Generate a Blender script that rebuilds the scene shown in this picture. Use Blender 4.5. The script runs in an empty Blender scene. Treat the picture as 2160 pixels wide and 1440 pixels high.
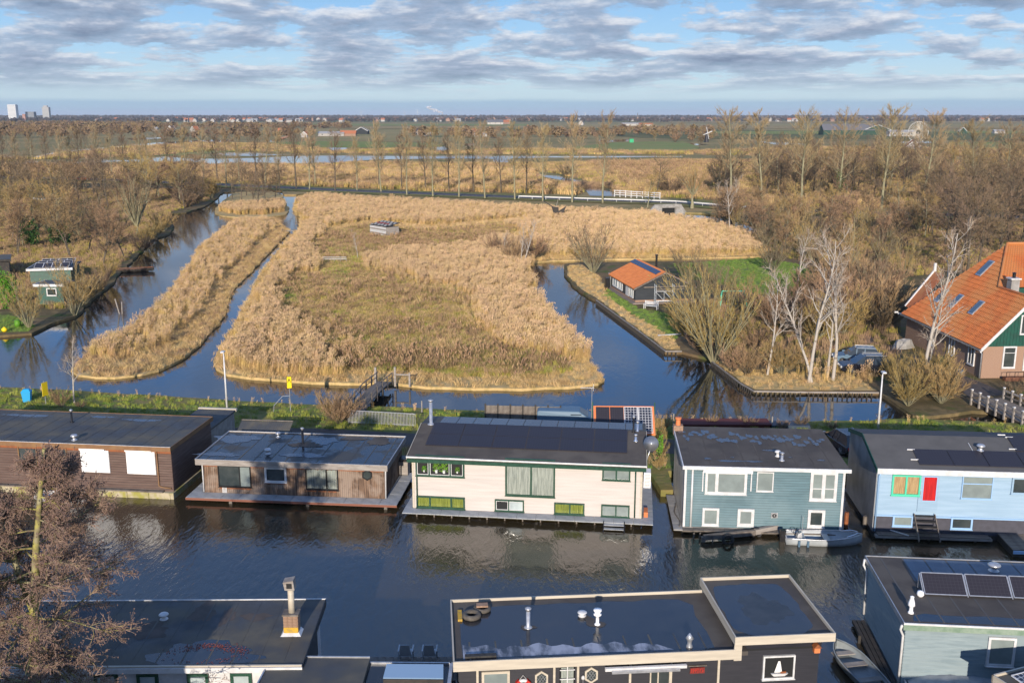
import bpy,math,random
import numpy as np
from mathutils import Vector,Matrix
from mathutils.geometry import tessellate_polygon

R = math.radians
rnd = random.Random(11)
scene = bpy.context.scene
C = scene.collection

# ------------------------------------------------------------------ camera
H,F = 24.0,2100.0                      # camera height above the water (m), focal length in photo pixels
TH = math.atan(477.0 / F)
cam_d = bpy.data.cameras.new('camera')
cam = bpy.data.objects.new('camera',cam_d)
C.objects.link(cam)
cam_d.sensor_width = 36.0
cam_d.lens = 36.0 * F / 2160.0
cam_d.clip_start,cam_d.clip_end = 0.5,60000.0
cam.location = (0,0,H)
cam.rotation_euler = (math.pi / 2 - TH,0,0)
scene.camera = cam

# ------------------------------------------------------------------ sky and sun
SUN_EL,SUN_AZ = R(15.5),R(6.4)         # sun low behind the camera, slightly to its left
world = bpy.data.worlds.new('World')
scene.world = world
world.use_nodes = True
nt = world.node_tree
nt.nodes.clear()
def N(t,type_,**kw):
    n = t.nodes.new(type_)
    for k,v in kw.items():
        if hasattr(n,k) and not isinstance(v,tuple): setattr(n,k,v)
        else: n.inputs[k].default_value = v
    return n
def math_(t,op,a,b=None,clamp=False):
    n = t.nodes.new('ShaderNodeMath'); n.operation = op; n.use_clamp = clamp
    for i,v in enumerate((a,b)):
        if v is None: continue
        if isinstance(v,(int,float)): n.inputs[i].default_value = v
        else: t.links.new(v,n.inputs[i])
    return n.outputs[0]
def ramp(t,fac,stops):
    n = t.nodes.new('ShaderNodeValToRGB')
    e = n.color_ramp.elements
    while len(e) < len(stops): e.new(0.5)
    for el,(p,c) in zip(e,stops):
        el.position = p
        el.color = (c,c,c,1) if isinstance(c,(int,float)) else (c[0],c[1],c[2],1)
    t.links.new(fac,n.inputs[0])
    return n.outputs[0]
sky = N(nt,'ShaderNodeTexSky',sky_type='NISHITA',sun_disc=False)
sky.sun_elevation = SUN_EL
sky.sun_rotation = math.pi + SUN_AZ
sky.air_density,sky.dust_density,sky.ozone_density = 1.0,0.6,1.6
bg = N(nt,'ShaderNodeBackground'); bg.inputs['Strength'].default_value = 0.115
nt.links.new(sky.outputs[0],bg.inputs['Color'])
geo = nt.nodes.new('ShaderNodeTexCoord')
sep = nt.nodes.new('ShaderNodeSeparateXYZ'); nt.links.new(geo.outputs['Generated'],sep.inputs[0])
zc = math_(nt,'MAXIMUM',sep.outputs[2],0.0)
vlog = math_(nt,'MULTIPLY',math_(nt,'LOGARITHM',math_(nt,'ADD',zc,0.03),math.e),2.7)
def cloud_noise(offv,scale,detail=9.0,rough=0.61,kx=6.5,seed=3.7,dist=0.12):
    cmb = nt.nodes.new('ShaderNodeCombineXYZ')
    nt.links.new(math_(nt,'MULTIPLY',sep.outputs[0],kx),cmb.inputs[0])
    nt.links.new(math_(nt,'ADD',math_(nt,'MULTIPLY',sep.outputs[1],kx),seed),cmb.inputs[1])
    nt.links.new(math_(nt,'ADD',vlog,offv),cmb.inputs[2])
    nz = N(nt,'ShaderNodeTexNoise')
    nz.inputs['Scale'].default_value = scale; nz.inputs['Detail'].default_value = detail
    nz.inputs['Roughness'].default_value = rough; nz.inputs['Distortion'].default_value = dist
    nt.links.new(cmb.outputs[0],nz.inputs['Vector'])
    return nz.outputs[0]
n1 = cloud_noise(0.0,1.7)
n2 = cloud_noise(0.13,1.7)
big = cloud_noise(0.0,0.45,2.0,seed=9.0)
elev_gain = ramp(nt,sep.outputs[2],[(0.0,0.0),(0.02,0.1),(0.03,0.75),(0.05,1.0),(0.13,1.0),(0.2,0.5),(1.0,0.4)])
dens = math_(nt,'ADD',n1,math_(nt,'MULTIPLY',math_(nt,'SUBTRACT',big,0.5),0.2))
mask = ramp(nt,dens,[(0.415,0.0),(0.47,0.75),(0.60,0.96)])
mask = math_(nt,'MULTIPLY',mask,elev_gain)
lit = math_(nt,'ADD',math_(nt,'MULTIPLY',math_(nt,'SUBTRACT',n1,n2),2.6),math_(nt,'SUBTRACT',1.3,math_(nt,'MULTIPLY',dens,1.55)),True)
ccol = ramp(nt,lit,[(0.12,(0.17,0.225,0.33)),(0.5,(0.33,0.395,0.52)),(0.82,(0.74,0.75,0.79))])
bgc = N(nt,'ShaderNodeBackground'); bgc.inputs['Strength'].default_value = 0.97
nt.links.new(ccol,bgc.inputs['Color'])
grad = ramp(nt,sep.outputs[2],[(0.0,(0.52,0.70,0.80)),(0.03,(0.48,0.68,0.82)),(0.065,(0.33,0.59,0.88)),(0.12,(0.19,0.44,0.83)),(0.2,(0.13,0.36,0.86)),(0.35,(0.10,0.30,0.78)),(1.0,(0.07,0.22,0.60))])
bgg = N(nt,'ShaderNodeBackground'); nt.links.new(grad,bgg.inputs['Color']); bgg.inputs['Strength'].default_value = 0.95
mixg = nt.nodes.new('ShaderNodeMixShader'); mixg.inputs[0].default_value = 0.85
nt.links.new(bg.outputs[0],mixg.inputs[1]); nt.links.new(bgg.outputs[0],mixg.inputs[2])
mixs = nt.nodes.new('ShaderNodeMixShader')
nt.links.new(mask,mixs.inputs[0]); nt.links.new(mixg.outputs[0],mixs.inputs[1]); nt.links.new(bgc.outputs[0],mixs.inputs[2])
# the low bank of grey-blue cloud along the horizon
edge = math_(nt,'ADD',sep.outputs[2],math_(nt,'MULTIPLY',math_(nt,'SUBTRACT',n1,0.5),0.006))
band = ramp(nt,edge,[(0.0,0.72),(0.0125,0.66),(0.0155,0.0)])
bgb = N(nt,'ShaderNodeBackground'); bgb.inputs['Color'].default_value = (0.25,0.42,0.58,1); bgb.inputs['Strength'].default_value = 1.0
mixb = nt.nodes.new('ShaderNodeMixShader')
nt.links.new(band,mixb.inputs[0]); nt.links.new(mixs.outputs[0],mixb.inputs[1]); nt.links.new(bgb.outputs[0],mixb.inputs[2])
wo = nt.nodes.new('ShaderNodeOutputWorld'); nt.links.new(mixb.outputs[0],wo.inputs[0])

sd = bpy.data.lights.new('sun','SUN'); sun = bpy.data.objects.new('sun',sd); C.objects.link(sun)
sd.energy,sd.angle,sd.color = 5.0,R(0.53),(1.0,0.88,0.74)
to_sun = Vector((-math.sin(SUN_AZ) * math.cos(SUN_EL),-math.cos(SUN_AZ) * math.cos(SUN_EL),math.sin(SUN_EL)))
sun.rotation_euler = to_sun.to_track_quat('Z','Y').to_euler()
sun.location = (0,-20,60)

vs = scene.view_settings
vs.view_transform = 'Standard'; vs.look = 'None'; vs.gamma = 1.0; vs.use_curve_mapping = False
vs.exposure = 0.2
scene.render.engine = 'CYCLES'
cy = scene.cycles
cy.use_denoising = True
cy.max_bounces,cy.diffuse_bounces,cy.glossy_bounces,cy.transmission_bounces = 6,2,3,2
cy.transparent_max_bounces = 8
cy.volume_bounces = 0
cy.caustics_reflective = cy.caustics_refractive = False

# ------------------------------------------------------------------ from photo pixels to places on the ground
def ray(px,py):
    a,b = px - 1080.0,-(py - 720.0)
    return Vector((a,b * math.sin(TH) + F * math.cos(TH),b * math.cos(TH) - F * math.sin(TH)))
EYE = Vector((0,0,H))
def plane_hit(px,py,p,n):
    d = ray(px,py)
    return EYE + d * ((Vector(p) - EYE).dot(n) / d.dot(n))
def G(px,py,z=0.0):
    return plane_hit(px,py,(0,0,z),Vector((0,0,1)))
def at_Y(px,py,Y):
    return plane_hit(px,py,(0,Y,0),Vector((0,1,0)))

class Frame:
    """local frame of a building: x along its front, y away from the camera, z up"""
    def __init__(s,px,py,z,a,world=None):
        s.a = a
        p = G(px,py,z) if world is None else Vector(world)
        s.o = Vector((p.x,p.y,0)); s.z0 = z
        s.ux = Vector((math.cos(R(a)),-math.sin(R(a)),0)); s.uy = Vector((math.sin(R(a)),math.cos(R(a)),0))
    def loc(s,w):
        d = w - s.o; return Vector((d.dot(s.ux),d.dot(s.uy),w.z))
    def front(s,px,py,y=0.0):
        return s.loc(plane_hit(px,py,s.o + s.uy * y,s.uy))
    def side(s,px,py,x=0.0):
        return s.loc(plane_hit(px,py,s.o + s.ux * x,s.ux))
    def top(s,px,py,z):
        return s.loc(G(px,py,z))
    def rect(s,x0,y0,x1,y1,y=0.0):
        xm,ym = (x0 + x1) / 2,(y0 + y1) / 2
        return (s.front(x0,ym,y).x,s.front(x1,ym,y).x,s.front(xm,y1,y).z,s.front(xm,y0,y).z)
    def W(s,x,y,z=0.0):
        return s.o + s.ux * x + s.uy * y + Vector((0,0,z))

# ------------------------------------------------------------------ materials
MATS = {}
def mat(name,c1,c2=None,scale=2.0,detail=5.0,rough=0.8,r2=None,bump=0.0,bscale=None,metal=0.0,
        spec=0.4,stretch=(1,1,1),rand=0.0,lo=0.38,hi=0.62,c3=None,s3=0.4,trans=0.0,coords='Object'):
    if name in MATS: return MATS[name]
    m = bpy.data.materials.new(name); m.use_nodes = True; t = m.node_tree
    b = t.nodes['Principled BSDF']; MATS[name] = m
    b.inputs['Roughness'].default_value = rough; b.inputs['Metallic'].default_value = metal
    b.inputs['Specular IOR Level'].default_value = spec
    b.inputs['Base Color'].default_value = (*c1,1)
    tc = t.nodes.new('ShaderNodeTexCoord'); mp = t.nodes.new('ShaderNodeMapping')
    mp.inputs['Scale'].default_value = stretch
    t.links.new(tc.outputs[coords],mp.inputs[0])
    def noise(s,d=detail,vec=None):
        n = t.nodes.new('ShaderNodeTexNoise'); n.inputs['Scale'].default_value = s
        n.inputs['Detail'].default_value = d; n.inputs['Roughness'].default_value = 0.6
        t.links.new(vec or mp.outputs[0],n.inputs['Vector']); return n.outputs[0]
    def mixc(fac,a,b_):
        x = t.nodes.new('ShaderNodeMix'); x.data_type = 'RGBA'
        for i,v in ((0,fac),(6,a),(7,b_)):
            if isinstance(v,tuple): x.inputs[i].default_value = (*v,1)
            elif isinstance(v,float): x.inputs[i].default_value = v
            else: t.links.new(v,x.inputs[i])
        return x.outputs[2]
    col = None
    if c2 is not None:
        f = ramp(t,noise(scale),[(lo,0.0),(hi,1.0)])
        col = mixc(f,c1,c2)
        if r2 is not None:
            rr = math_(t,'ADD',math_(t,'MULTIPLY',f,r2 - rough),rough)
            t.links.new(rr,b.inputs['Roughness'])
    if c3 is not None:
        f3 = ramp(t,noise(s3,3.0,tc.outputs[coords]),[(0.45,0.0),(0.6,1.0)])
        col = mixc(f3,col if col is not None else c1,c3)
    if rand:
        oi = t.nodes.new('ShaderNodeObjectInfo')
        hs = t.nodes.new('ShaderNodeHueSaturation')
        if col is None: hs.inputs['Color'].default_value = (*c1,1)
        else: t.links.new(col,hs.inputs['Color'])
        v = math_(t,'ADD',math_(t,'MULTIPLY',oi.outputs['Random'],2 * rand),1 - rand)
        t.links.new(v,hs.inputs['Value'])
        r3 = math_(t,'FRACT',math_(t,'MULTIPLY',oi.outputs['Random'],7.31))
        t.links.new(math_(t,'ADD',math_(t,'MULTIPLY',r3,0.3 * rand),1.0),hs.inputs['Saturation'])
        t.links.new(math_(t,'ADD',math_(t,'MULTIPLY',r3,0.05 * min(1,rand * 2)),0.5 - 0.025 * min(1,rand * 2)),hs.inputs['Hue'])
        col = hs.outputs[0]
    if col is not None: t.links.new(col,b.inputs['Base Color'])
    if bump:
        bn = t.nodes.new('ShaderNodeBump'); bn.inputs['Strength'].default_value = bump; bn.inputs['Distance'].default_value = 0.03
        t.links.new(noise(bscale or scale * 4),bn.inputs['Height']); t.links.new(bn.outputs[0],b.inputs['Normal'])
    return m

def water_mat(name,base,scales,strength,dist,ang,stretch=0.4,rough=0.03,mask_scale=0.05):
    m = bpy.data.materials.new(name); m.use_nodes = True; t = m.node_tree
    b = t.nodes['Principled BSDF']
    b.inputs['Base Color'].default_value = (*base,1); b.inputs['Roughness'].default_value = rough
    b.inputs['IOR'].default_value = 1.55; b.inputs['Specular IOR Level'].default_value = 1.0
    tc = t.nodes.new('ShaderNodeTexCoord'); h = None
    for i,s in enumerate(scales):
        mp = t.nodes.new('ShaderNodeMapping'); mp.inputs['Rotation'].default_value = (0,0,R(ang + 23 * i))
        mp.inputs['Scale'].default_value = (1,stretch,1)
        t.links.new(tc.outputs['Object'],mp.inputs[0])
        n = t.nodes.new('ShaderNodeTexNoise'); n.inputs['Scale'].default_value = s; n.inputs['Detail'].default_value = 3
        n.inputs['Distortion'].default_value = 0.6
        t.links.new(mp.outputs[0],n.inputs['Vector'])
        v = math_(t,'MULTIPLY',n.outputs[0],1.0 / s)
        h = v if h is None else math_(t,'ADD',h,v)
    n = t.nodes.new('ShaderNodeTexNoise'); n.inputs['Scale'].default_value = mask_scale; n.inputs['Detail'].default_value = 2
    t.links.new(tc.outputs['Object'],n.inputs['Vector'])
    k = ramp(t,n.outputs[0],[(0.35,0.35),(0.65,1.0)])
    bn = t.nodes.new('ShaderNodeBump'); bn.inputs['Distance'].default_value = dist
    t.links.new(math_(t,'MULTIPLY',k,strength),bn.inputs['Strength'])
    t.links.new(h,bn.inputs['Height']); t.links.new(bn.outputs[0],b.inputs['Normal'])
    return m

def glass_mat():
    m = bpy.data.materials.new('window glass'); m.use_nodes = True; t = m.node_tree; t.nodes.clear()
    tr = t.nodes.new('ShaderNodeBsdfTransparent'); tr.inputs[0].default_value = (0.96,0.98,0.97,1)
    gl = t.nodes.new('ShaderNodeBsdfGlossy'); gl.inputs['Roughness'].default_value = 0.02
    fr = t.nodes.new('ShaderNodeFresnel'); fr.inputs[0].default_value = 1.4
    mx = t.nodes.new('ShaderNodeMixShader'); o = t.nodes.new('ShaderNodeOutputMaterial')
    t.links.new(fr.outputs[0],mx.inputs[0]); t.links.new(tr.outputs[0],mx.inputs[1]); t.links.new(gl.outputs[0],mx.inputs[2])
    t.links.new(mx.outputs[0],o.inputs[0]); return m
GLASS = glass_mat()
def solar_mat(name,base,line,cell=0.16,lw=0.012,rough=0.18):
    m = bpy.data.materials.new(name); m.use_nodes = True; t = m.node_tree; b = t.nodes['Principled BSDF']
    tc = t.nodes.new('ShaderNodeTexCoord'); br = t.nodes.new('ShaderNodeTexBrick')
    br.offset = 0.0; br.inputs['Color1'].default_value = br.inputs['Color2'].default_value = (*base,1)
    br.inputs['Mortar'].default_value = (*line,1); br.inputs['Scale'].default_value = 1.0
    br.inputs['Mortar Size'].default_value = lw; br.inputs['Brick Width'].default_value = cell; br.inputs['Row Height'].default_value = cell
    t.links.new(tc.outputs['Object'],br.inputs['Vector']); t.links.new(br.outputs[0],b.inputs['Base Color'])
    b.inputs['Roughness'].default_value = rough; b.inputs['Specular IOR Level'].default_value = 0.35
    return m
M = dict(
    cream=mat('cream painted boards',(0.555,0.51,0.475),(0.485,0.445,0.415),0.9,rough=0.55,stretch=(0.4,1,6)),
    white=mat('white paint',(0.66,0.66,0.66),(0.54,0.54,0.54),3.0,rough=0.45),
    cream_trim=mat('cream fascia paint',(0.56,0.50,0.40),(0.46,0.41,0.33),2.0,rough=0.5,stretch=(0.3,0.3,3)),
    green=mat('dark green paint',(0.012,0.05,0.03),(0.02,0.07,0.045),4,rough=0.4),
    barngreen=mat('barn green paint',(0.01,0.085,0.06),(0.015,0.06,0.045),2,rough=0.5),
    mint=mat('mint paint',(0.08,0.55,0.36),None,rough=0.45),
    teal=mat('teal painted boards',(0.066,0.15,0.185),(0.046,0.112,0.14),1.3,rough=0.5,stretch=(0.4,1,5),c3=(0.10,0.18,0.21)),
    paleblue=mat('pale blue boards',(0.30,0.43,0.56),(0.25,0.375,0.50),1.0,rough=0.5,stretch=(0.4,1,5)),
    bluetrim=mat('blue trim',(0.30,0.48,0.72),None,rough=0.45),
    greyblue=mat('weathered grey green boards',(0.25,0.315,0.335),(0.18,0.24,0.265),1.6,rough=0.65,stretch=(0.5,0.5,5),c3=(0.225,0.285,0.305),s3=0.7),
    brown=mat('dark brown boards',(0.085,0.048,0.038),(0.155,0.105,0.085),1.2,rough=0.7,stretch=(0.5,0.5,7),lo=0.35,hi=0.7),
    brownf=mat('brown fascia',(0.24,0.135,0.06),(0.19,0.10,0.05),1.5,rough=0.6),
    orangewood=mat('bare orange wood',(0.30,0.10,0.035),(0.2,0.07,0.03),4,rough=0.6),
    weather=mat('weathered vertical cedar',(0.25,0.16,0.105),(0.075,0.045,0.03),1.6,rough=0.8,stretch=(5,5,0.35),lo=0.35,hi=0.62,c3=(0.27,0.205,0.16),s3=0.9),
    greywood=mat('silvered wood',(0.34,0.31,0.28),(0.24,0.21,0.185),3,rough=0.85,stretch=(0.5,0.5,3)),
    oldwood=mat('old grey planks',(0.20,0.175,0.15),(0.12,0.10,0.085),3,rough=0.85,bump=0.3),
    darkwood=mat('tarred dark wood',(0.028,0.026,0.024),(0.05,0.042,0.036),3,rough=0.7),
    tar=mat('black tarred boards',(0.035,0.042,0.05),(0.02,0.025,0.032),2,rough=0.5,stretch=(0.4,0.4,5)),
    navy=mat('dark navy boards',(0.012,0.013,0.02),(0.02,0.02,0.028),3,rough=0.55,stretch=(0.4,1,5)),
    bitumen=mat('old bitumen roofing',(0.075,0.072,0.062),(0.12,0.11,0.088),0.9,rough=0.55,r2=0.9,bump=0.25,bscale=25,c3=(0.06,0.064,0.07),s3=0.35),
    bitwet=mat('wet bitumen with puddles',(0.022,0.025,0.030),(0.060,0.062,0.062),0.55,rough=0.16,r2=0.75,bump=0.08,bscale=12,lo=0.47,hi=0.60,spec=0.5),
    pond=mat('standing rainwater on roofing',(0.014,0.018,0.026),(0.028,0.03,0.034),1.3,rough=0.1,r2=0.25,lo=0.4,hi=0.7,spec=1.0),
    bitbrown=mat('brown grey bitumen',(0.085,0.073,0.063),(0.065,0.057,0.052),0.7,rough=0.9,bump=0.25,bscale=25,c3=(0.10,0.088,0.076),s3=0.5),
    bitgrey=mat('grey bitumen',(0.105,0.102,0.10),(0.088,0.086,0.085),1.0,rough=0.9,bump=0.25,bscale=30),
    wetpatch=mat('wet dark patch',(0.05,0.065,0.09),(0.09,0.11,0.14),4,rough=0.12,r2=0.4,spec=0.6),
    concrete=mat('mossy concrete float',(0.46,0.40,0.28),(0.34,0.30,0.18),1.5,rough=0.85,c3=(0.30,0.28,0.07),s3=1.1),
    concrete2=mat('grey concrete',(0.36,0.35,0.33),(0.27,0.26,0.25),2.5,rough=0.8,c3=(0.24,0.23,0.21),s3=0.8),
    deckgrey=mat('grey composite deck',(0.38,0.40,0.42),(0.28,0.30,0.32),2.0,rough=0.6),
    metal=mat('zinc',(0.55,0.56,0.58),(0.42,0.43,0.45),4,rough=0.35,metal=0.6),
    steel=mat('bright steel',(0.75,0.76,0.78),None,rough=0.25,metal=0.9),
    blackm=mat('black metal',(0.02,0.02,0.022),None,rough=0.35,metal=0.3),
    siding=mat('grey metal cladding',(0.42,0.42,0.42),(0.30,0.30,0.30),0.8,rough=0.4,metal=0.25),
    rubber=mat('tyre rubber',(0.025,0.025,0.027),(0.05,0.048,0.045),8,rough=0.85),
    rubberold=mat('weathered tyre',(0.13,0.115,0.095),(0.075,0.065,0.055),6,rough=0.9),
    dark=mat('dark interior',(0.012,0.013,0.014),None,rough=0.7),
    pane=mat('dark window glass',(0.035,0.045,0.045),(0.06,0.07,0.068),1.2,rough=0.06,spec=0.8),
    panegrey=mat('glass with painted grey reflection',(0.24,0.285,0.275),(0.19,0.225,0.22),1.2,rough=0.12,spec=0.8),  # opaque pane, its grey green reflection put into the base colour
    panepale=mat('pale blind behind glass',(0.45,0.52,0.52),(0.36,0.42,0.43),1.4,rough=0.15,spec=0.8),
    curtain=mat('white net curtain',(0.46,0.47,0.45),(0.26,0.275,0.265),3,rough=0.9,stretch=(4,1,0.3)),
    curtainy=mat('lime curtain',(0.30,0.32,0.06),(0.14,0.17,0.03),3,rough=0.9,stretch=(6,1,0.3)),
    curtainr=mat('red curtain',(0.55,0.015,0.015),(0.35,0.01,0.012),3,rough=0.8,stretch=(6,1,0.3)),
    curtaino=mat('sandy curtain',(0.62,0.42,0.24),(0.40,0.25,0.14),3,rough=0.9,stretch=(5,1,0.5)),
    shutter=mat('white roller shutter',(0.86,0.86,0.86),None,rough=0.5),
    solar=solar_mat('black solar cells',(0.026,0.023,0.030),(0.045,0.042,0.05),0.16,0.008,0.42),
    solargrid=solar_mat('solar cells with white grid',(0.02,0.024,0.04),(0.42,0.43,0.46),0.21,0.018),
    solarblue=solar_mat('blue solar cells',(0.03,0.042,0.075),(0.05,0.065,0.10),0.2,0.01),
    brick=mat('old brick',(0.34,0.22,0.15),(0.25,0.16,0.11),7,rough=0.9),
    brickpink=mat('pinkish brick',(0.36,0.235,0.165),(0.27,0.17,0.12),9,rough=0.9,stretch=(1,1,3)),
    lichen=mat('orange lichen',(0.62,0.36,0.03),(0.40,0.26,0.06),8,rough=0.9),
    tile=mat('orange clay tiles',(0.56,0.17,0.045),(0.42,0.125,0.035),1.1,rough=0.6,c3=(0.48,0.19,0.06),s3=0.35),
    tile2=mat('bright orange tiles',(0.72,0.24,0.06),(0.62,0.19,0.045),1.5,rough=0.55),
    trunkw=mat('birch bark',(0.43,0.39,0.34),(0.16,0.13,0.10),2.2,rough=0.8,stretch=(1,1,2.2),lo=0.56,hi=0.68),
    trunkg=mat('grey green bark',(0.30,0.28,0.17),(0.20,0.18,0.11),2.0,rough=0.9,stretch=(1,1,0.4)),
    trunkd=mat('dark bark',(0.085,0.068,0.05),(0.14,0.115,0.08),2.0,rough=0.9),
    trunkm=mat('mossy bark',(0.34,0.31,0.09),(0.13,0.10,0.06),2.6,rough=0.9,lo=0.42,hi=0.6,c3=(0.30,0.27,0.16),s3=1.5),
    twigp=mat('tan twigs',(0.34,0.25,0.14),None,rough=0.85,rand=0.18),
    twigb=mat('brown twigs',(0.205,0.145,0.09),None,rough=0.85,rand=0.25),
    twigr=mat('reddish twigs',(0.32,0.21,0.12),None,rough=0.85,rand=0.2),
    twigy=mat('ochre twigs',(0.36,0.25,0.10),None,rough=0.85,rand=0.2),
    tussg=mat('green tussock',(0.34,0.36,0.075),(0.24,0.28,0.055),.4,rough=.85,rand=.3),tussb=mat('dark brown tussock',(0.25,0.17,0.09),(0.18,0.13,0.065),.4,rough=.85,rand=.3),
    twigm=mat('mauve brown twigs',(0.28,0.19,0.14),None,rough=0.85,rand=0.0),
    twigw=mat('pale birch twigs',(0.38,0.30,0.23),None,rough=0.8,rand=0.1),
    leafg=mat('evergreen leaves',(0.05,0.11,0.02),(0.03,0.07,0.02),3,rough=0.7,rand=0.3),
    leafb=mat('bright green leaves',(0.14,0.30,0.03),(0.08,0.2,0.02),3,rough=0.6,rand=0.2),
    reed=mat('dry reed stems',(0.64,0.45,0.20),(0.50,0.33,0.13),0.13,rough=0.8,rand=0.3,coords='Object'),
    plume=mat('reed plumes',(0.54,0.39,0.235),None,rough=0.9,rand=0.2),
    straw=mat('flattened straw',(0.64,0.45,0.215),(0.50,0.34,0.15),0.7,rough=0.85,rand=0.18),
    tuss=mat('olive tussock grass',(0.44,0.35,0.10),(0.25,0.235,0.06),0.4,rough=0.85,rand=0.3),
    weed=mat('dead brown weeds',(0.42,0.28,0.165),(0.30,0.20,0.12),0.6,rough=0.85,rand=0.25),
    grassb=mat('green grass blades',(0.13,0.235,0.04),(0.22,0.28,0.065),0.6,rough=0.75,rand=0.25),
    asphalt=mat('asphalt',(0.075,0.075,0.08),(0.055,0.055,0.06),2,rough=0.85),
    dirt=mat('damp earth road',(0.10,0.08,0.07),(0.07,0.058,0.05),1.2,rough=0.85),
    paving=mat('grey pavers',(0.26,0.21,0.18),(0.21,0.17,0.15),3,rough=0.85),
    yellow=mat('yellow sign paint',(0.85,0.62,0.01),None,rough=0.5),
    bluebin=mat('blue plastic',(0.02,0.32,0.62),None,rough=0.5),
    orangep=mat('orange wood stain',(0.65,0.2,0.07),None,rough=0.6),
    red=mat('red paint',(0.5,0.03,0.02),None,rough=0.5),
    carblack=mat('black car paint',(0.012,0.014,0.022),None,rough=0.15,spec=0.6),
    carblue=mat('blue grey van paint',(0.10,0.17,0.24),None,rough=0.45,spec=0.3),
    carred=mat('red car paint',(0.5,0.02,0.03),None,rough=0.2,spec=0.6),
    carglass=mat('car glass',(0.03,0.04,0.05),None,rough=0.05,spec=0.8),
    alu=mat('painted aluminium hull',(0.42,0.45,0.47),(0.34,0.37,0.39),2,rough=0.45),
    hullgrey=mat('weathered boat grey',(0.27,0.30,0.31),(0.21,0.235,0.245),2.5,rough=0.6),
    straight=mat('far field grass',(0.13,0.19,0.05),(0.19,0.21,0.07),0.02,rough=0.9,stretch=(0.3,1,1)),
    sail=mat('white sail cloth',(0.75,0.75,0.73),None,rough=0.7),
    leaves=mat('wet fallen leaves',(0.30,0.10,0.05),(0.14,0.05,0.035),9,rough=0.6,rand=0.3),
    pot=mat('white pot',(0.7,0.7,0.68),None,rough=0.4),
)

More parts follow.
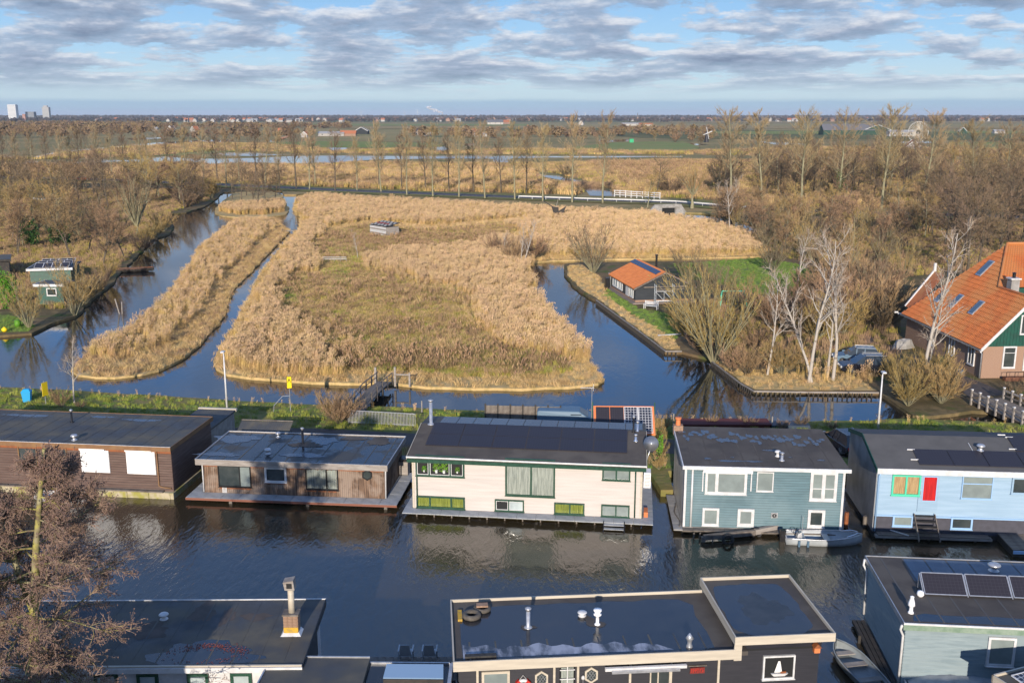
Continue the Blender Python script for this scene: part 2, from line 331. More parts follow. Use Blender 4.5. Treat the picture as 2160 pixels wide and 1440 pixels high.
# ------------------------------------------------------------------ mesh builder
class MB:
    def __init__(s): s.v = []; s.f = []
    def add(s,vs_,fs):
        n = len(s.v); s.v += [tuple(p) for p in vs_]; s.f += [tuple(i + n for i in f) for f in fs]; return s
    def box(s,x0,x1,y0,y1,z0,z1):
        if x0 > x1: x0,x1 = x1,x0
        if y0 > y1: y0,y1 = y1,y0
        if z0 > z1: z0,z1 = z1,z0
        return s.add([(x0,y0,z0),(x1,y0,z0),(x1,y1,z0),(x0,y1,z0),(x0,y0,z1),(x1,y0,z1),(x1,y1,z1),(x0,y1,z1)],
                     [(3,2,1,0),(4,5,6,7),(0,1,5,4),(1,2,6,5),(2,3,7,6),(3,0,4,7)])
    def hexa(s,bot,top):
        return s.add(list(bot) + list(top),[(3,2,1,0),(4,5,6,7),(0,1,5,4),(1,2,6,5),(2,3,7,6),(3,0,4,7)])
    def slab(s,quad,th,n=(0,0,1)):
        n = Vector(n); q = [Vector(p) for p in quad]
        return s.hexa([p - n * th for p in q],q)
    def bar(s,p,q,w,h=None):
        p,q = Vector(p),Vector(q); d = (q - p); h = h or w
        if d.length < 1e-6: return s
        d.normalize(); up = Vector((0,0,1)) if abs(d.z) < 0.95 else Vector((0,1,0))
        a = d.cross(up).normalized() * w / 2; b = a.cross(d).normalized() * h / 2
        c = [(-a - b),(a - b),(a + b),(-a + b)]
        return s.hexa([p + k for k in c],[q + k for k in c])
    def tube(s,pts,rad,n=6,cap=True):
        pts = [Vector(p) for p in pts]
        if isinstance(rad,(int,float)): rad = [rad] * len(pts)
        base = len(s.v); prev = None
        for i,p in enumerate(pts):
            d = (pts[min(i + 1,len(pts) - 1)] - pts[max(i - 1,0)]).normalized()
            up = Vector((0,0,1)) if abs(d.z) < 0.9 else Vector((1,0,0))
            a = d.cross(up).normalized() if prev is None else (prev - d * prev.dot(d)).normalized()
            prev = a; b = d.cross(a)
            for k in range(n):
                t = 2 * math.pi * k / n
                s.v.append(tuple(p + (a * math.cos(t) + b * math.sin(t)) * rad[i]))
        for i in range(len(pts) - 1):
            for k in range(n):
                s.f.append((base + i * n + k,base + i * n + (k + 1) % n,base + (i + 1) * n + (k + 1) % n,base + (i + 1) * n + k))
        if cap:
            s.f.append(tuple(base + k for k in range(n))[::-1])
            s.f.append(tuple(base + (len(pts) - 1) * n + k for k in range(n)))
        return s
    def lathe(s,c,prof,n=14):
        base = len(s.v); c = Vector(c)
        for r,z in prof:
            for k in range(n):
                t = 2 * math.pi * k / n; s.v.append((c.x + r * math.cos(t),c.y + r * math.sin(t),c.z + z))
        for i in range(len(prof) - 1):
            for k in range(n):
                s.f.append((base + i * n + k,base + i * n + (k + 1) % n,base + (i + 1) * n + (k + 1) % n,base + (i + 1) * n + k))
        s.f.append(tuple(base + k for k in range(n))[::-1]); s.f.append(tuple(base + (len(prof) - 1) * n + k for k in range(n)))
        return s
    def torus(s,c,R_,r,axis='z',n=18,m=8):
        base = len(s.v); c = Vector(c)
        for i in range(n):
            a = 2 * math.pi * i / n
            for j in range(m):
                b = 2 * math.pi * j / m; rr = R_ + r * math.cos(b); p = (rr * math.cos(a),rr * math.sin(a),r * math.sin(b))
                if axis == 'y': p = (p[0],p[2],p[1])
                s.v.append(tuple(c + Vector(p)))
        for i in range(n):
            for j in range(m):
                s.f.append((base + i * m + j,base + ((i + 1) % n) * m + j,base + ((i + 1) % n) * m + (j + 1) % m,base + i * m + (j + 1) % m))
        return s
    def poly(s,pts,z0,z1):
        n = len(pts); tris = tessellate_polygon([[Vector((p[0],p[1],0)) for p in pts]])
        base = len(s.v)
        s.v += [(p[0],p[1],z1) for p in pts]
        for t in tris:
            a,b,c = [Vector((pts[i][0],pts[i][1],0)) for i in t]
            if (b - a).cross(c - a).z < 0: t = t[::-1]
            s.f.append(tuple(base + i for i in t))
        if z0 is not None:
            s.v += [(p[0],p[1],z0) for p in pts]
            for i in range(n):
                j = (i + 1) % n; s.f.append((base + i,base + j,base + n + j,base + n + i))
        return s
    def mesh(s,name):
        me = bpy.data.meshes.new(name); me.from_pydata(s.v,[],s.f); me.update(); return me
    def build(s,name,m,parent=None,smooth=False):
        me = s.mesh(name); me.materials.append(m)
        if smooth:
            me.polygons.foreach_set('use_smooth',[True] * len(me.polygons))
        o = bpy.data.objects.new(name,me); C.objects.link(o)
        if parent is not None: o.parent = parent
        return o

def tag(o,label=None,cat=None,group=None,kind=None):
    if label: o['label'] = label
    if cat: o['category'] = cat
    if group: o['group'] = group
    if kind: o['kind'] = kind
    return o
def thing(name,label,cat,loc=(0,0,0),rotz=0.0,group=None):
    o = bpy.data.objects.new(name,None); C.objects.link(o)
    o.location = loc; o.rotation_euler = (0,0,rotz); o.empty_display_size = 0.3
    return tag(o,label,cat,group)
def house_root(name,label,cat,fr,group=None):
    return thing(name,label,cat,tuple(fr.o),-R(fr.a),group)
def dup(root,loc,rotz,label=None,group=None,scale=1.0,kids=None):
    r = root.copy(); C.objects.link(r); r.location = loc; r.rotation_euler = (0,0,rotz)
    r.scale = (scale,) * 3 if isinstance(scale,(int,float)) else scale
    if label: r['label'] = label
    if group: r['group'] = group
    for ch in (kids if kids is not None else list(root.children)):
        c = ch.copy(); C.objects.link(c); c.parent = r
        for g in ch.children:
            d = g.copy(); C.objects.link(d); d.parent = c
    return r
def structure(o,label=None): o['kind'] = 'structure'; return tag(o,label)

def rough_outline(px,step=2.0,jit=0.35,z=0.0,seed=0):
    """photo pixels -> ground outline, broken into short uneven steps like a real bank"""
    r = random.Random(seed); w = [G(x,y,z) for x,y in px]; out = []
    for i,p in enumerate(w):
        q = w[(i + 1) % len(w)]; L = (q - p).length; k = max(1,min(60,int(L / step)))
        nrm = Vector((-(q - p).y,(q - p).x,0)).normalized()
        for j in range(k):
            t = j / k
            out.append(p.lerp(q,t) + nrm * (r.uniform(-jit,jit) if j else 0))
    return out

# ------------------------------------------------------------------ ground, water, road
def ground_mat(name,c1,c2,c3,s1=0.08,s3=0.6,c4=None,rough=0.95):
    """big patches, small patches, fine speckle, all in world metres"""
    m = bpy.data.materials.new(name); m.use_nodes = True; t = m.node_tree; b = t.nodes['Principled BSDF']
    b.inputs['Roughness'].default_value = rough; b.inputs['Specular IOR Level'].default_value = 0.15
    tc = t.nodes.new('ShaderNodeTexCoord'); prev = None
    def mx(f,a,c):
        x = t.nodes.new('ShaderNodeMix'); x.data_type = 'RGBA'; t.links.new(f,x.inputs[0])
        if isinstance(a,tuple): x.inputs[6].default_value = (*a,1)
        else: t.links.new(a,x.inputs[6])
        x.inputs[7].default_value = (*c,1); return x.outputs[2]
    def nz(s,d=5,lo=0.42,hi=0.58):
        n = t.nodes.new('ShaderNodeTexNoise'); n.inputs['Scale'].default_value = s; n.inputs['Detail'].default_value = d
        n.inputs['Roughness'].default_value = 0.65; t.links.new(tc.outputs['Object'],n.inputs['Vector'])
        return ramp(t,n.outputs[0],[(lo,0.0),(hi,1.0)])
    col = mx(nz(s1),c1,c2); col = mx(nz(s3,6,0.45,0.65),col,c3)
    if c4: col = mx(nz(s1 * 2.3,4,0.55,0.66),col,c4)
    t.links.new(col,b.inputs['Base Color'])
    bn = t.nodes.new('ShaderNodeBump'); bn.inputs['Strength'].default_value = 0.5; bn.inputs['Distance'].default_value = 0.15
    n = t.nodes.new('ShaderNodeTexNoise'); n.inputs['Scale'].default_value = 2.5; n.inputs['Detail'].default_value = 6
    t.links.new(tc.outputs['Object'],n.inputs['Vector']); t.links.new(n.outputs[0],bn.inputs['Height']); t.links.new(bn.outputs[0],b.inputs['Normal'])
    return m
g_straw = ground_mat('straw covered ground',(0.60,0.43,0.20),(0.48,0.34,0.15),(0.36,0.27,0.11),0.12,1.2)
g_meadow = ground_mat('olive meadow ground',(0.36,0.30,0.10),(0.24,0.22,0.065),(0.32,0.21,0.10),0.10,0.9)
g_wood = ground_mat('leaf covered woodland ground',(0.16,0.11,0.06),(0.10,0.085,0.04),(0.22,0.16,0.08),0.10,0.8,c4=(0.09,0.12,0.03))
g_lawn = ground_mat('lawn',(0.13,0.22,0.04),(0.20,0.25,0.06),(0.20,0.19,0.07),0.2,0.9)
g_verge = ground_mat('rough grass verge',(0.13,0.16,0.04),(0.20,0.18,0.06),(0.24,0.19,0.08),0.15,1.3)
g_marsh = ground_mat('far golden marsh',(0.38,0.27,0.125),(0.25,0.205,0.085),(0.20,0.18,0.07),0.015,0.12,c4=(0.19,0.18,0.06))
g_field = ground_mat('far green field',(0.20,0.25,0.07),(0.25,0.27,0.09),(0.27,0.24,0.09),0.004,0.03)
g_field2 = ground_mat('far dark field',(0.12,0.135,0.055),(0.15,0.155,0.06),(0.18,0.155,0.07),0.004,0.03)
g_fieldt = ground_mat('far tan field',(0.40,0.28,0.13),(0.33,0.24,0.11),(0.25,0.21,0.08),0.004,0.03)
w_canal = water_mat('choppy brown canal water',(0.036,0.027,0.014),(2.2,5.5,12.0),0.62,0.2,58,0.36,0.05,0.07)
w_ditch = water_mat('calm ditch water',(0.018,0.017,0.014),(1.6,4.5),0.3,0.06,15,0.4,0.03,0.03)
w_far = water_mat('far marsh water',(0.02,0.022,0.025),(0.8,2.0),0.12,0.05,15,0.4,0.04,0.02)

def sheet(name,pts,z0,z1,m,label=None,kind='structure'):
    o = MB().poly([(p.x,p.y) for p in pts],z0,z1).build(name,m); return tag(o,label,None,None,kind)
V2 = lambda x,y: Vector((x,y,0))

sheet('canal_water',[V2(-140,-60),V2(140,-60),V2(140,71.5),V2(-140,71.5)],None,0.0,w_canal,'dark rippled canal between the two rows of houseboats')
sheet('ditch_water',[V2(-330,71.5),V2(330,71.5),V2(330,420),V2(-330,420)],None,0.0,w_ditch,'calm blue ditch water around the reed islands')
sheet('canal_bed',[V2(-140,-60),V2(140,-60),V2(140,71),V2(-140,71)],-3.0,-2.5,M['dirt'])

# the dike between canal and ditch, with its road
dike_px = [(-700,800),(0,826),(60,828),(200,836),(300,842),(500,856),(620,862),(740,866),(900,872),(1030,876),(1250,886),
           (1400,894),(1560,898),(1700,900),(1830,898),(1925,893),(1990,897),(2160,905),(2700,930)]
dike_n = [G(*p) for p in dike_px]
dike = rough_outline(dike_px,1.5,0.18,seed=3)[:-1]
k_end = [i for i,p in enumerate(dike) if (p - dike_n[-1]).length < 0.01]
dike = dike[:k_end[0] + 1]
def dike_s(x): return 65.2 - 0.075 * (x + 5)
south = [V2(dike[-1].x,dike_s(dike[-1].x)),V2(10.6,dike_s(10.6)),V2(10.4,60.5),V2(9.6,60.5),V2(9.3,dike_s(9.3)),V2(dike[0].x,dike_s(dike[0].x))]
sheet('dike_bank',dike + south,-0.6,0.45,g_verge,'grassy dike between the houseboats and the ditch')
def road_line(x): return 70.6 - 0.085 * (x + 5)
rl = [V2(x,road_line(x) + 0.3 * math.sin(x * 0.3)) for x in range(-70,71,2)]
sheet('dike_road',[p + V2(0,-1.6) for p in rl] + [p + V2(0,1.6) for p in rl][::-1],None,0.46,M['dirt'],'narrow damp road along the dike')

# islands
strip_px = [(150,785),(163,794),(200,799),(242,800),(300,793),(335,784),(385,760),(430,720),(465,682),(482,645),(490,618),
            (515,590),(545,560),(580,522),(605,496),(612,489),(597,478),(585,463),(530,461),(500,464),(483,474),(457,497),(425,520),
            (400,560),(378,590),(372,606),(345,632),(318,660),(270,697),(225,720),(190,740),(163,766)]
strip = rough_outline(strip_px,1.6,0.22,seed=4)
sheet('reed_strip_ground',strip,-0.6,0.22,g_straw,'long narrow reed island between two ditches')
main_px = [(450,765),(456,781),(480,794),(530,801),(600,806),(660,811),(740,813),(830,813),(900,821),(1000,824),(1100,825),(1200,821),
           (1262,813),(1275,804),(1262,789),(1240,760),(1215,730),(1190,702),(1165,672),(1130,627),(1112,597),(1108,578),(1118,562),
           (1135,555),(1165,552),(1225,551),(1300,549),(1450,547),(1605,543),(1618,530),(1612,508),(1560,494),(1520,478),(1495,470),(1400,462),(1385,452),(1360,449),(1250,448),
           (1100,438),(900,428),(760,420),(700,415),(650,413),(628,418),(622,430),(618,445),(636,462),(632,477),(625,490),(612,500),
           (598,516),(575,546),(550,580),(530,620),(510,660),(490,700),(462,740)]
mainp = rough_outline(main_px,1.8,0.25,seed=5)
sheet('main_island_ground',mainp,-0.6,0.25,g_straw,'large reed covered island in the middle')
meadow_px = [(690,730),(640,690),(607,668),(600,612),(630,582),(680,590),(690,560),(665,525),(695,492),(780,476),(900,488),(1030,476),(1110,468),
             (1120,482),(1050,500),(1000,520),(880,530),(770,545),(770,560),(840,582),(900,604),(960,600),(1010,650),(1035,705),(1100,745),(1180,765),
             (1200,790),(1100,802),(960,800),(860,790),(780,790),(725,785),(700,750)]
sheet('meadow',[p for p in rough_outline(meadow_px,2.5,0.6,seed=6)],None,0.262,g_meadow,'olive brown meadow inside the reed island')
islet_px = [(455,452),(470,457),(500,460),(560,460),(604,454),(610,441),(600,425),(596,412),(560,402),(500,405),(470,425),(455,440)]
sheet('small_island_ground',rough_outline(islet_px,2,0.25,seed=7),-0.6,0.22,g_straw,'small islet under the dark bushes')
left_px = [(-900,730),(0,712),(40,709),(67,707),(82,700),(112,685),(160,670),(200,630),(240,600),(252,580),(290,543),(325,507),(355,497),
           (368,480),(355,462),(363,453),(393,450),(433,437),(452,424),(470,408),(600,404),(596,396),(0,380),(-900,380)]
sheet('wooded_bank_left',rough_outline(left_px,2,0.25,seed=8),-0.6,0.26,g_wood,'wooded bank on the left')
right_px = [(1190,560),(1193,586),(1204,600),(1222,617),(1257,637),(1354,710),(1403,747),(1438,747),(1500,762),(1512,775),(1560,812),(1590,830),(1853,833),
            (1866,842),(1895,862),(1925,882),(1960,884),(2050,872),(2160,880),(2700,915),(2700,470),(2160,462),(1980,462),(1700,465),(1640,500),(1630,535),(1605,550),(1450,554),(1300,556),(1225,557)]
sheet('wooded_bank_right',rough_outline(right_px,2,0.2,seed=9),-0.6,0.28,g_wood,'garden and wood on the right bank')
lawn1 = [(1285,612),(1300,625),(1345,655),(1400,665),(1440,680),(1450,700),(1425,722),(1380,700),(1340,672),(1300,645),(1270,628)]
sheet('lawn_by_shed',rough_outline(lawn1,1.5,0.2,seed=10),None,0.292,g_lawn)
lawn2 = [(1420,560),(1600,548),(1680,560),(1740,590),(1700,640),(1600,625),(1500,600),(1440,590)]
sheet('lawn_behind_shed',rough_outline(lawn2,2.5,0.4,seed=11),None,0.292,g_lawn)
bank_r = [(1197,565),(1199,586),(1226,614),(1260,634),(1357,706),(1405,743),(1436,744),(1420,722),(1372,690),(1330,668),(1290,636),(1275,610),(1262,585),(1225,562)]
sheet('straw_bank',rough_outline(bank_r,1.5,0.15,seed=12),None,0.3,g_straw)
bank_q = [(1505,766),(1562,811),(1592,828),(1850,830),(1800,800),(1700,795),(1600,795),(1540,770)]
sheet('straw_quay',rough_outline(bank_q,1.5,0.15,seed=13),None,0.3,g_straw)
lawnl = [(-200,705),(0,706),(60,704),(75,692),(50,676),(0,668),(-200,650)]
sheet('lawn_left',rough_outline(lawnl,1.5,0.15,seed=14),None,0.272,g_lawn)

# land beyond the islands, out to the horizon
far_px = [(-3000,381),(0,382),(360,392),(590,398),(600,413),(625,413),(650,410),(760,418),(900,426),(1100,436),(1250,446),(1370,448),(1480,452),(1530,459),(1640,492),(1700,466),(1980,461),(2160,462),(4000,475)]
fp = [G(*p) for p in far_px]
far_land = fp + [V2(42000,45000),V2(-42000,45000)]
sheet('far_land',far_land,-0.6,0.35,g_marsh,'golden marsh and polder stretching to the horizon')
def band(name,px,m,z=0.40,label=None,jit=0.0):
    return sheet(name,[G(x,y,z) for x,y in px],None,z,m,label)
band('polder_field',[(-2500,293),(-200,290),(330,290),(620,294),(900,298),(1240,292),(1500,285),(2300,292),(4200,298),(3400,262),(-1500,262)],ground_mat('olive polder',(0.32,0.255,0.11),(0.24,0.22,0.085),(0.38,0.27,0.12),0.004,0.02))
band('green_field',[(300,261),(1120,262),(1110,265.5),(600,265),(300,264)],g_field,.8)
band('green_field',[(1500,277),(1760,276),(1740,283),(1520,283)],g_field,.8)
band('green_field',[(1980,277),(2300,276),(2300,281),(2000,281)],g_field,.8)
band('dark_field',[(960,270),(1240,268),(1460,272),(1700,276),(2400,282),(2400,296),(2160,298),(1800,293),(1420,293),(1300,288),(1100,278)],g_field2,0.6)
band('green_field',[(1140,318),(1300,300),(1440,298),(1480,312),(1440,322),(1280,326)],g_field,0.5)
band('green_field',[(560,300),(700,297),(900,302),(940,308),(800,312),(600,310)],g_field,0.5)
band('green_field',[(2000,300),(2300,300),(2300,330),(2040,325)],g_field,0.5)
band('green_field',[(300,318),(460,312),(520,318),(380,328),(300,330)],g_field,0.5)
band('tan_field',[(660,268),(900,266),(1440,265),(2200,268),(2160,272),(1500,271),(1000,270),(760,272)],g_fieldt,0.9)
band('tan_field',[(1300,256),(3600,256),(3300,260),(1500,259)],g_fieldt,0.9)
band('green_field',[(-1400,258),(3300,258),(5500,247),(-3500,247)],g_field2,0.5)
# pools of the far marsh
pools = [
 [(30,345),(60,340),(78,341),(75,349),(45,357),(30,354)],
 [(68,333),(100,326),(160,318),(240,311),(330,302),(420,297),(495,295),(488,300),(420,304),(360,310),(300,315),(240,321),(150,330),(95,335)],
 [(262,324),(300,316),(352,312),(372,316),(350,323),(318,330),(275,330)],
 [(155,345),(210,339),(262,340),(320,335),(345,332),(400,336),(470,337),(560,334),(620,331),(700,330),(860,331),(1000,330),(1160,331),(1300,331),(1440,330),
  (1440,333),(1300,334),(1160,334),(1080,336),(1070,345),(1045,345),(1040,337),(960,336),(800,338),(740,342),(700,346),(620,347),(560,345),(490,345),(440,348),(400,342),(330,343),(240,343),(175,348)],
 [(455,325),(520,322),(560,326),(600,328),(540,331),(470,330)],
 [(1120,366),(1150,372),(1178,373),(1205,379),(1232,387),(1262,397),(1290,408),(1300,417),(1244,416),(1236,405),(1222,396),(1200,388),(1180,382),(1150,376)],
 [(270,293),(330,290),(345,293),(280,297)],[(560,300),(610,286),(615,289),(575,303)],
 [(690,312),(720,306),(735,310),(728,320),(696,318)],[(865,306),(905,304),(905,310),(870,312)],[(915,312),(940,310),(945,320),(920,319)],
 [(980,305),(1000,303),(1000,309),(984,309)],[(1260,297),(1330,295),(1335,299),(1270,301)],[(1400,305),(1440,303),(1500,306),(1440,309)],
 [(1600,300),(1660,302),(1700,306),(1640,307)],[(1900,300),(1960,299),(1965,303),(1905,304)],[(390,378),(412,374),(424,378),(400,383)],
 [(-300,350),(-100,340),(20,330),(40,334),(-80,350),(-260,362)],
]
for i,p in enumerate(pools):
    w = rough_outline(p,12,1.2,0.0,seed=40 + i)
    sheet('marsh_pool',w,None,0.44,w_far)

# the polder road behind the islands
road_px = [(-300,372),(0,376),(200,381),(360,388),(560,397),(700,404),(900,412),(1080,419),(1250,425),(1440,431),(1560,441),(1720,451),(1980,457),(2160,463),(2500,472)]
rp = [G(*p) for p in road_px]
def offs(line,d):
    out = []
    for i,p in enumerate(line):
        t = (line[min(i + 1,len(line) - 1)] - line[max(i - 1,0)]).normalized()
        out.append(p + Vector((-t.y,t.x,0)) * d)
    return out
def ribbon(name,line,a,b,z0,z,m,label=None):
    return sheet(name,offs(line,a) + offs(line,b)[::-1],z0,z,m,label)
ribbon('road_verge',rp,-9,9,None,0.50,g_verge,'green verge of the polder road')
ribbon('polder_road',rp,-3.3,3.3,0.3,0.62,M['asphalt'],'two lane asphalt road across the polder')
ribbon('road_marking',rp,-3.0,-2.85,None,0.625,M['white']); ribbon('road_marking',rp,2.85,3.0,None,0.625,M['white'])

# ------------------------------------------------------------------ building kit
def wbox(mb,side,w,u0,u1,o0,o1,z0,z1):
    if side == 'F': return mb.box(u0,u1,-o0,-o1,z0,z1)
    if side == 'L': return mb.box(-o0,-o1,u0,u1,z0,z1)
    return mb.box(w + o0,w + o1,u0,u1,z0,z1)
def boards(parent,side,w,u0,u1,z0,z1,m,pitch=0.16,vertical=False,depth=0.03,name='cladding',gap=0.014):
    """lapped boards as real wedges, one joined part"""
    mb = MB()
    def P(u,o,z): return (u,-o,z) if side == 'F' else ((-o,u,z) if side == 'L' else (w + o,u,z))
    if vertical:
        n = max(1,int(abs(u1 - u0) / pitch)); p = (u1 - u0) / n
        for i in range(n):
            d = depth * (0.55 + 0.45 * ((i * 7) % 5) / 4)
            wbox(mb,side,w,u0 + i * p + 0.006,u0 + (i + 1) * p - 0.006,0.0,d,z0,z1)
    else:
        n = max(1,int((z1 - z0) / pitch)); p = (z1 - z0) / n
        for i in range(n):
            a,b = z0 + i * p,z0 + (i + 1) * p - gap
            mb.hexa([P(u0,0,a),P(u1,0,a),P(u1,depth,a),P(u0,depth,a)],[P(u0,0,b),P(u1,0,b),P(u1,depth * 0.25,b),P(u0,depth * 0.25,b)])
    return tag(mb.build(name,m,parent),kind='stuff')
def window(parent,side,w,rect,fm,splits=(),fw=0.07,behind=None,kinds=None,out=0.03,transom=None,name='window',arch=False,inner=None):
    """frame part with sill; panes, mullions and what hangs behind as sub-parts"""
    u0,u1,z0,z1 = rect; f = MB()
    for a,b,c,d in ((u0,u1,z1 - fw,z1),(u0,u1,z0,z0 + fw),(u0,u0 + fw,z0 + fw,z1 - fw),(u1 - fw,u1,z0 + fw,z1 - fw)):
        wbox(f,side,w,a,b,0.0,out + 0.05,c,d)
    wbox(f,side,w,u0 - 0.03,u1 + 0.03,0.0,out + 0.09,z0 - 0.03,z0)
    xs = [u0 + fw] + [u0 + (u1 - u0) * s for s in splits] + [u1 - fw]
    for s in splits:
        x = u0 + (u1 - u0) * s; wbox(f,side,w,x - fw * 0.5,x + fw * 0.5,0.0,out + 0.045,z0 + fw,z1 - fw)
    if transom: wbox(f,side,w,u0 + fw,u1 - fw,0.0,out + 0.043,z0 + (z1 - z0) * transom - 0.025,z0 + (z1 - z0) * transom + 0.025)
    win = f.build(name,fm,parent)
    for i in range(len(xs) - 1):
        a,b = xs[i] + (fw * 0.5 if i else 0),xs[i + 1] - (fw * 0.5 if i < len(xs) - 2 else 0)
        k = (kinds[i % len(kinds)] if kinds else behind)
        if inner:
            s = MB(); q = 0.035
            for aa,bb,cc,dd in ((a,b,z1 - fw - q,z1 - fw),(a,b,z0 + fw,z0 + fw + q),(a,a + q,z0 + fw + q,z1 - fw - q),(b - q,b,z0 + fw + q,z1 - fw - q)):
                wbox(s,side,w,aa,bb,0.0,out + 0.035,cc,dd)
            s.build('sash',inner,win)
        if k in ('curtain','curtainy','curtainr','curtaino'):
            c = MB(); n = max(4,int((b - a) / 0.07))
            def P(u,o,z): return (u,-o,z) if side == 'F' else ((-o,u,z) if side == 'L' else (w + o,u,z))
            vs_,fs = [],[]
            for j in range(n + 1):
                u = a + (b - a) * j / n; o = 0.008 + 0.012 * (j % 2); vs_ += [P(u,o,z0 + fw),P(u,o,z1 - fw)]
            for j in range(n): fs.append((2 * j,2 * j + 2,2 * j + 3,2 * j + 1))
            c.add(vs_,fs).build('curtain',M[k],win)
            g = MB(); wbox(g,side,w,a,b,out,out + 0.006,z0 + fw,z1 - fw); g.build('pane',GLASS,win)
        else:
            g = MB(); wbox(g,side,w,a,b,0.0,out,z0 + fw,z1 - fw); g.build('pane',M[k or 'pane'],win)
    return win
def flat_roof(parent,x0,x1,y0,y1,z,m,trim=None,th=0.25,tw=0.06,name='roof',lip=0.05,over=None):
    r = MB().box(x0,x1,y0,y1,z - th,z).build(name,m,parent)
    if trim is not None:
        t = MB(); e = 0.004
        t.box(x0 - tw,x1 + tw,y0 - tw,y0 - e,z - th - 0.03,z + lip); t.box(x0 - tw,x1 + tw,y1 + e,y1 + tw,z - th - 0.03,z + lip)
        t.box(x0 - tw,x0 - e,y0 - e,y1 + e,z - th - 0.03,z + lip); t.box(x1 + e,x1 + tw,y0 - e,y1 + e,z - th - 0.03,z + lip)
        t.build('roof_edge',trim,r)
    return r
def seams(parent,x0,x1,y0,y1,z,m,pitch=1.0,skew=0.0):
    s = MB(); x = x0 + pitch * 0.6
    while x < x1 - 0.1:
        s.box(x - 0.035,x + 0.035,y0 + 0.08,y1 - 0.08,z,z + 0.012); x += pitch
    return tag(s.build('roofing_seam',m,parent),kind='stuff')
def blot(parent,x,y,z,rx,ry,m,seed=0,name='puddle',n=22,rot=0.0):
    r = random.Random(seed); pts = []
    ph = [r.uniform(0,6.28) for _ in range(4)]
    for i in range(n * 2):
        a = math.pi * i / n; k = 1 + 0.16 * math.sin(3 * a + ph[0]) + 0.1 * math.sin(7 * a + ph[1]) + 0.07 * math.sin(13 * a + ph[2]) + r.uniform(-0.05,0.05)
        u,v = rx * k * math.cos(a),ry * k * math.sin(a)
        pts.append((x + u * math.cos(rot) - v * math.sin(rot),y + u * math.sin(rot) + v * math.cos(rot)))
    return MB().poly(pts,None,z).build(name,m,parent)
def mushroom_vent(parent,x,y,z,h=0.35,r=0.09,m=None,name='roof_vent'):
    return MB().lathe((x,y,z),[(r * 1.8,0),(r * 1.7,0.03),(r,0.06),(r,h * 0.6),(r * 2,h * 0.64),(r * 2.1,h * 0.75),(r * 1.5,h * 0.92),(0.01,h)]).build(name,m or M['metal'],parent,True)
def flue(parent,x,y,z,h,r=0.08,m=None,name='flue',cap=True):
    f = MB().lathe((x,y,z),[(r * 2.2,0),(r * 2,0.03),(r,0.09),(r,h),(0.01,h)]).build(name,m or M['blackm'],parent,True)
    if cap: MB().lathe((x,y,z + h),[(r * 1.1,0.005),(r * 1.1,0.06),(r * 1.6,0.1),(r * 1.6,0.13),(0.01,0.19)]).build('flue_cap',M['metal'],f,True)
    return f
def pipe(parent,pts,r=0.045,m=None,name='downpipe'):
    return MB().tube(pts,r,8).build(name,m or M['white'],parent,True)
def planks(parent,x0,x1,y0,y1,z,m,n,along='x',th=0.05,gap=0.012,name='plank'):
    """single boards, each its own part, sharing one mesh"""
    me = None; out = []
    for i in range(n):
        if along == 'x':
            w = (x1 - x0) / n; b = (0,w - gap,0,y1 - y0,-th,0); loc = (x0 + i * w,y0,z)
        else:
            w = (y1 - y0) / n; b = (0,x1 - x0,0,w - gap,-th,0); loc = (x0,y0 + i * w,z)
        if me is None: me = MB().box(*b).mesh(name); me.materials.append(m)
        o = bpy.data.objects.new(name,me); C.objects.link(o); o.parent = parent
        o.location = (loc[0],loc[1],loc[2] + 0.004 * ((i * 5) % 3)); out.append(o)
    return out
def panels(parent,P00,P10,P11,P01,nx,ny,m,frame=None,gap=0.02,th=0.04,lift=0.06,name='solar_panel'):
    """a grid of solar panels over the quad P00 (near left) P10 (near right) P11 (far right) P01 (far left)"""
    P00,P10,P11,P01 = map(Vector,(P00,P10,P11,P01)); nrm = (P10 - P00).cross(P01 - P00).normalized()
    def S(u,v): return P00.lerp(P10,u).lerp(P01.lerp(P11,u),v) + nrm * lift
    gx,gy = gap / (P10 - P00).length,gap / (P01 - P00).length
    for i in range(nx):
        for j in range(ny):
            q = [S(i / nx + gx,j / ny + gy),S((i + 1) / nx - gx,j / ny + gy),S((i + 1) / nx - gx,(j + 1) / ny - gy),S(i / nx + gx,(j + 1) / ny - gy)]
            c = (q[0] + q[2]) / 2; ex = (q[1] - q[0]).normalized(); ey = nrm.cross(ex)
            L = [((p - c).dot(ex),(p - c).dot(ey),0) for p in q]
            o = MB().slab(L,th).build(name,m,parent)
            o.matrix_local = Matrix.Translation(c) @ Matrix((ex,ey,nrm)).transposed().to_4x4()
            if frame is not None:
                f = MB()
                for k in range(4):
                    a,b = Vector(L[k]),Vector(L[(k + 1) % 4]); f.bar(a + Vector((0,0,.004)),b + Vector((0,0,.004)),0.04,0.03)
                f.build('panel_frame',frame,o)

# ------------------------------------------------------------------ houseboat 1: long brown one, left
fr = Frame(366.7,1053,0,6.5)
b1 = house_root('brown_houseboat','long low dark brown boarded houseboat with two white shutters at far left','houseboat',fr)
Lw = -20.5
ze = fr.front(362,944,0.0).z; dep = fr.top(442,879,ze).y
MB().box(Lw,0,0,dep,-1.0,0.42).build('concrete_float',M['concrete'],b1)
fl = MB()
for i in range(9): fl.box(-0.3 - i * 1.45,-0.22 - i * 1.45,-0.05,-0.003,-0.3,0.40)
tag(fl.build('float_rib',M['concrete'],b1),kind='stuff')
MB().box(Lw,-0.7,-0.06,0.30,0.423,0.50).build('ledge',M['oldwood'],b1)
y0 = 0.32
MB().box(Lw,-0.12,y0,dep - 0.1,0.42,ze - 0.26).build('wall',M['dark'],b1)
def F1(x0,y0_,x1,y1_): return fr.rect(x0,y0_,x1,y1_,y0)
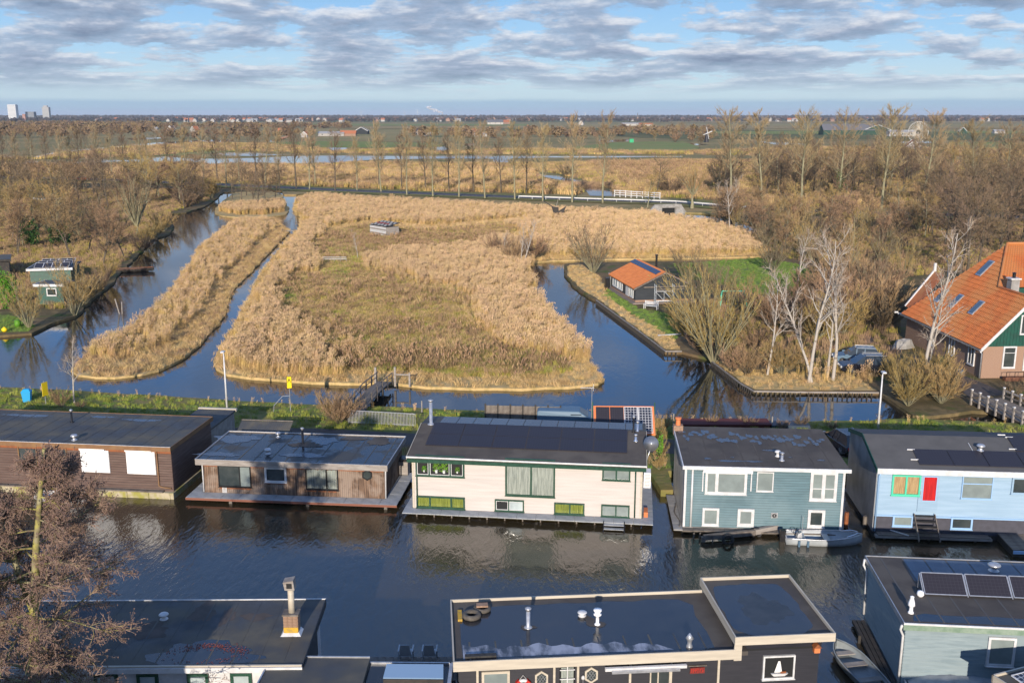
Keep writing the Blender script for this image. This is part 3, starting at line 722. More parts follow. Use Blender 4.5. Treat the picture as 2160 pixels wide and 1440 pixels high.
wf = MB(); 
c = boards(b1,'F',0,Lw,-0.12,0.42,ze - 0.52,M['brown'],0.16,gap=0.03); c.location.y = y0
c = boards(b1,'R',-0.12,y0,dep - 0.1,0.42,ze - 0.24,M['brown'],0.14)
o = MB().box(Lw,-0.1,y0 - 0.05,y0 - 0.003,ze - 0.52,ze - 0.24).build('wood_strip',M['orangewood'],b1)
rf = flat_roof(b1,Lw,0.0,0,dep,ze,M['bitumen'],M['brownf'],0.24,0.05,lip=0.03)
MB().box(Lw,0.06,-0.062,-0.02,ze + 0.031,ze + 0.05).build('edge_strip',M['white'],rf)
seams(rf,Lw,0,0,dep,ze,M['bitumen'],1.05)
for i,(px,py,rx,ry) in enumerate([(60,876,1.7,0.28),(215,879,0.9,0.22),(300,886,1.3,0.25)]):
    q = fr.top(px,py,ze); blot(rf,q.x,q.y,ze + 0.008,rx,ry,M['wetpatch'],i)
for (x0,yy0,x1,yy1),bx in (((173,948,231,994),(170,943,223,951)),((269,951,328,998),(266,947,321,955))):
    r_ = F1(x0,yy0,x1,yy1); w_ = MB().box(r_[0] - 0.03,r_[1] + 0.03,y0 - 0.08,y0 - 0.03,r_[2] - 0.03,r_[3]).build('window',M['white'],b1)
    n = 14; hh = (r_[3] - r_[2]) / n
    s = MB()
    for k in range(n): s.box(r_[0],r_[1],y0 - 0.115,y0 - 0.082,r_[2] + k * hh + 0.004,r_[2] + (k + 1) * hh - 0.004)
    tag(s.build('shutter_slat',M['shutter'],w_),kind='stuff')
    r2 = F1(*bx); MB().box(r2[0],r2[1],y0 - 0.22,y0 - 0.03,r_[3] + 0.003,r_[3] + 0.2).build('shutter_box',M['shutter'],w_)
for q in ((104,944,142,962),(40,940,80,985),(-60,940,-10,985)):
    w_ = window(b1,'F',0,F1(*q),M['brownf']); w_.location.y = y0
q = fr.front(333,948,y0); q2 = fr.front(337,1023,y0)
pipe(b1,[(q2.x,y0 - 0.1,ze - 0.3),(q2.x,y0 - 0.1,q2.z),(q2.x + 0.15,y0 - 0.1,q2.z - 0.08),(-0.2,y0 - 0.1,q2.z - 0.15)],0.045,M['brownf'])
q = fr.top(152,890,ze); flue(rf,q.x,q.y,ze,0.75,0.07)
q = fr.top(157,928,ze); mushroom_vent(rf,q.x,q.y,ze,0.42,0.11)

# the low flat shed roof behind it
g = Frame(372,905,0.46,6.5)
sh = house_root('flat_shed','low flat roofed grey shed behind the gap right of the brown houseboat','shed',g)
zz = 2.5; A = [g.top(374,905,zz),g.top(440,905,zz),g.top(486,865,zz),g.top(388,862,zz)]
x0,x1,ya,yb = A[0].x - 0.5,A[1].x,A[0].y - 3.2,A[2].y
MB().box(x0,x1,ya,yb,0.4,zz - 0.12).build('wall',M['concrete2'],sh)
r_ = MB().box(x0 - 0.1,x1 + 0.1,ya - 0.1,yb + 0.1,zz - 0.12,zz).build('roof',M['bitumen'],sh)
MB().box(x0 - 0.14,x1 + 0.14,yb + 0.1,yb + 0.35,zz - 0.12,zz + 0.08).build('roof_edge',M['cream_trim'],r_)

# ------------------------------------------------------------------ houseboat 2: cedar clad
fr = Frame(431,1037,0.35,5.57)
b2 = house_root('cedar_houseboat','low houseboat clad in weathered vertical cedar on a grey deck','houseboat',fr)
w = fr.front(812,1053).x; ze = fr.front(419,966).z; ztop = ze
q = fr.top(845,922,ze); dep = q.y - 0.15
dfl,dfr = fr.top(387.5,1046,0.35),fr.top(836,1067,0.35)
yd = (dfl.y + dfr.y) / 2
MB().box(-0.1,w + 0.1,-0.15,dep,-1.0,0.12).build('concrete_float',M['concrete'],b2)
n = 12; planks(b2,dfl.x + 0.2,dfr.x,yd,-0.06,0.35,M['deckgrey'],n,'x',0.06,0.02,'deck_panel')
planks(b2,w + 0.06,dfr.x,-0.04,dep - 0.5,0.35,M['deckgrey'],6,'y',0.06,0.02,'deck_panel')
planks(b2,dfl.x + 0.2,-0.06,-0.04,dep - 1.5,0.35,M['deckgrey'],4,'y',0.06,0.02,'deck_panel')
MB().box(dfl.x + 0.2,dfr.x,yd - 0.05,yd - 0.004,0.2,0.34).build('deck_edge',mat('rusty edge',(0.22,0.09,0.06),None,rough=0.8),b2)
for i in range(3): MB().box(dfl.x + 3 + 5 * i,dfl.x + 3.2 + 5 * i,yd + 0.05,-0.2,-0.1,0.28).build('deck_bracket',M['oldwood'],b2)
MB().box(0,w,0.02,dep,0.12,ze - 0.2).build('wall',M['dark'],b2)
boards(b2,'F',w,0,w,0.3,ze - 0.3,M['weather'],0.13,True).location.y = 0.02
boards(b2,'F',w,0.05,w - .05,ze - 0.52,ze - 0.3,M['orangewood'],0.13,True,name='bare_wood_band').location.y = 0.012
for a_ in ((461,1027,530,1031),(645,1033,714,1037),(559,1017,605,1020)):
    r_ = fr.rect(*a_); boards(b2,'F',w,r_[0],r_[1],r_[2],r_[3],M['orangewood'],0.13,True,name='bare_wood_band').location.y = 0.012
boards(b2,'R',w,0.02,dep,0.3,ze - 0.3,M['weather'],0.14,True)
boards(b2,'L',w,0.02,dep,0.3,ze - 0.3,M['weather'],0.14,True)
rx0,rx1,ry0,ry1 = -0.25,w + 0.22,-0.28,q.y
rf = flat_roof(b2,rx0,rx1,ry0,ry1,ze,M['bitwet'],M['greywood'],0.3,0.07,lip=0.05)
MB().box(rx0 - 0.08,rx1 + 0.08,ry0 - 0.08,ry0 - 0.03,ze + 0.052,ze + 0.075).build('edge_strip',M['metal'],rf)
MB().box(rx0 - 0.08,rx1 + 0.08,ry1 + 0.03,ry1 + 0.08,ze + 0.052,ze + 0.075).build('edge_strip',M['white'],rf)
MB().box(rx1 + 0.03,rx1 + 0.08,ry0 - 0.02,ry1 + 0.02,ze + 0.052,ze + 0.075).build('edge_strip',M['metal'],rf)
MB().box(rx0 - 0.08,rx0 - 0.03,ry0 - 0.02,ry1 + 0.02,ze + 0.052,ze + 0.075).build('edge_strip',M['metal'],rf)
seams(rf,rx0,rx1,ry0,ry1,ze,M['bitumen'],1.02)
for i,(px,py,rx,ry,mm) in enumerate([(460,958,1.4,0.35,'wetpatch'),(500,925,1.5,0.8,'wetpatch'),(680,930,0.9,0.9,'wetpatch'),(640,960,1.4,0.4,'wetpatch'),
                                    (800,930,0.7,0.9,'bitbrown'),(645,938,1.1,0.5,'bitbrown'),(745,925,0.9,0.35,'bitbrown')]):
    q = fr.top(px,py,ze); blot(rf,q.x,q.y,ze + 0.014 + 0.001 * i,rx,ry,M[mm],30 + i)
window(b2,'F',w,fr.rect(461,981,530,1026),M['blackm'],(0.66,),0.07,kinds=['pane','panegrey'],out=0.05)
window(b2,'F',w,fr.rect(559,984,605,1016),M['white'],(),0.14,out=0.06,inner=M['blackm'])
window(b2,'F',w,fr.rect(645,987,714,1032),M['blackm'],(0.64,),0.07,kinds=['curtain','curtain'],out=0.05)
q = fr.front(775,1001); hx = MB(); hexp = lambda r,yy: [(q.x + r * math.sin(math.pi * k / 3),yy,q.z + r * math.cos(math.pi * k / 3)) for k in range(6)]
hx.add(hexp(0.36,0.0) + hexp(0.36,-0.09),[(6,7,8,9,10,11)] + [(k,(k + 1) % 6,6 + (k + 1) % 6,6 + k) for k in range(6)])
hw = hx.build('hexagon_window',M['blackm'],b2)
MB().add(hexp(0.26,-0.094),[tuple(range(6))]).build('pane',M['pane'],hw)
r_ = fr.rect(470,1027,482,1038)
gr = MB()
for k in range(4): gr.box(r_[0] + k * 0.08,r_[0] + k * 0.08 + 0.05,-0.06,-0.02,r_[2],r_[3])
gr.build('wall_grille',M['white'],b2)
pipe(b2,[(0.02,-0.08,ze - 0.3),(0.02,-0.08,0.4)],0.04,M['white'])
pipe(b2,[(w + 0.2,-0.2,ze - 0.1),(w + 0.12,-0.12,ze - 0.45),(w + 0.08,-0.08,0.4)],0.05,M['white'])
q = fr.top(565,957,ze); mushroom_vent(rf,q.x,q.y,ze,0.4,0.11)
q = fr.top(587,922,ze); mushroom_vent(rf,q.x,q.y,ze,0.4,0.09)
q = fr.top(639,935,ze); flue(rf,q.x,q.y,ze,0.95,0.08)

# corrugated little shed behind
g = Frame(500,912,0.46,6)
sh = house_root('corrugated_shed','small shed with dark corrugated roof behind the cedar houseboat','shed',g)
zA,zB = 1.9,2.45
a0,a1 = g.top(500,912,zA),g.top(604,914,zA); c0,c1 = g.top(520,886,zB),g.top(620,890,zB)
x0,x1,ya,yb = a0.x + 0.05,a1.x + 0.1,a0.y,(c0.y + c1.y) / 2
MB().box(x0,x1,ya + 0.1,yb - 0.05,0.4,zA - 0.1).build('wall',M['darkwood'],sh)
cor = MB(); n = 60; vs_,fs = [],[]
for i in range(n + 1):
    u = x0 - 0.1 + (x1 - x0 + 0.2) * i / n; dz = 0.035 * math.cos(i * math.pi * 0.8)
    vs_ += [(u,ya,zA + dz),(u,yb,zB + dz)]
for i in range(n): fs.append((2 * i,2 * i + 2,2 * i + 3,2 * i + 1))
cor.add(vs_,fs).build('corrugated_roof',M['bitumen'],sh,True)
MB().box(x0 - 0.1,x1 + 0.1,yb - 0.05,yb + 0.05,zB + 0.03,zB + 0.09).build('ridge_strip',M['oldwood'],sh)

# ------------------------------------------------------------------ houseboat 3: cream, two storeys
fr = Frame(871,1070,0.35,6.9)
b3 = house_root('cream_houseboat','cream two storey houseboat with dark green window frames and black solar roof','houseboat',fr)
w = fr.front(1353,1094).x; ze = fr.front(1110,970).z; 
MB().box(0.0,w,-0.05,6.6,-1.0,0.2).build('concrete_float',M['concrete'],b3)
rb = MB()
for i in range(13): rb.box(0.3 + i * 1.09,0.38 + i * 1.09,-0.5,-0.055,-0.25,0.26)
tag(rb.build('float_rib',M['oldwood'],b3),kind='stuff')
dl,dr = fr.top(841,1078,0.35),fr.top(1378,1108,0.35); yd = (dl.y + dr.y) / 2
planks(b3,dl.x + 0.25,dr.x,yd,-0.05,0.35,M['deckgrey'],13,'x',0.06,0.015,'deck_panel')
planks(b3,w + 0.05,dr.x,-0.03,6.2,0.35,M['deckgrey'],5,'y',0.06,0.015,'deck_panel')
planks(b3,dl.x + 0.25,-0.05,-0.03,4.0,0.35,M['deckgrey'],3,'y',0.06,0.015,'deck_panel')
yR = fr.top(1100,900,ze + 0.75).y; zR = ze + 0.75     # ridge
yB = yR + 2.3; zB = zR - 0.2
body = MB(); pr = [(0.02,0.2),(0.02,ze - 0.1),(yR,zR - 0.12),(yB - 0.2,zB - 0.12),(yB - 0.2,0.2)]
body.add([(0,y,z) for y,z in pr] + [(w,y,z) for y,z in pr],[tuple(range(5)),tuple(range(9,4,-1))] + [(k,5 + k,5 + (k + 1) % 5,(k + 1) % 5) for k in range(5)])
body.build('wall',M['cream'],b3)
boards(b3,'F',w,0.12,w - 0.12,0.36,ze - 0.32,M['cream'],0.2,depth=0.022,gap=0.01).location.y = 0.02
for x in (0.0,w - 0.12):
    MB().box(x,x + 0.12,-0.04,0.018,0.36,ze - 0.3).build('corner_board',M['cream_trim'],b3)
pipe(b3,[(0.3,-0.08,ze - 0.3),(0.3,-0.08,0.4)],0.045,M['green']); pipe(b3,[(w - 0.42,-0.08,ze - 0.3),(w - 0.42,-0.08,0.4)],0.045,M['green'])
rx0,rx1 = -0.25,w + 0.2; yE = -0.3
rf = MB().slab([(rx0,yE,ze),(rx1,yE,ze),(rx1,yR,zR),(rx0,yR,zR)],0.1).build('roof',M['bitgrey'] if False else M['bitbrown'],b3)
rb_ = MB().slab([(rx0,yR,zR),(rx1,yR,zR),(rx1,yB,zB),(rx0,yB,zB)],0.1).build('rear_roof',M['bitumen'],b3)
MB().box(rx0 - 0.03,rx1 + 0.03,yE - 0.05,yE - 0.003,ze - 0.04,ze + 0.05).build('gutter_lip',M['white'],b3)
MB().box(rx0,rx1,yE - 0.03,yE + 0.03,ze - 0.33,ze - 0.104).build('fascia',M['green'],b3)
for xx,mm in ((rx0 - 0.03,'cream_trim'),(rx1 + 0.003,'cream_trim')):
    e = MB(); e.hexa([(xx,yE,ze - 0.15),(xx + 0.03,yE,ze - 0.15),(xx + 0.03,yR,zR - 0.15),(xx,yR,zR - 0.15)],[(xx,yE,ze + 0.04),(xx + 0.03,yE,ze + 0.04),(xx + 0.03,yR,zR + 0.04),(xx,yR,zR + 0.04)])
    e.build('verge_board',M[mm],b3)
def on_roof(px,py):
    n = Vector((0,-(zR - ze),yR - yE)).normalized(); nw = fr.ux * n.x + fr.uy * n.y + Vector((0,0,n.z))
    return fr.loc(plane_hit(px,py,fr.W(0,yE,ze),nw))
P = [on_roof(899,938),on_roof(1323,958),on_roof(1325,907),on_roof(914,892.5)]
ya,yb = (P[0].y + P[1].y) / 2,(P[2].y + P[3].y) / 2; zf = lambda y: ze + (y - yE) / (yR - yE) * (zR - ze)
xa,xb = (P[0].x + P[3].x) / 2,(P[1].x + P[2].x) / 2
panels(rf,(xa,ya,zf(ya)),(xb,ya,zf(ya)),(xb,yb,zf(yb)),(xa,yb,zf(yb)),6,2,M['solar'])
panels(rb_,(xa + 0.3,yR + 0.25,zR - 0.04),(w + 0.0,yR + 0.25,zR - 0.04),(w,yB - 0.25,zB + 0.03),(xa + 0.3,yB - 0.25,zB + 0.03),12,1,M['solarblue'],lift=0.05)
q = on_roof(912,888); flue(rf,q.x,yR - 0.1,zR - 0.02,1.5,0.11,M['metal'])
q = on_roof(1341,930); flue(rf,q.x,q.y,zf(q.y),0.3,0.07,M['steel'])
flue(rf,q.x - 0.15,yR - 0.1,zR - 0.03,0.9,0.06); flue(rf,q.x + 0.1,yR + 0.05,zR - 0.06,0.55,0.07,M['steel'])
window(b3,'F',w,fr.rect(877,960,980,1004),M['green'],(0.28,0.71),0.1,kinds=['dark','dark','dark'],out=0.06,inner=M['white'])
window(b3,'F',w,fr.rect(1066,967,1171,1046),M['green'],(0.52,),0.1,kinds=['curtain','curtain'],out=0.06)
window(b3,'F',w,fr.rect(1270.5,975.5,1330,1012.5),M['green'],(0.5,),0.09,kinds=['panegrey','panegrey'],out=0.06)
window(b3,'F',w,fr.rect(879,1046,981,1071),M['green'],(0.28,0.72),0.1,kinds=['curtainy'] * 3,out=0.06)
window(b3,'F',w,fr.rect(1044,1053,1105.5,1077),M['green'],(0.48,),0.08,kinds=['dark','panepale'],out=0.06,inner=M['white'])
window(b3,'F',w,fr.rect(1169,1060,1233,1084),M['green'],(0.52,),0.08,kinds=['curtainy'] * 2,out=0.06)
window(b3,'F',w,fr.rect(1268,1064,1328,1089),M['green'],(0.52,),0.08,kinds=['panegrey'] * 2,out=0.06)
q = fr.front(1374,935,1.2)
dish = MB(); prof = [(0.02,0.0),(0.2,0.02),(0.36,0.07),(0.46,0.13)]
dh = MB().lathe((0,0,0),prof,20).build('satellite_dish',M['metal'],b3,True)
dh.location = (q.x,1.2,q.z); dh.rotation_euler = (R(75),0,R(-10))
MB().bar((0,0,0.05),(0,0,0.5),0.02).build('dish_arm',M['metal'],dh)
pipe(b3,[(w + 0.05,1.3,ze - 0.8),(q.x,1.25,q.z - 0.2)],0.03,M['metal'],'dish_bracket')
q = fr.front(1368,1016,0.6)
ac = MB().box(w + 0.08,w + 0.5,0.9,1.75,q.z - 0.5,q.z + 0.45).build('heat_pump',M['shutter'],b3)
gg = MB()
for k in range(9): gg.box(w + 0.12,w + 0.46,0.885,0.898,q.z - 0.42 + k * 0.09,q.z - 0.38 + k * 0.09)
gg.build('grille',M['metal'],ac)
st = MB(); r_ = fr.rect(1272,1098,1318,1120,yd)
stp = thing('swimming_steps','small grey swimming steps hanging at the cream houseboat deck','steps',tuple(fr.W((r_[0] + r_[1]) / 2,yd,0)),-R(fr.a))
hw_ = (r_[1] - r_[0]) / 2
for k,(zz,yy) in enumerate(((0.30,-0.02),(0.12,-0.2),(-0.02,-0.38))): MB().box(-hw_ + 0.06,hw_ - 0.06,yy - 0.28,yy,zz - 0.04,zz).build('tread',M['deckgrey'],stp)
for s in (-1,1):
    MB().bar((s * (hw_ - 0.03),0.0,0.40),(s * (hw_ - 0.03),-0.68,-0.06),0.06,0.12).build('stringer',M['blackm'],stp)

# things on the window sills of the cream houseboat
leaf_me = MB()
lr = random.Random(5)
for i in range(70):
    a,b_,h_ = lr.uniform(0,6.28),lr.uniform(0.02,0.22),lr.uniform(0.1,0.62)
    p = Vector((b_ * math.cos(a),b_ * math.sin(a) * 0.3,h_)); d = Vector((math.cos(a),-0.4,lr.uniform(-0.5,0.8))).normalized() * 0.1
    n_ = Vector((-d.z,0.02,d.x)).normalized() * 0.03; leaf_me.add([p - d * 0.5,p + n_,p + d,p - n_],[(0,1,2,3)])
def sill_plant(px,py,lab,s=1.0):
    q = fr.front(px,py,-0.16)
    t = thing('potted_plant',lab,'plant',tuple(fr.W(q.x,-0.22,q.z)),-R(fr.a),'plants on the cream houseboat sills')
    MB().lathe((0,0,0),[(0.07,0),(0.1,0.18),(0.085,0.19)]).build('pot',M['pot'],t)
    MB().tube([(0,0,0.15),(0.01,0,0.4)],0.012,5).build('stem',M['trunkg'],t)
    o = leaf_me.build('foliage',M['leafb'],t); t.scale = (s,) * 3
sill_plant(921,996,'green bush plant in white pot, left one in the wide middle pane'); sill_plant(937,997,'green bush plant in white pot, right one in the wide middle pane')
sill_plant(895,994,'small leafy plant in the narrow left pane upstairs',0.6); sill_plant(965,997,'small leafy plant in the narrow right pane upstairs',0.6)

# shed with the tilted solar roof behind the cream houseboat
g = Frame(1250,915,0.46,2.0)
sh = house_root('solar_shed','green shed whose tilted orange framed roof carries four solar panels','shed',g)
q0,q1 = g.top(1250,912,1.5),g.top(1376,918,1.5)
zf_,zb_ = 1.5,3.1
qt = g.top(1253,855,zb_); qt2 = g.top(1379,857,zb_); yb = (qt.y + qt2.y) / 2; ya = (q0.y + q1.y) / 2; x0,x1 = qt.x - 0.05,qt2.x
MB().box(x0 + 0.15,x1 - 0.15,ya + 0.2,yb - 0.1,0.4,zf_ - 0.1).build('wall',M['barngreen'],sh)
bk = MB(); bk.hexa([(x0 + .15,ya + .2,zf_ - .1),(x1 - .15,ya + .2,zf_ - .1),(x1 - .15,yb - .1,zf_ - .1),(x0 + .15,yb - .1,zf_ - .1)],[(x0 + .15,ya + .2,zf_ - .05),(x1 - .15,ya + .2,zf_ - .05),(x1 - .15,yb - .1,zb_ - .12),(x0 + .15,yb - .1,zb_ - .12)])
bk.build('gable_wall',M['barngreen'],sh)
rf = MB().slab([(x0,ya,zf_),(x1,ya,zf_),(x1,yb,zb_),(x0,yb,zb_)],0.09).build('roof',M['orangep'],sh)
dx = (x1 - x0 - 0.3)
panels(rf,(x0 + .15,ya + .1,zf_ + .03),(x0 + .15 + dx / 2,ya + .1,zf_ + .03),(x0 + .15 + dx / 2,yb - .15,zb_ - .04),(x0 + .15,yb - .15,zb_ - .04),2,1,M['solar'],lift=0.04)
panels(rf,(x0 + .15 + dx / 2,ya + .1,zf_ + .03),(x1 - .15,ya + .1,zf_ + .03),(x1 - .15,yb - .15,zb_ - .04),(x0 + .15 + dx / 2,yb - .15,zb_ - .04),2,1,M['solargrid'],M['white'],lift=0.04)
for x in (x0 - 0.06,x1 + 0.06): MB().box(x - 0.04,x + 0.04,yb - 0.1,yb,0.4,zb_ + 0.3).build('corner_post',M['barngreen'],sh)
q = at_Y(1248,865,g.W(0,yb).y)
an = thing('antenna_mast','thin mast with small white aerial beside the solar shed','antenna',(q.x,q.y,0.45))
_mast = MB().tube([(0,0,0),(0,0,5.0)],0.03,6).build('mast',M['metal'],an)
zt = at_Y(1248,818,q.y).z - 0.45
_mast.scale = (1,1,zt / 5.0)
ya_ = MB().bar((-0.85,0,zt),(0.15,0,zt),0.03)
for k in range(7): ya_.bar((-0.8 + k * 0.12,-0.2,zt + 0.03),(-0.8 + k * 0.12,0.2,zt + 0.03),0.018)
ya_.bar((0.1,0,zt - 0.25),(0.1,0,zt + 0.3),0.02); ya_.bar((-0.05,0,zt - 0.1),(0.15,0,zt + 0.2),0.02)
ya_.build('aerial',M['white'],an)

# ------------------------------------------------------------------ houseboat 4: teal
fr = Frame(1441,1109,0.3,3.9)
b4 = house_root('teal_houseboat','teal boarded two storey houseboat with white windows and patched brown roof','houseboat',fr)
w = fr.front(1773,1116).x; ze = fr.front(1620,987).z
zb = ze + 0.35; qL,qR = fr.top(1413,901.6,zb),fr.top(1744,901.6,zb); dep = (qL.y + qR.y) / 2
MB().box(-0.05,w,-0.05,dep,-1.0,0.28).build('concrete_float',M['concrete2'],b4)
MB().box(0,w,0.02,dep - 0.1,0.28,ze - 0.12).build('wall',M['dark'],b4)
boards(b4,'F',w,0.0,w,0.3,ze - 0.1,M['teal'],0.155,depth=0.04,gap=0.024).location.y = 0.02
boards(b4,'L',w,0.02,dep - 0.1,0.3,ze - 0.02,M['siding'],0.2,True,0.02)
boards(b4,'R',w,0.02,dep - 0.1,0.3,ze - 0.02,M['teal'],0.155)
for x in (-0.04,w - 0.1): MB().box(x,x + 0.13,-0.06,0.0,0.3,ze - 0.1).build('corner_board',M['white'],b4)
pipe(b4,[(0.42,-0.09,ze - 0.1),(0.42,-0.09,0.3)],0.06,M['white'])
xl,xr = -0.12,w + 0.25
rf = MB().slab([(xl,-0.2,ze + 0.08),(xr,-0.2,ze + 0.08),(xr - 0.1,dep,zb),(xl,dep,zb)],0.12).build('roof',M['bitbrown'],b4)
MB().box(xl - 0.05,xr + 0.05,-0.27,-0.203,ze - 0.1,ze + 0.11).build('fascia',M['white'],b4)
e = MB(); e.hexa([(xl - .06,-.2,ze - .12),(xl - .003,-.2,ze - .12),(xl - .003,dep,zb - .2),(xl - .06,dep,zb - .2)],[(xl - .06,-.2,ze + .12),(xl - .003,-.2,ze + .12),(xl - .003,dep,zb + .04),(xl - .06,dep,zb + .04)]); e.build('verge_board',M['white'],b4)
zr4 = lambda y: ze + 0.08 + (y + 0.2) / (dep + 0.2) * (zb - ze - 0.08)
seams(rf,xl,xr,-0.15,dep,0,M['bitbrown'],1.0).hide_render = False
for o in list(rf.children):
    o.rotation_euler = (math.atan((zb - ze - 0.08) / (dep + 0.2)),0,0); o.location = (0,0,zr4(0))
k = 0; r4 = random.Random(8)
for i in range(46):
    px = 1437 + i * 6.6; py = 918 + 0.055 * (px - 1437) + r4.uniform(-9,7)
    q = fr.top(px,py,zb - 0.1); blot(rf,q.x,q.y,zr4(q.y) + 0.016 + 0.0003 * i,r4.uniform(0.10,0.24),r4.uniform(0.2,0.5),M['wetpatch'],60 + i,'wet_patch',9)
for i,(px,py,rx,ry) in enumerate([(1540,973,0.75,0.14),(1590,974,0.5,0.12),(1492,968,0.2,0.14),(1622,953,0.4,0.12),(1732,972,0.22,0.12),(1545,966,0.12,0.06),(1667,966,0.14,0.06)]):
    q = fr.top(px,py,ze + 0.1); blot(rf,q.x,q.y,zr4(q.y) + 0.018,rx,ry,M['wetpatch'],90 + i,'wet_patch')
window(b4,'F',w,fr.rect(1487,993,1575,1041),M['white'],(0.28,),0.11,kinds=['panegrey'] * 2,out=0.07,inner=M['white'])
r_ = fr.rect(1483,987,1587,994); MB().box(r_[0],r_[1],-0.24,-0.125,r_[2] - 0.02,r_[2] + 0.16).build('shutter_box',M['shutter'],b4)
for px in (1482,1584):
    r_ = fr.rect(px - 1.2,992,px + 1.2,1034); MB().box(r_[0],r_[1],-0.14,-0.04,r_[2],r_[3]).build('awning_rail',M['white'],b4)
window(b4,'F',w,fr.rect(1595.6,994,1631,1035),M['white'],(),0.06,kinds=['panegrey'],out=0.06)
window(b4,'F',w,fr.rect(1708,994,1765,1055),M['white'],(0.5,),0.13,kinds=['panegrey'] * 2,out=0.07,inner=M['white'],transom=0.42)
window(b4,'F',w,fr.rect(1481,1070,1516,1107),M['white'],(),0.13,kinds=['panegrey'],out=0.06)
window(b4,'F',w,fr.rect(1555,1072,1590,1108),M['white'],(),0.13,kinds=['panegrey'],out=0.06,inner=M['white'])
window(b4,'F',w,fr.rect(1703,1074,1739,1111),M['white'],(),0.13,kinds=['pane'],out=0.06,inner=M['white'])
r_ = fr.rect(1626,1080,1640,1091); v = MB().box(r_[0],r_[1],-0.08,-0.03,r_[2],r_[3]).build('wall_vent',M['metal'],b4)
MB().torus(((r_[0] + r_[1]) / 2,-0.09,(r_[2] + r_[3]) / 2),0.09,0.04,'y').build('vent_ring',M['blackm'],v)
q = fr.top(1430,905,zb)
ch = MB().box(q.x - 0.3,q.x + 0.3,q.y - 0.25,q.y + 0.25,zb - 0.3,zb + 0.3).build('chimney',M['brick'],rf)
MB().lathe((q.x,q.y,zb + 0.3),[(0.16,0),(0.14,0.35),(0.2,0.4),(0.2,0.5),(0.01,0.52)]).build('chimney_pot',M['orangep'],ch)
q = fr.top(1649,972,ze + 0.1); flue(rf,q.x,q.y,zr4(q.y),0.35,0.08,M['metal'])
q = fr.top(1640,964,ze + 0.1); mushroom_vent(rf,q.x,q.y,zr4(q.y),0.4,0.09,M['white'])
# side walkway and front ledge
q0 = fr.top(1400,1032,0.3); q1 = fr.top(1423,1124,0.3)
planks(b4,q1.x,-0.08,-0.5,dep * 0.75,0.30,M['concrete2'],6,'y',0.08,0.01,'walkway_slab')
planks(b4,-0.06,w + 0.5,-0.55,-0.07,0.26,M['oldwood'],16,'x',0.06,0.015,'ledge_plank')
tw = MB(); rr = random.Random(3); pts = [(q1.x + 0.35 + 0.1 * math.sin(k),-0.2 + k * 0.45,0.36 + 0.03 * rr.random()) for k in range(9)]
o = MB().tube(pts,0.035,6).build('mooring_rope',M['oldwood'],None); tag(o,'coiled mooring rope lying on the walkway left of the teal houseboat','rope'); o.location = fr.o; o.rotation_euler = (0,0,-R(fr.a))

# ------------------------------------------------------------------ houseboat 5: pale blue
fr = Frame(1841,1121,0.25,4.9)
b5 = house_root('pale_blue_houseboat','pale blue boarded houseboat with mint window and red curtained door','houseboat',fr)
w = fr.front(2330,1146).x; ze = fr.front(1848,986).z
qB = fr.top(1787,912,ze); dep = qB.y; yR = dep * 0.52
qR_ = fr.side(1828.6,909.6,0.0); zR = ze + 0.95
MB().box(-0.05,w,-0.1,dep,-1.0,0.25).build('concrete_float',M['darkwood'],b5)
zlow = fr.front(1847,1084).z
zb5 = zR - (dep - yR) / yR * (zR - ze) * 0.8
def gable(mb,x0,x1,y0,zlo,zef,zrf,zbf,yr,yb):
    pr = [(y0,zlo),(y0,zef),(yr,zrf),(yb,zbf),(yb,zlo)]
    return mb.add([(x0,y,z) for y,z in pr] + [(x1,y,z) for y,z in pr],[tuple(range(5)),tuple(range(9,4,-1))] + [(k,5 + k,5 + (k + 1) % 5,(k + 1) % 5) for k in range(5)])
gable(MB(),0,w,0.02,0.25,ze - 0.1,zR - 0.1,zb5 - 0.1,yR,dep).build('wall',M['siding'],b5)
sd_ = MB(); n = int(dep / 0.17)
for i in range(n):
    y = 0.05 + i * (dep - 0.1) / n; zt = (ze + (zR - ze) * y / yR if y < yR else zR - (zR - zb5) * (y - yR) / (dep - yR)) - 0.16
    sd_.box(-0.045,-0.003,y,y + (dep - 0.1) / n * 0.55,0.3,zt)
tag(sd_.build('metal_rib',M['siding'],b5),kind='stuff')
boards(b5,'F',w,0,w,zlow,ze - 0.2,M['paleblue'],0.2,depth=0.028,gap=0.008).location.y = 0.02
MB().box(0,w,-0.005,0.018,0.26,zlow - 0.003).build('basement_wall',mat('dark blue grey plinth',(0.075,0.075,0.095),(0.06,0.06,0.075),3,rough=0.8),b5)
MB().box(0,w,-0.06,-0.01,zlow - 0.09,zlow - 0.004).build('plinth_board',M['bluetrim'],b5)
rf = MB().slab([(-0.1,-0.25,ze),(w,-0.25,ze),(w,yR,zR),(-0.1,yR,zR)],0.1).build('roof',M['bitgrey'],b5)
MB().slab([(-0.1,yR,zR),(w,yR,zR),(w,dep + 0.1,zb5),(-0.1,dep + 0.1,zb5)],0.1).build('rear_roof',M['bitgrey'],b5)
e = MB()
for (ya,za),(yb,zb_) in (((-0.25,ze),(yR,zR)),((yR,zR),(dep + 0.1,zb5))):
    e.hexa([(-.14,ya,za - .2),(-.103,ya,za - .2),(-.103,yb,zb_ - .2),(-.14,yb,zb_ - .2)],[(-.14,ya,za + .05),(-.103,ya,za + .05),(-.103,yb,zb_ + .05),(-.14,yb,zb_ + .05)])
e.build('verge_board',M['barngreen'],b5)
MB().box(-0.1,w,-0.3,-0.253,ze - 0.26,ze + 0.06).build('fascia',M['white'],b5)
zf = lambda y: ze + (y + 0.25) / (yR + 0.25) * (zR - ze)
nn = Vector((0,-(zR - ze),yR + 0.25)).normalized()
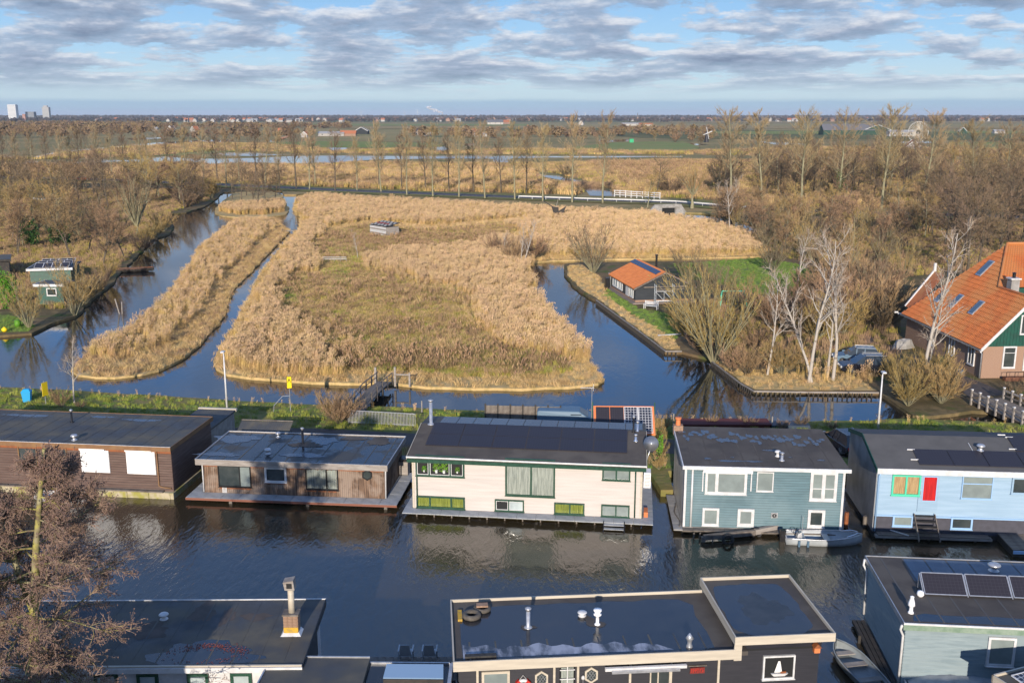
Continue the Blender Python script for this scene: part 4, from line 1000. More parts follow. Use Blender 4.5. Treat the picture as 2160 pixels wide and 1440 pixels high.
def on5(px,py): return fr.loc(plane_hit(px,py,fr.W(0,-0.25,ze),fr.ux * nn.x + fr.uy * nn.y + Vector((0,0,nn.z))))
a,b_ = on5(1936,982),on5(1927,948); xs = (a.x + b_.x) / 2; ya,yb = a.y + 0.05,b_.y
pw = (on5(2074,955).x - on5(2000,951).x)
n5 = min(7,int((w - .1 - xs) / pw)); n6 = n5
panels(rf,(xs,ya,zf(ya)),(xs + n5 * pw,ya,zf(ya)),(xs + n5 * pw,yb,zf(yb)),(xs,yb,zf(yb)),n5,1,M['solar'])
c_ = on5(2143,953); d_ = on5(2132,918); ya2,yb2 = yb + 0.06,d_.y
n6 = max(1,min(3,int((w - .1 - c_.x) / pw)))
panels(rf,(c_.x,ya2,zf(ya2)),(c_.x + n6 * pw,ya2,zf(ya2)),(c_.x + n6 * pw,yb2,zf(yb2)),(c_.x,yb2,zf(yb2)),n6,1,M['solar'])
for px,py in ((1921,949),(1929,970),(2112,918),(2128,923),(2136,948)):
    q = on5(px,py); MB().box(q.x - 0.22,q.x + 0.22,q.y - 0.03,q.y + 0.03,zf(q.y) + 0.01,zf(q.y) + 0.07).build('panel_rail',M['white'],rf)
q = on5(2068,950); mushroom_vent(rf,q.x,q.y,zf(q.y),0.42,0.12,M['metal'])
q = on5(2048,945); MB().bar((q.x,q.y - 0.6,zf(q.y - .6) + 0.03),(q.x,q.y + 0.5,zf(q.y + .5) + 0.03),0.03).build('roof_cable',M['white'],rf)
pipe(b5,[(0.1,-0.2,ze - 0.25),(0.08,-0.08,ze - 0.5),(0.06,-0.08,0.35)],0.05,M['bluetrim'])
window(b5,'F',w,fr.rect(1880.5,1000.5,1941,1044),M['mint'],(0.5,),0.1,kinds=['curtaino'] * 2,out=0.06)
r_ = fr.rect(1937,998,1979,1078)
dr_ = MB().box(r_[0],r_[1],-0.06,-0.022,r_[2],r_[3]).build('door',M['paleblue'],b5)
r2 = fr.rect(1947,1005,1974,1054); MB().box(r2[0] - .04,r2[1] + .04,-0.085,-0.062,r2[2] - .04,r2[3] + .04).build('door_frame',M['bluetrim'],dr_)
cv,cf = [],[]
for j in range(15):
    u = r2[0] + (r2[1] - r2[0]) * j / 14; cv += [(u,-0.09 - 0.02 * (j % 2),r2[2]),(u,-0.09 - 0.02 * (j % 2),r2[3])]
for j in range(14): cf.append((2 * j,2 * j + 2,2 * j + 3,2 * j + 1))
MB().add(cv,cf).build('curtain',M['curtainr'],dr_)
MB().box(r_[0] + 0.06,r_[0] + 0.1,-0.14,-0.062,(r_[2] + r_[3]) / 2 - 0.1,(r_[2] + r_[3]) / 2 + 0.1).build('handle',M['metal'],dr_)
window(b5,'F',w,fr.rect(2028,1003,2093,1051),M['bluetrim'],(),0.05,kinds=['panegrey'],out=0.05,transom=0.66)
window(b5,'F',w,fr.rect(2133,1006,2165,1041),M['paleblue'],(),0.1,kinds=['pane'],out=0.05)
window(b5,'F',w,fr.rect(1882,1086,1925,1109),M['bluetrim'],(),0.1,kinds=['panegrey'],out=0.05)
window(b5,'F',w,fr.rect(2004.5,1090,2050.5,1115),M['bluetrim'],(),0.1,kinds=['pane'],out=0.05)
yd = fr.top(1950,1132,0.3).y
dk = thing('wooden_jetty','grey plank jetty in front of the pale blue houseboat','jetty',tuple(fr.W(0,0,0)),-R(fr.a))
xe = fr.top(2097,1140,0.3).x
planks(dk,0.15,xe - 0.1,yd,-0.12,0.34,M['oldwood'],34,'x',0.05,0.02)
MB().box(0.0,xe,yd + 0.02,yd + 0.12,0.14,0.283).build('beam',M['greywood'],dk); MB().box(0.0,xe,-0.4,-0.3,0.14,0.283).build('beam',M['greywood'],dk)
for x in (0.5,3,5.6): MB().box(x,x + 0.12,yd + 0.15,yd + 0.27,-0.8,0.27).build('post',M['darkwood'],dk)
o = MB().bar(tuple(fr.top(1871,1115,0.4)),tuple(fr.top(1917,1129,0.4)),0.05).build('white_pole',M['white']); o.location = fr.o; o.rotation_euler = (0,0,-R(fr.a)); tag(o,'loose white pole lying on the jetty of the pale blue houseboat','pole')
r_ = fr.rect(1934,1080,1974,1121,-0.6)
stp = thing('timber_steps','dark open timber steps below the red curtained door','steps',tuple(fr.W((r_[0] + r_[1]) / 2,0,0)),-R(fr.a))
hw_ = 0.55; zt = zlow + 0.1
for k in range(5):
    t = k / 4; MB().box(-hw_,hw_,-0.25 - 1.0 * (1 - t) - 0.14,-0.25 - 1.0 * (1 - t) + 0.14,0.5 + (zt - 0.55) * t,0.54 + (zt - 0.55) * t).build('tread',M['darkwood'],stp)
for s in (-1,1): MB().bar((s * (hw_ + 0.03),-1.45,0.36),(s * (hw_ + 0.03),-0.15,zt + 0.05),0.05,0.16).build('stringer',M['oldwood'],stp)
# floating dock right
q = [G(2100,1121,0.4),G(2140,1160,0.4)]
g = Frame(2140,1160,0.4,4.9); fd = thing('floating_dock','square floating dock at the right edge with a blue border','dock',tuple(g.o),-R(4.9))
qq = g.top(2098,1121,0.4)
planks(fd,qq.x * 0.5,4.0,0.06,2.5,0.42,M['oldwood'],16,'y',0.05,0.02)
MB().box(qq.x * 0.5,4.0,0.0,2.5,-0.2,0.36).build('float',M['darkwood'],fd); MB().box(qq.x * 0.5,4.0,-0.06,-0.003,0.2,0.38).build('border',M['bluetrim'],fd)

# ------------------------------------------------------------------ near houseboats at the bottom of the picture
# middle one, dark boards and cream fascia
zr = 3.3
fr = Frame(959,1394,zr,-4.7)
b6 = house_root('flat_roofed_houseboat','near dark boarded houseboat with wet roof, cream fascia and old tyres on it','houseboat',fr)
fw_ = 0.45
dep = (fr.top(955,1265,zr).y + fr.top(1480,1244,zr).y) / 2
xt0,xt1 = fr.top(1553.5,1341,zr + .55).x,fr.top(1760,1334,zr + .55).x
MB().box(0.1,xt1 - 0.3,fw_ - 0.1,dep - 0.1,-1,0.35).build('concrete_float',M['concrete2'],b6)
MB().box(0.15,xt1 - 0.35,fw_ + 0.02,dep - 0.15,0.35,zr - 0.3).build('wall',M['dark'],b6)
boards(b6,'F',0,0.15,xt1 - 0.35,0.35,zr - 0.36,M['navy'],0.14).location.y = fw_ + 0.02
lp = 0.12
rf = MB().box(0.0,xt0 + 0.5,0.0,dep,zr - 0.3,zr - lp).build('roof',M['bitbrown'],b6)
e = MB(); e.box(-0.06,xt0,-0.06,-0.003,zr - 0.42,zr); e.box(-0.06,-0.003,0,dep,zr - 0.42,zr); e.box(-0.06,xt0,dep + 0.003,dep + 0.06,zr - 0.42,zr)
e.build('fascia',M['cream_trim'],rf)
cnt = [(0.35,0.25)] + [(x,0.22 + 0.03 * math.sin(x * 2)) for x in np.linspace(1,xt0 - 1.3,9)] + [(xt0 - 0.75,0.4),(xt0 - 0.72,1.6),(xt0 - 0.85,dep * 0.6),(xt0 - 0.7,dep - 1.1),(xt0 - 1.2,dep - 0.55)] + \
      [(x,dep - 0.5 + 0.07 * math.sin(x * 3.1) + 0.05 * math.sin(x * 7)) for x in np.linspace(xt0 - 2,1.2,14)] + [(0.5,dep - 0.75),(0.3,dep - 1.2),(0.3,1.5)]
MB().poly(cnt,None,zr - lp + 0.006).build('puddle',M['pond'],rf)
sm = seams(rf,0,xt0 - 0.8,0.1,1.7,zr - lp - 0.002,M['bitumen'],1.05)
wet_sheen = mat('wet film with painted reflection',(0.34,0.36,0.42),(0.05,0.06,0.075),1.6,rough=0.4,r2=0.15,stretch=(1,0.35,1),lo=0.4,hi=0.6)  # wet roofing, with the bright cloud reflection painted into its base colour
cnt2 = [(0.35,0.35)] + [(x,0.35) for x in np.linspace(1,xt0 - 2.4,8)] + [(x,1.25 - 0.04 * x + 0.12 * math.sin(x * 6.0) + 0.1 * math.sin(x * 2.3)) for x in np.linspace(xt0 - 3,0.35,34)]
MB().poly(cnt2,None,zr - lp + 0.011).build('painted_wet_sheen',wet_sheen,rf)
zl = zr - lp + 0.004
def top6(px,py): return fr.top(px,py,zr - lp)
q = top6(995,1302)
def put(o,q,z,rz=0.0): o.location = fr.W(q.x,q.y,z); o.rotation_euler = (0,0,-R(fr.a) + rz); return o
o = MB().torus((0,0,0),0.30,0.115).build('old_tyre',M['rubberold'],None,True); put(o,q,zl + 0.115); tag(o,'weathered tyre lying flat nearest the roof corner with a dark hole','tyre')
q2 = top6(1017,1287); o = MB().torus((0,0,0),0.29,0.1).build('old_tyre',M['rubberold'],None,True); put(o,q2,zl + 0.1); tag(o,'second weathered tyre, half hidden under a brick slab','tyre')
o = MB().box(-0.25,0.25,-0.15,0.15,0,0.08).build('brick_slab',M['brick']); put(o,q2,zl + 0.215,0.0); tag(o,'old brick slab laid on the rear tyre','slab')
q = top6(970,1300); o = MB().box(-0.09,0.09,-0.42,0.42,0,0.1).build('mossy_plank',M['lichen']); put(o,q,zl); tag(o,'short mossy plank left of the tyres at the roof edge','plank')
q = top6(1014,1385); o = MB().box(-0.62,0.62,-0.1,0.1,0,0.1).build('dark_beam',M['rubber']); put(o,q,zl); tag(o,'short black beam lying in the puddle at the front left','beam')
q = top6(1114,1323); flue(rf,q.x,q.y,zl,0.75,0.085,M['greywood'] if False else M['metal']); blot(rf,q.x,q.y,zl + 0.012,0.32,0.2,M['bitbrown'],3,'dry_patch')
q = top6(1228,1298); mushroom_vent(rf,q.x,q.y,zl,0.22,0.1,M['white']); blot(rf,q.x + 0.25,q.y - 0.45,zl + 0.012,0.2,0.45,M['bitbrown'],4,'dry_patch'); blot(rf,q.x + 0.6,q.y - 0.75,zl + 0.013,0.3,0.14,M['bitbrown'],5,'dry_patch')
q = top6(1260,1317); MB().lathe((q.x,q.y,zl),[(0.13,0),(0.12,0.05),(0.07,0.09),(0.07,0.42),(0.17,0.46),(0.17,0.5),(0.1,0.54),(0.14,0.6),(0.18,0.66),(0.17,0.7),(0.01,0.72)]).build('roof_vent',M['shutter'],rf,True); blot(rf,q.x,q.y,zl + 0.0125,0.34,0.22,M['bitbrown'],6,'dry_patch')
q = top6(1454,1364); MB().lathe((q.x,q.y,zl),[(0.14,0),(0.13,0.05),(0.08,0.2),(0.13,0.36),(0.17,0.40),(0.01,0.62)]).build('roof_cowl',M['metal'],rf,True)
# raised right part
zt = zr + 0.55
qa = fr.top(1480,1219,zt); qb = fr.top(1663,1211,zt); y1 = (qa.y + qb.y) / 2; y0_ = (fr.top(1553.5,1341,zt).y + fr.top(1760,1334,zt).y) / 2
xt1b = (xt1 + qb.x) / 2; xt0b = (xt0 + qa.x) / 2
r2_ = MB().box(xt0b,xt1b,y0_,y1,zt - 0.3,zt - 0.14).build('raised_roof',M['bitbrown'],b6)
e = MB(); t_ = 0.06
e.box(xt0b - t_,xt1b + t_,y0_ - t_,y0_ - .003,zt - 0.36,zt); e.box(xt0b - t_,xt1b + t_,y1 + .003,y1 + t_,zt - 0.36,zt)
e.box(xt0b - t_,xt0b - .003,y0_,y1,zt - 0.36,zt); e.box(xt1b + .003,xt1b + t_,y0_,y1,zt - 0.36,zt); e.build('fascia',M['cream_trim'],r2_)
cc = Vector(((xt0b + xt1b) / 2,(y0_ + y1) / 2,0)); hw2,hd2 = (xt1b - xt0b) / 2,(y1 - y0_) / 2
pts = []
for i in range(60):
    a = 2 * math.pi * i / 60; c_,s_ = math.cos(a),math.sin(a)
    k = (abs(c_) ** 5 + abs(s_) ** 5) ** (-0.2) * (1 + 0.02 * math.sin(9 * a) + 0.015 * math.sin(17 * a))
    pts.append((cc.x - 0.18 + hw2 * 0.84 * k * c_,cc.y - 0.12 + hd2 * 0.86 * k * s_))
MB().poly(pts,None,zt - 0.134).build('puddle',M['pond'],r2_)
blot(r2_,cc.x - 0.1,cc.y - 0.2,zt - 0.1335,hw2 * 0.5,hd2 * 0.5,mat('silt in puddle',(0.045,0.05,0.055),(0.03,0.035,0.04),1.5,rough=0.25),71,'silt_patch')
MB().box(xt0b + 0.2,xt1b - 0.25,fw_ + 0.03,y1 - 0.1,zr - 0.3,zt - 0.3).build('wall',M['navy'],b6)
MB().box(xt0b - 0.06,xt0b + 0.25,-0.03,0.03,zr - 0.5,zt - 0.362).build('corner_post',M['cream_trim'],b6)
for px in (1007,1169,1219,1329,1415,1515):
    q = fr.front(px,1420,fw_ - 0.06); MB().box(q.x - 0.045,q.x + 0.045,fw_ - 0.1,fw_ - 0.035,0.35,zr - 0.4).build('post',M['cream_trim'],b6)
def R6(*a): return fr.rect(*a,y=fw_)
def win6(rect,**kw):
    o = window(b6,'F',0,rect,**kw); o.location.y = fw_; return o
r_ = R6(1016,1413,1075,1480); win6(r_,fm=M['cream_trim'],fw=0.1,kinds=['panegrey'],out=0.05)
r_ = R6(1608,1380,1675,1429)
wn = win6(r_,fm=M['white'],fw=0.07,kinds=['dark'],out=0.05)
r_b = r_
def hexwin(px,py):
    q = fr.front(px,py,fw_); 
    def ring(rx,rz,yy): return [(q.x + rx * math.sin(math.pi * k / 3),yy,q.z + rz * math.cos(math.pi * k / 3)) for k in range(6)]
    m = MB(); A,B = ring(0.30,0.36,fw_ - 0.06),ring(0.22,0.27,fw_ - 0.06)
    m.add(A + B + ring(0.30,0.36,fw_ - 0.0),[(k,(k + 1) % 6,6 + (k + 1) % 6,6 + k) for k in range(6)] + [(12 + k,12 + (k + 1) % 6,(k + 1) % 6,k) for k in range(6)])
    o = m.build('hexagon_window',M['cream_trim'],b6); MB().add(ring(0.23,0.28,fw_ - 0.045),[tuple(range(6))]).build('pane',M['pane'],o)
    l = MB()
    for s in (-1,1):
        for d in (-0.12,0,0.12): l.bar((q.x - 0.13 + d,fw_ - 0.05,q.z - s * 0.2),(q.x + 0.13 + d,fw_ - 0.05,q.z + s * 0.2),0.012)
    l.build('lead_lattice',M['metal'],o)
hexwin(1142,1430); hexwin(1247,1422)
# door window with white cross bars
r_ = R6(1180,1402,1212,1450); o = win6(r_,fm=M['blackm'],fw=0.05,kinds=['curtain'],out=0.04)
k_ = MB(); xm = (r_[0] + r_[1]) / 2
k_.box(xm - 0.02,xm + 0.02,-0.11,-0.092,r_[2],r_[3] + 0.05)
for z_ in (r_[3] - 0.15,r_[3] - 0.55): k_.box(xm - 0.3,xm + 0.3,-0.115,-0.094,z_ - 0.02,z_ + 0.02)
k_.build('cross_bar',M['white'],o)
r_ = R6(1370,1402,1413,1450); win6(r_,fm=M['cream_trim'],fw=0.05,kinds=['pane'],out=0.04,splits=(0.4,))
# ship picture in the right window
def on_wall(o,x,z,dy): o.location = fr.W(x,fw_ + dy,z); o.rotation_euler = (0,0,-R(fr.a)); return o
xm = (r_b[0] + r_b[1]) / 2; zm = r_b[2]
sb = thing('model_sailboat','small model sailing boat with white sails standing in the near dark houseboat window','model boat',(0,0,0)); on_wall(sb,xm,zm + 0.18,-0.14)
MB().hexa([(-0.22,-.03,0),(0.22,-.03,0),(0.22,.03,0),(-0.22,.03,0)],[(-0.34,-.05,.12),(0.36,-.05,.12),(0.36,.05,.12),(-0.34,.05,.12)]).build('hull',M['white'],sb)
MB().add([(-0.2,0,.16),(0.12,0,.16),(0.02,0,.66),(-0.06,0.0,.66),(-0.2,.02,.16),(.12,.02,.16),(.02,.02,.66),(-.06,.02,.66)],[(0,1,2,3),(7,6,5,4),(0,1,5,4),(1,2,6,5),(2,3,7,6),(3,0,4,7)]).build('sail',M['sail'],sb)
MB().bar((0.0,0.01,0.1),(0.0,0.01,0.7),0.014).build('mast',M['trunkd'],sb)
MB().box(0.05,0.28,-.03,.03,.125,.2).build('cabin',M['orangewood'],sb)
q = fr.front(1470,1411,fw_); sg = thing('red_name_board','small red board with faded lettering under the cream fascia','sign',(0,0,0)); on_wall(sg,q.x,q.z,-0.05)
MB().box(-0.3,0.3,-0.03,0.0,-0.13,0.13).build('board',mat('dark red board',(0.25,0.03,0.02),(0.1,0.02,0.02),8,rough=0.6),sg)
lt = MB()
for i in range(6):
    x = -0.25 + i * 0.09; lt.bar((x,-0.033,-0.08),(x,-0.033,0.08),0.014); lt.bar((x,-0.033,0.06 - (i % 3) * 0.05),(x + 0.055,-0.033,0.07 - (i % 2) * 0.06),0.014)
lt.build('lettering',M['red'],sg)
MB().box(-0.38,0.38,-0.06,0.02,0.2,0.23).build('shelf',M['oldwood'],sg)
lb = thing('lifebuoy','red and white lifebuoy on the near dark houseboat wall','lifebuoy',(0,0,0)); q = fr.front(1103,1444,fw_); on_wall(lb,q.x,q.z,-0.1)
MB().torus((0,0,0),0.27,0.075,'y',28).build('ring',M['white'],lb,True)
for k in range(4):
    a = math.pi / 4 + k * math.pi / 2; MB().box(-0.09,0.09,-0.082,0.082,0.19,0.352).build('red_band',M['red'],lb).rotation_euler = (0,a,0)
MB().tube([(-0.2,0,0.22),(0,0.03,0.48),(0.2,0,0.22)],0.012,5).build('cord',M['white'],lb)
q0_ = fr.front(1276,1400,-0.08); q1_ = fr.front(1448,1392,-0.08)
aw = thing('folded_awning','folded white awning rail under the cream fascia','awning',(0,0,0)); aw.location = fr.W(0,0,0); aw.rotation_euler = (0,0,-R(fr.a))
MB().box(q0_.x,q1_.x,-0.2,-0.07,zr - 0.62,zr - 0.5).build('cassette',M['white'],aw); MB().box(q0_.x + 0.25,q1_.x - 0.3,-0.34,-0.21,zr - 0.66,zr - 0.58).build('front_bar',M['metal'],aw)
q = fr.front(1722,1365,fw_ - 0.1); bh = thing('bird_house','small orange wooden bird house under the raised roof','bird house',(0,0,0)); on_wall(bh,q.x,q.z,-0.12)
MB().box(-0.12,0.12,-0.1,0.08,-0.18,0.08).build('box',M['orangep'],bh)
MB().hexa([(-.17,-.16,.06),(0.17,-.16,.06),(.17,.1,.08),(-.17,.1,.08)],[(-.02,-.16,.22),(.02,-.16,.22),(.02,.1,.24),(-.02,.1,.24)]).build('roof',M['orangewood'],bh)
q = fr.front(1230,1428,fw_ - 0.1); la = thing('wall_lamp','small white globe lamp between the two hexagon windows','lamp',(0,0,0)); on_wall(la,q.x,q.z,-0.1)
MB().lathe((0,0,0),[(0.01,-0.1),(0.07,-0.06),(0.08,0),(0.05,0.07),(0.01,0.09)]).build('globe',M['white'],la,True); MB().bar((0,0.02,-0.25),(0,0.02,-0.1),0.02).build('stem',M['metal'],la)

# bottom right, grey green boards
zr = 3.3
fr = Frame(1910,1311,zr,5.4)
b7 = house_root('grey_green_houseboat','grey green boarded houseboat with raised solar rack at the lower right','houseboat',fr)
dep = fr.top(1830,1173,zr).y; w = 11.0
MB().box(0.1,w,0.1,dep,-1,0.3).build('concrete_float',M['concrete2'],b7)
MB().box(0.06,w,0.06,dep - 0.1,0.3,zr - 0.22).build('wall',M['dark'],b7)
boards(b7,'F',w,0.06,w,0.3,zr - 0.25,M['greyblue'],0.17).location.y = 0.06
o = boards(b7,'L',w,0.06,dep - 0.1,0.3,zr - 0.2,M['greyblue'],0.17); o.location.x = 0.06
rf = MB().box(-0.06,w,-0.1,dep,zr - 0.2,zr).build('roof',M['bitbrown'],b7)
e = MB(); e.box(-0.1,w,-0.16,-0.103,zr - 0.05,zr + 0.03); e.build('gutter_lip',M['white'],rf)
MB().box(-0.1,w,-0.15,-0.103,zr - 0.3,zr - 0.053).build('fascia',mat('mossy green fascia',(0.16,0.24,0.17),(0.25,0.32,0.25),3,rough=0.6),rf)
e = MB(); e.box(-0.1,-0.063,-0.1,dep + 0.04,zr - 0.2,zr + 0.04); e.box(-0.1,w,dep + 0.003,dep + 0.04,zr - 0.2,zr + 0.04); e.build('edge_strip',M['metal'],rf)
q = fr.top(1960,1300,zr); seams(rf,0,w,0,dep,zr - .004,M['bitgrey'],1.0); MB().poly([(0.35,0.1),(w,0.1),(w,0.95)] + [(x,0.75 + 0.06 * math.sin(x * 2.1)) for x in np.linspace(w - 0.5,1.0,12)] + [(0.5,0.6)],None,zr + 0.006).build('puddle',M['pond'],rf)
qa,qb = fr.top(1902,1178,zr),fr.top(1928,1222,zr)
MB().poly([(qa.x,dep - 0.1),(w,dep - 0.1),(w,qb.y - 0.1),(qb.x,qb.y - 0.1)],None,zr + 0.006).build('puddle',mat('pale wet roofing',(0.055,0.075,0.11),(0.08,0.105,0.14),1.5,rough=0.2),rf)
c0 = fr.top(1951,1253,zr + 0.1); zt_ = zr + 0.75
c1 = fr.top(1937,1206,zt_)
xs = (c0.x + c1.x) / 2; pw = fr.top(2044,1256,zr + .1).x - c0.x
for k in range(4):
    panels(rf,(xs + k * pw + .03,c0.y,zr + .1),(xs + (k + 1) * pw - .03,c0.y,zr + .1),(xs + (k + 1) * pw - .03,c1.y,zt_),(xs + k * pw + .03,c1.y,zt_),1,1,M['solar'],M['metal'],lift=0.02)
for k in range(5):
    x = xs + k * pw; s = MB(); s.bar((x,c0.y,zr + .05),(x,c1.y,zt_ - .04),0.04); s.bar((x,c1.y,zr),(x,c1.y,zt_ - .04),0.04); s.build('rack_leg',M['metal'],rf)
q = fr.top(2096,1203,zr); mushroom_vent(rf,q.x,q.y,zr,0.4,0.14,M['metal'])
q = fr.top(1921,1292,zr); MB().lathe((q.x,q.y,zr),[(0.13,0),(0.12,0.05),(0.08,0.1),(0.08,0.3),(0.15,0.36),(0.13,0.5),(0.07,0.72),(0.09,0.76),(0.01,0.8)]).build('roof_cowl',M['shutter'],rf,True)
q = fr.top(1941,1257,zr); MB().lathe((q.x,q.y,zr),[(0.1,0),(0.16,0.1),(0.13,0.24),(0.01,0.28)]).build('roof_vent',M['shutter'],rf,True)
pipe(b7,[(-0.12,0.0,zr - 0.15),(-0.14,0.1,zr - 0.4),(0.0,0.15,zr - 0.7),(-0.02,0.12,0.4)],0.055,M['white'])
pipe(b7,[(-0.12,dep - 0.1,zr - 0.1),(-0.16,dep - 0.1,zr - 0.4),(0.0,dep - 0.2,zr - 0.7),(-0.0,dep - 0.25,0.4)],0.055,M['white'])
window(b7,'F',w,fr.rect(2082,1343,2141,1404),M['white'],(),0.1,kinds=['panegrey'],out=0.07).location.y = 0.06
dk = MB(); qa,qb = fr.top(1808,1292,0.25),fr.top(1880,1440,0.25)
ob = thing('dark_jetty','narrow black tarred jetty along the left wall of the grey green houseboat','jetty',tuple(fr.W(0,0,0)),-R(fr.a))
for k in range(3): MB().box(-0.62 + k * 0.2,-0.45 + k * 0.2,-4.5,dep - 0.6,0.1,0.26 + 0.006 * k).build('plank',M['darkwood'],ob)
for y in (-1.5,1.5,4): MB().box(-0.75,-0.63,y,y + 0.12,-1,0.4).build('post',M['darkwood'],ob)

# bottom left, white walls
zr = 3.0
fr = Frame(560,1406,zr,-0.9)
b8 = house_root('white_walled_houseboat','near white walled houseboat with dark flat roof and brick chimney at lower left','houseboat',fr)
qf = fr.top(678,1264,zr); dep = qf.y; xr = (qf.x + fr.top(641,1386,zr).x) / 2 + 0.1; xl = -12.0
MB().box(xl,xr - 0.1,0.2,dep - 0.1,-1,0.3).build('concrete_float',M['concrete2'],b8)
MB().box(xl,xr - 0.25,0.2,dep - 0.2,0.3,zr - 0.2).build('wall',M['white'],b8)
rf = MB().box(xl,xr,0.0,dep,zr - 0.2,zr).build('roof',M['bitumen'],b8)
e = MB(); e.box(xl,xr + 0.03,-0.05,-0.003,zr - 0.22,zr + 0.0); e.box(xl,xr + .03,dep + .003,dep + .05,zr - 0.22,zr + 0.04); e.build('fascia',M['white'],rf)
MB().box(xr + 0.003,xr + 0.04,0,dep,zr - 0.3,zr + 0.03).build('edge_strip',M['blackm'],rf)
MB().box(xl,xr,0.02,0.1,zr + 0.001,zr + 0.06).build('gutter_lip',M['cream_trim'],rf)
q = fr.top(615,1337,zr)
ch = MB().box(q.x - 0.3,q.x + 0.3,q.y - 0.05,q.y + 0.4,zr,zr + 0.85).build('chimney',M['brick'],rf)
bk = MB(); rb5 = random.Random(2)
me_b = MB().box(0,0.185,0,0.03,0,0.055).mesh('brick'); me_b.materials.append(M['brick'])
for row in range(11):
    for k in range(3):
        o = bpy.data.objects.new('brick',me_b); C.objects.link(o); o.parent = ch; o.location = (q.x - 0.29 + k * 0.197 - (0.0 if row % 2 else 0.01),q.y - 0.072 - 0.004 * rb5.random(),zr + 0.12 + row * 0.067)
MB().box(q.x - 0.34,q.x + 0.34,q.y - 0.1,q.y + 0.45,zr + 0.852,zr + 0.92).build('chimney_cap',M['oldwood'],ch)
MB().lathe((q.x + 0.02,q.y + 0.18,zr + 0.92),[(0.14,0),(0.13,1.05),(0.01,1.06)]).build('chimney_pipe',M['cream_trim'],ch,True)
MB().hexa([(q.x - .18,q.y - .02,zr + 1.98),(q.x + .22,q.y - .02,zr + 1.98),(q.x + .22,q.y + .38,zr + 1.98),(q.x - .18,q.y + .38,zr + 1.98)],[(q.x - .24,q.y - .05,zr + 2.35),(q.x + .18,q.y - .05,zr + 2.42),(q.x + .18,q.y + .4,zr + 2.42),(q.x - .24,q.y + .4,zr + 2.35)]).build('chimney_cowl',M['greywood'],ch)
MB().box(q.x - .1,q.x + .12,q.y - .06,q.y - .03,zr + 2.08,zr + 2.3).build('cowl_opening',M['dark'],ch)
MB().box(q.x - 0.3,q.x + 0.3,q.y - 0.08,q.y - 0.053,zr + 0.1,zr + 0.35).build('lichen_patch',M['lichen'],ch)
MB().hexa([(q.x - .42,q.y - .2,zr + .002),(q.x + .42,q.y - .2,zr + .002),(q.x + .42,q.y + .45,zr + .002),(q.x - .42,q.y + .45,zr + .002)],[(q.x - .32,q.y - .06,zr + .12),(q.x + .32,q.y - .06,zr + .12),(q.x + .32,q.y + .42,zr + .12),(q.x - .32,q.y + .42,zr + .12)]).build('lead_flashing',M['white'],ch)
q = fr.top(346,1305,zr); mushroom_vent(rf,q.x,q.y,zr,0.3,0.1,M['white'])
q = fr.top(450,1372,zr); blot(rf,q.x - 0.3,q.y - 0.25,zr + 0.006,2.1,0.95,M['pond'],12); seams(rf,xl,xr,0.1,dep,zr - .003,M['bitumen'],1.0)
for i_,(px_,py_,rx_,ry_) in enumerate([(430,1290,.5,.9),(480,1300,.3,.7),(540,1300,.6,.35),(300,1330,1.1,.7)]): q_ = fr.top(px_,py_,zr); blot(rf,q_.x,q_.y,zr + .0055 + i_ * .0002,rx_,ry_,M['dirt'],50 + i_,'damp_stain')
q = fr.top(450,1372,zr)
lv = []; rl = random.Random(4); mb = MB()
for i in range(420):
    a = rl.uniform(0.1,3.0) if i % 3 else rl.uniform(0,6.28); k = rl.gauss(0.72,0.13)
    x,y = q.x - 0.3 + 2.0 * k * math.cos(a) * 0.95,q.y - 0.3 + 0.95 * k * math.sin(a)
    if x < q.x - 1.2 and rl.random() < 0.7: continue
    s = rl.uniform(0.025,0.05); t = rl.uniform(0,3.1)
    mb.add([(x - s * math.cos(t),y - s * math.sin(t),zr + .015),(x + s * .5 * math.sin(t),y - s * .5 * math.cos(t),zr + .03),(x + s * math.cos(t),y + s * math.sin(t),zr + .02),(x - s * .5 * math.sin(t),y + s * .5 * math.cos(t),zr + .035)],[(0,1,2,3)])
o = mb.build('fallen_leaves',M['leaves']); o.location = fr.o; o.rotation_euler = (0,0,-R(fr.a)); tag(o,'fallen red brown leaves around the roof puddle',None,None,'stuff')
for a in ((396,1418,441,1450),(487,1417,532,1450),(200,1418,250,1450),(290,1418,335,1450)):
    window(b8,'F',0,fr.rect(*a,y=0.2),M['green'],(),0.12,kinds=['panepale'],out=0.05).location.y = 0.2
r_ = fr.side(655,1330,xr - .25)
MB().box(xr - 0.24,xr - 0.2,dep * 0.45,dep * 0.8,1.0,zr - 0.35).build('side_window',M['blackm'],b8)

# nearest roofs at the bottom edge
zr = 2.9
fr = Frame(575,1386,zr,0.8)
b9 = house_root('low_dark_roofed_houseboat','nearest low houseboat with black roof and steel edge at the bottom edge','houseboat',fr)
x1 = fr.top(780,1388,zr).x; x2 = fr.top(950,1394,zr - 0.2).x
MB().box(-0.3,x2,-9,-0.1,-1,0.3).build('concrete_float',M['concrete2'],b9)
MB().box(-0.1,x2 - 0.1,-8.8,-0.2,0.3,zr - 0.42).build('wall',M['navy'],b9)
rf = MB().hexa([(-0.3,-9,zr - .2),(x1,-9,zr - .2),(x1,0,zr - .2),(0,0,zr - .2)],[(-0.3,-9,zr),(x1,-9,zr),(x1,0,zr),(0,0,zr)]).build('roof',M['bitumen'],b9)
e = MB(); e.box(-0.05,x1,0.003,0.06,zr - 0.2,zr + 0.06); e.hexa([(-0.36,-9,zr - .2),(-.303,-9,zr - .2),(-0.003,0,zr - .2),(-.06,0,zr - .2)],[(-0.36,-9,zr + .06),(-.303,-9,zr + .06),(-0.003,0,zr + .06),(-.06,0,zr + .06)]); e.build('edge_strip',M['metal'],rf)
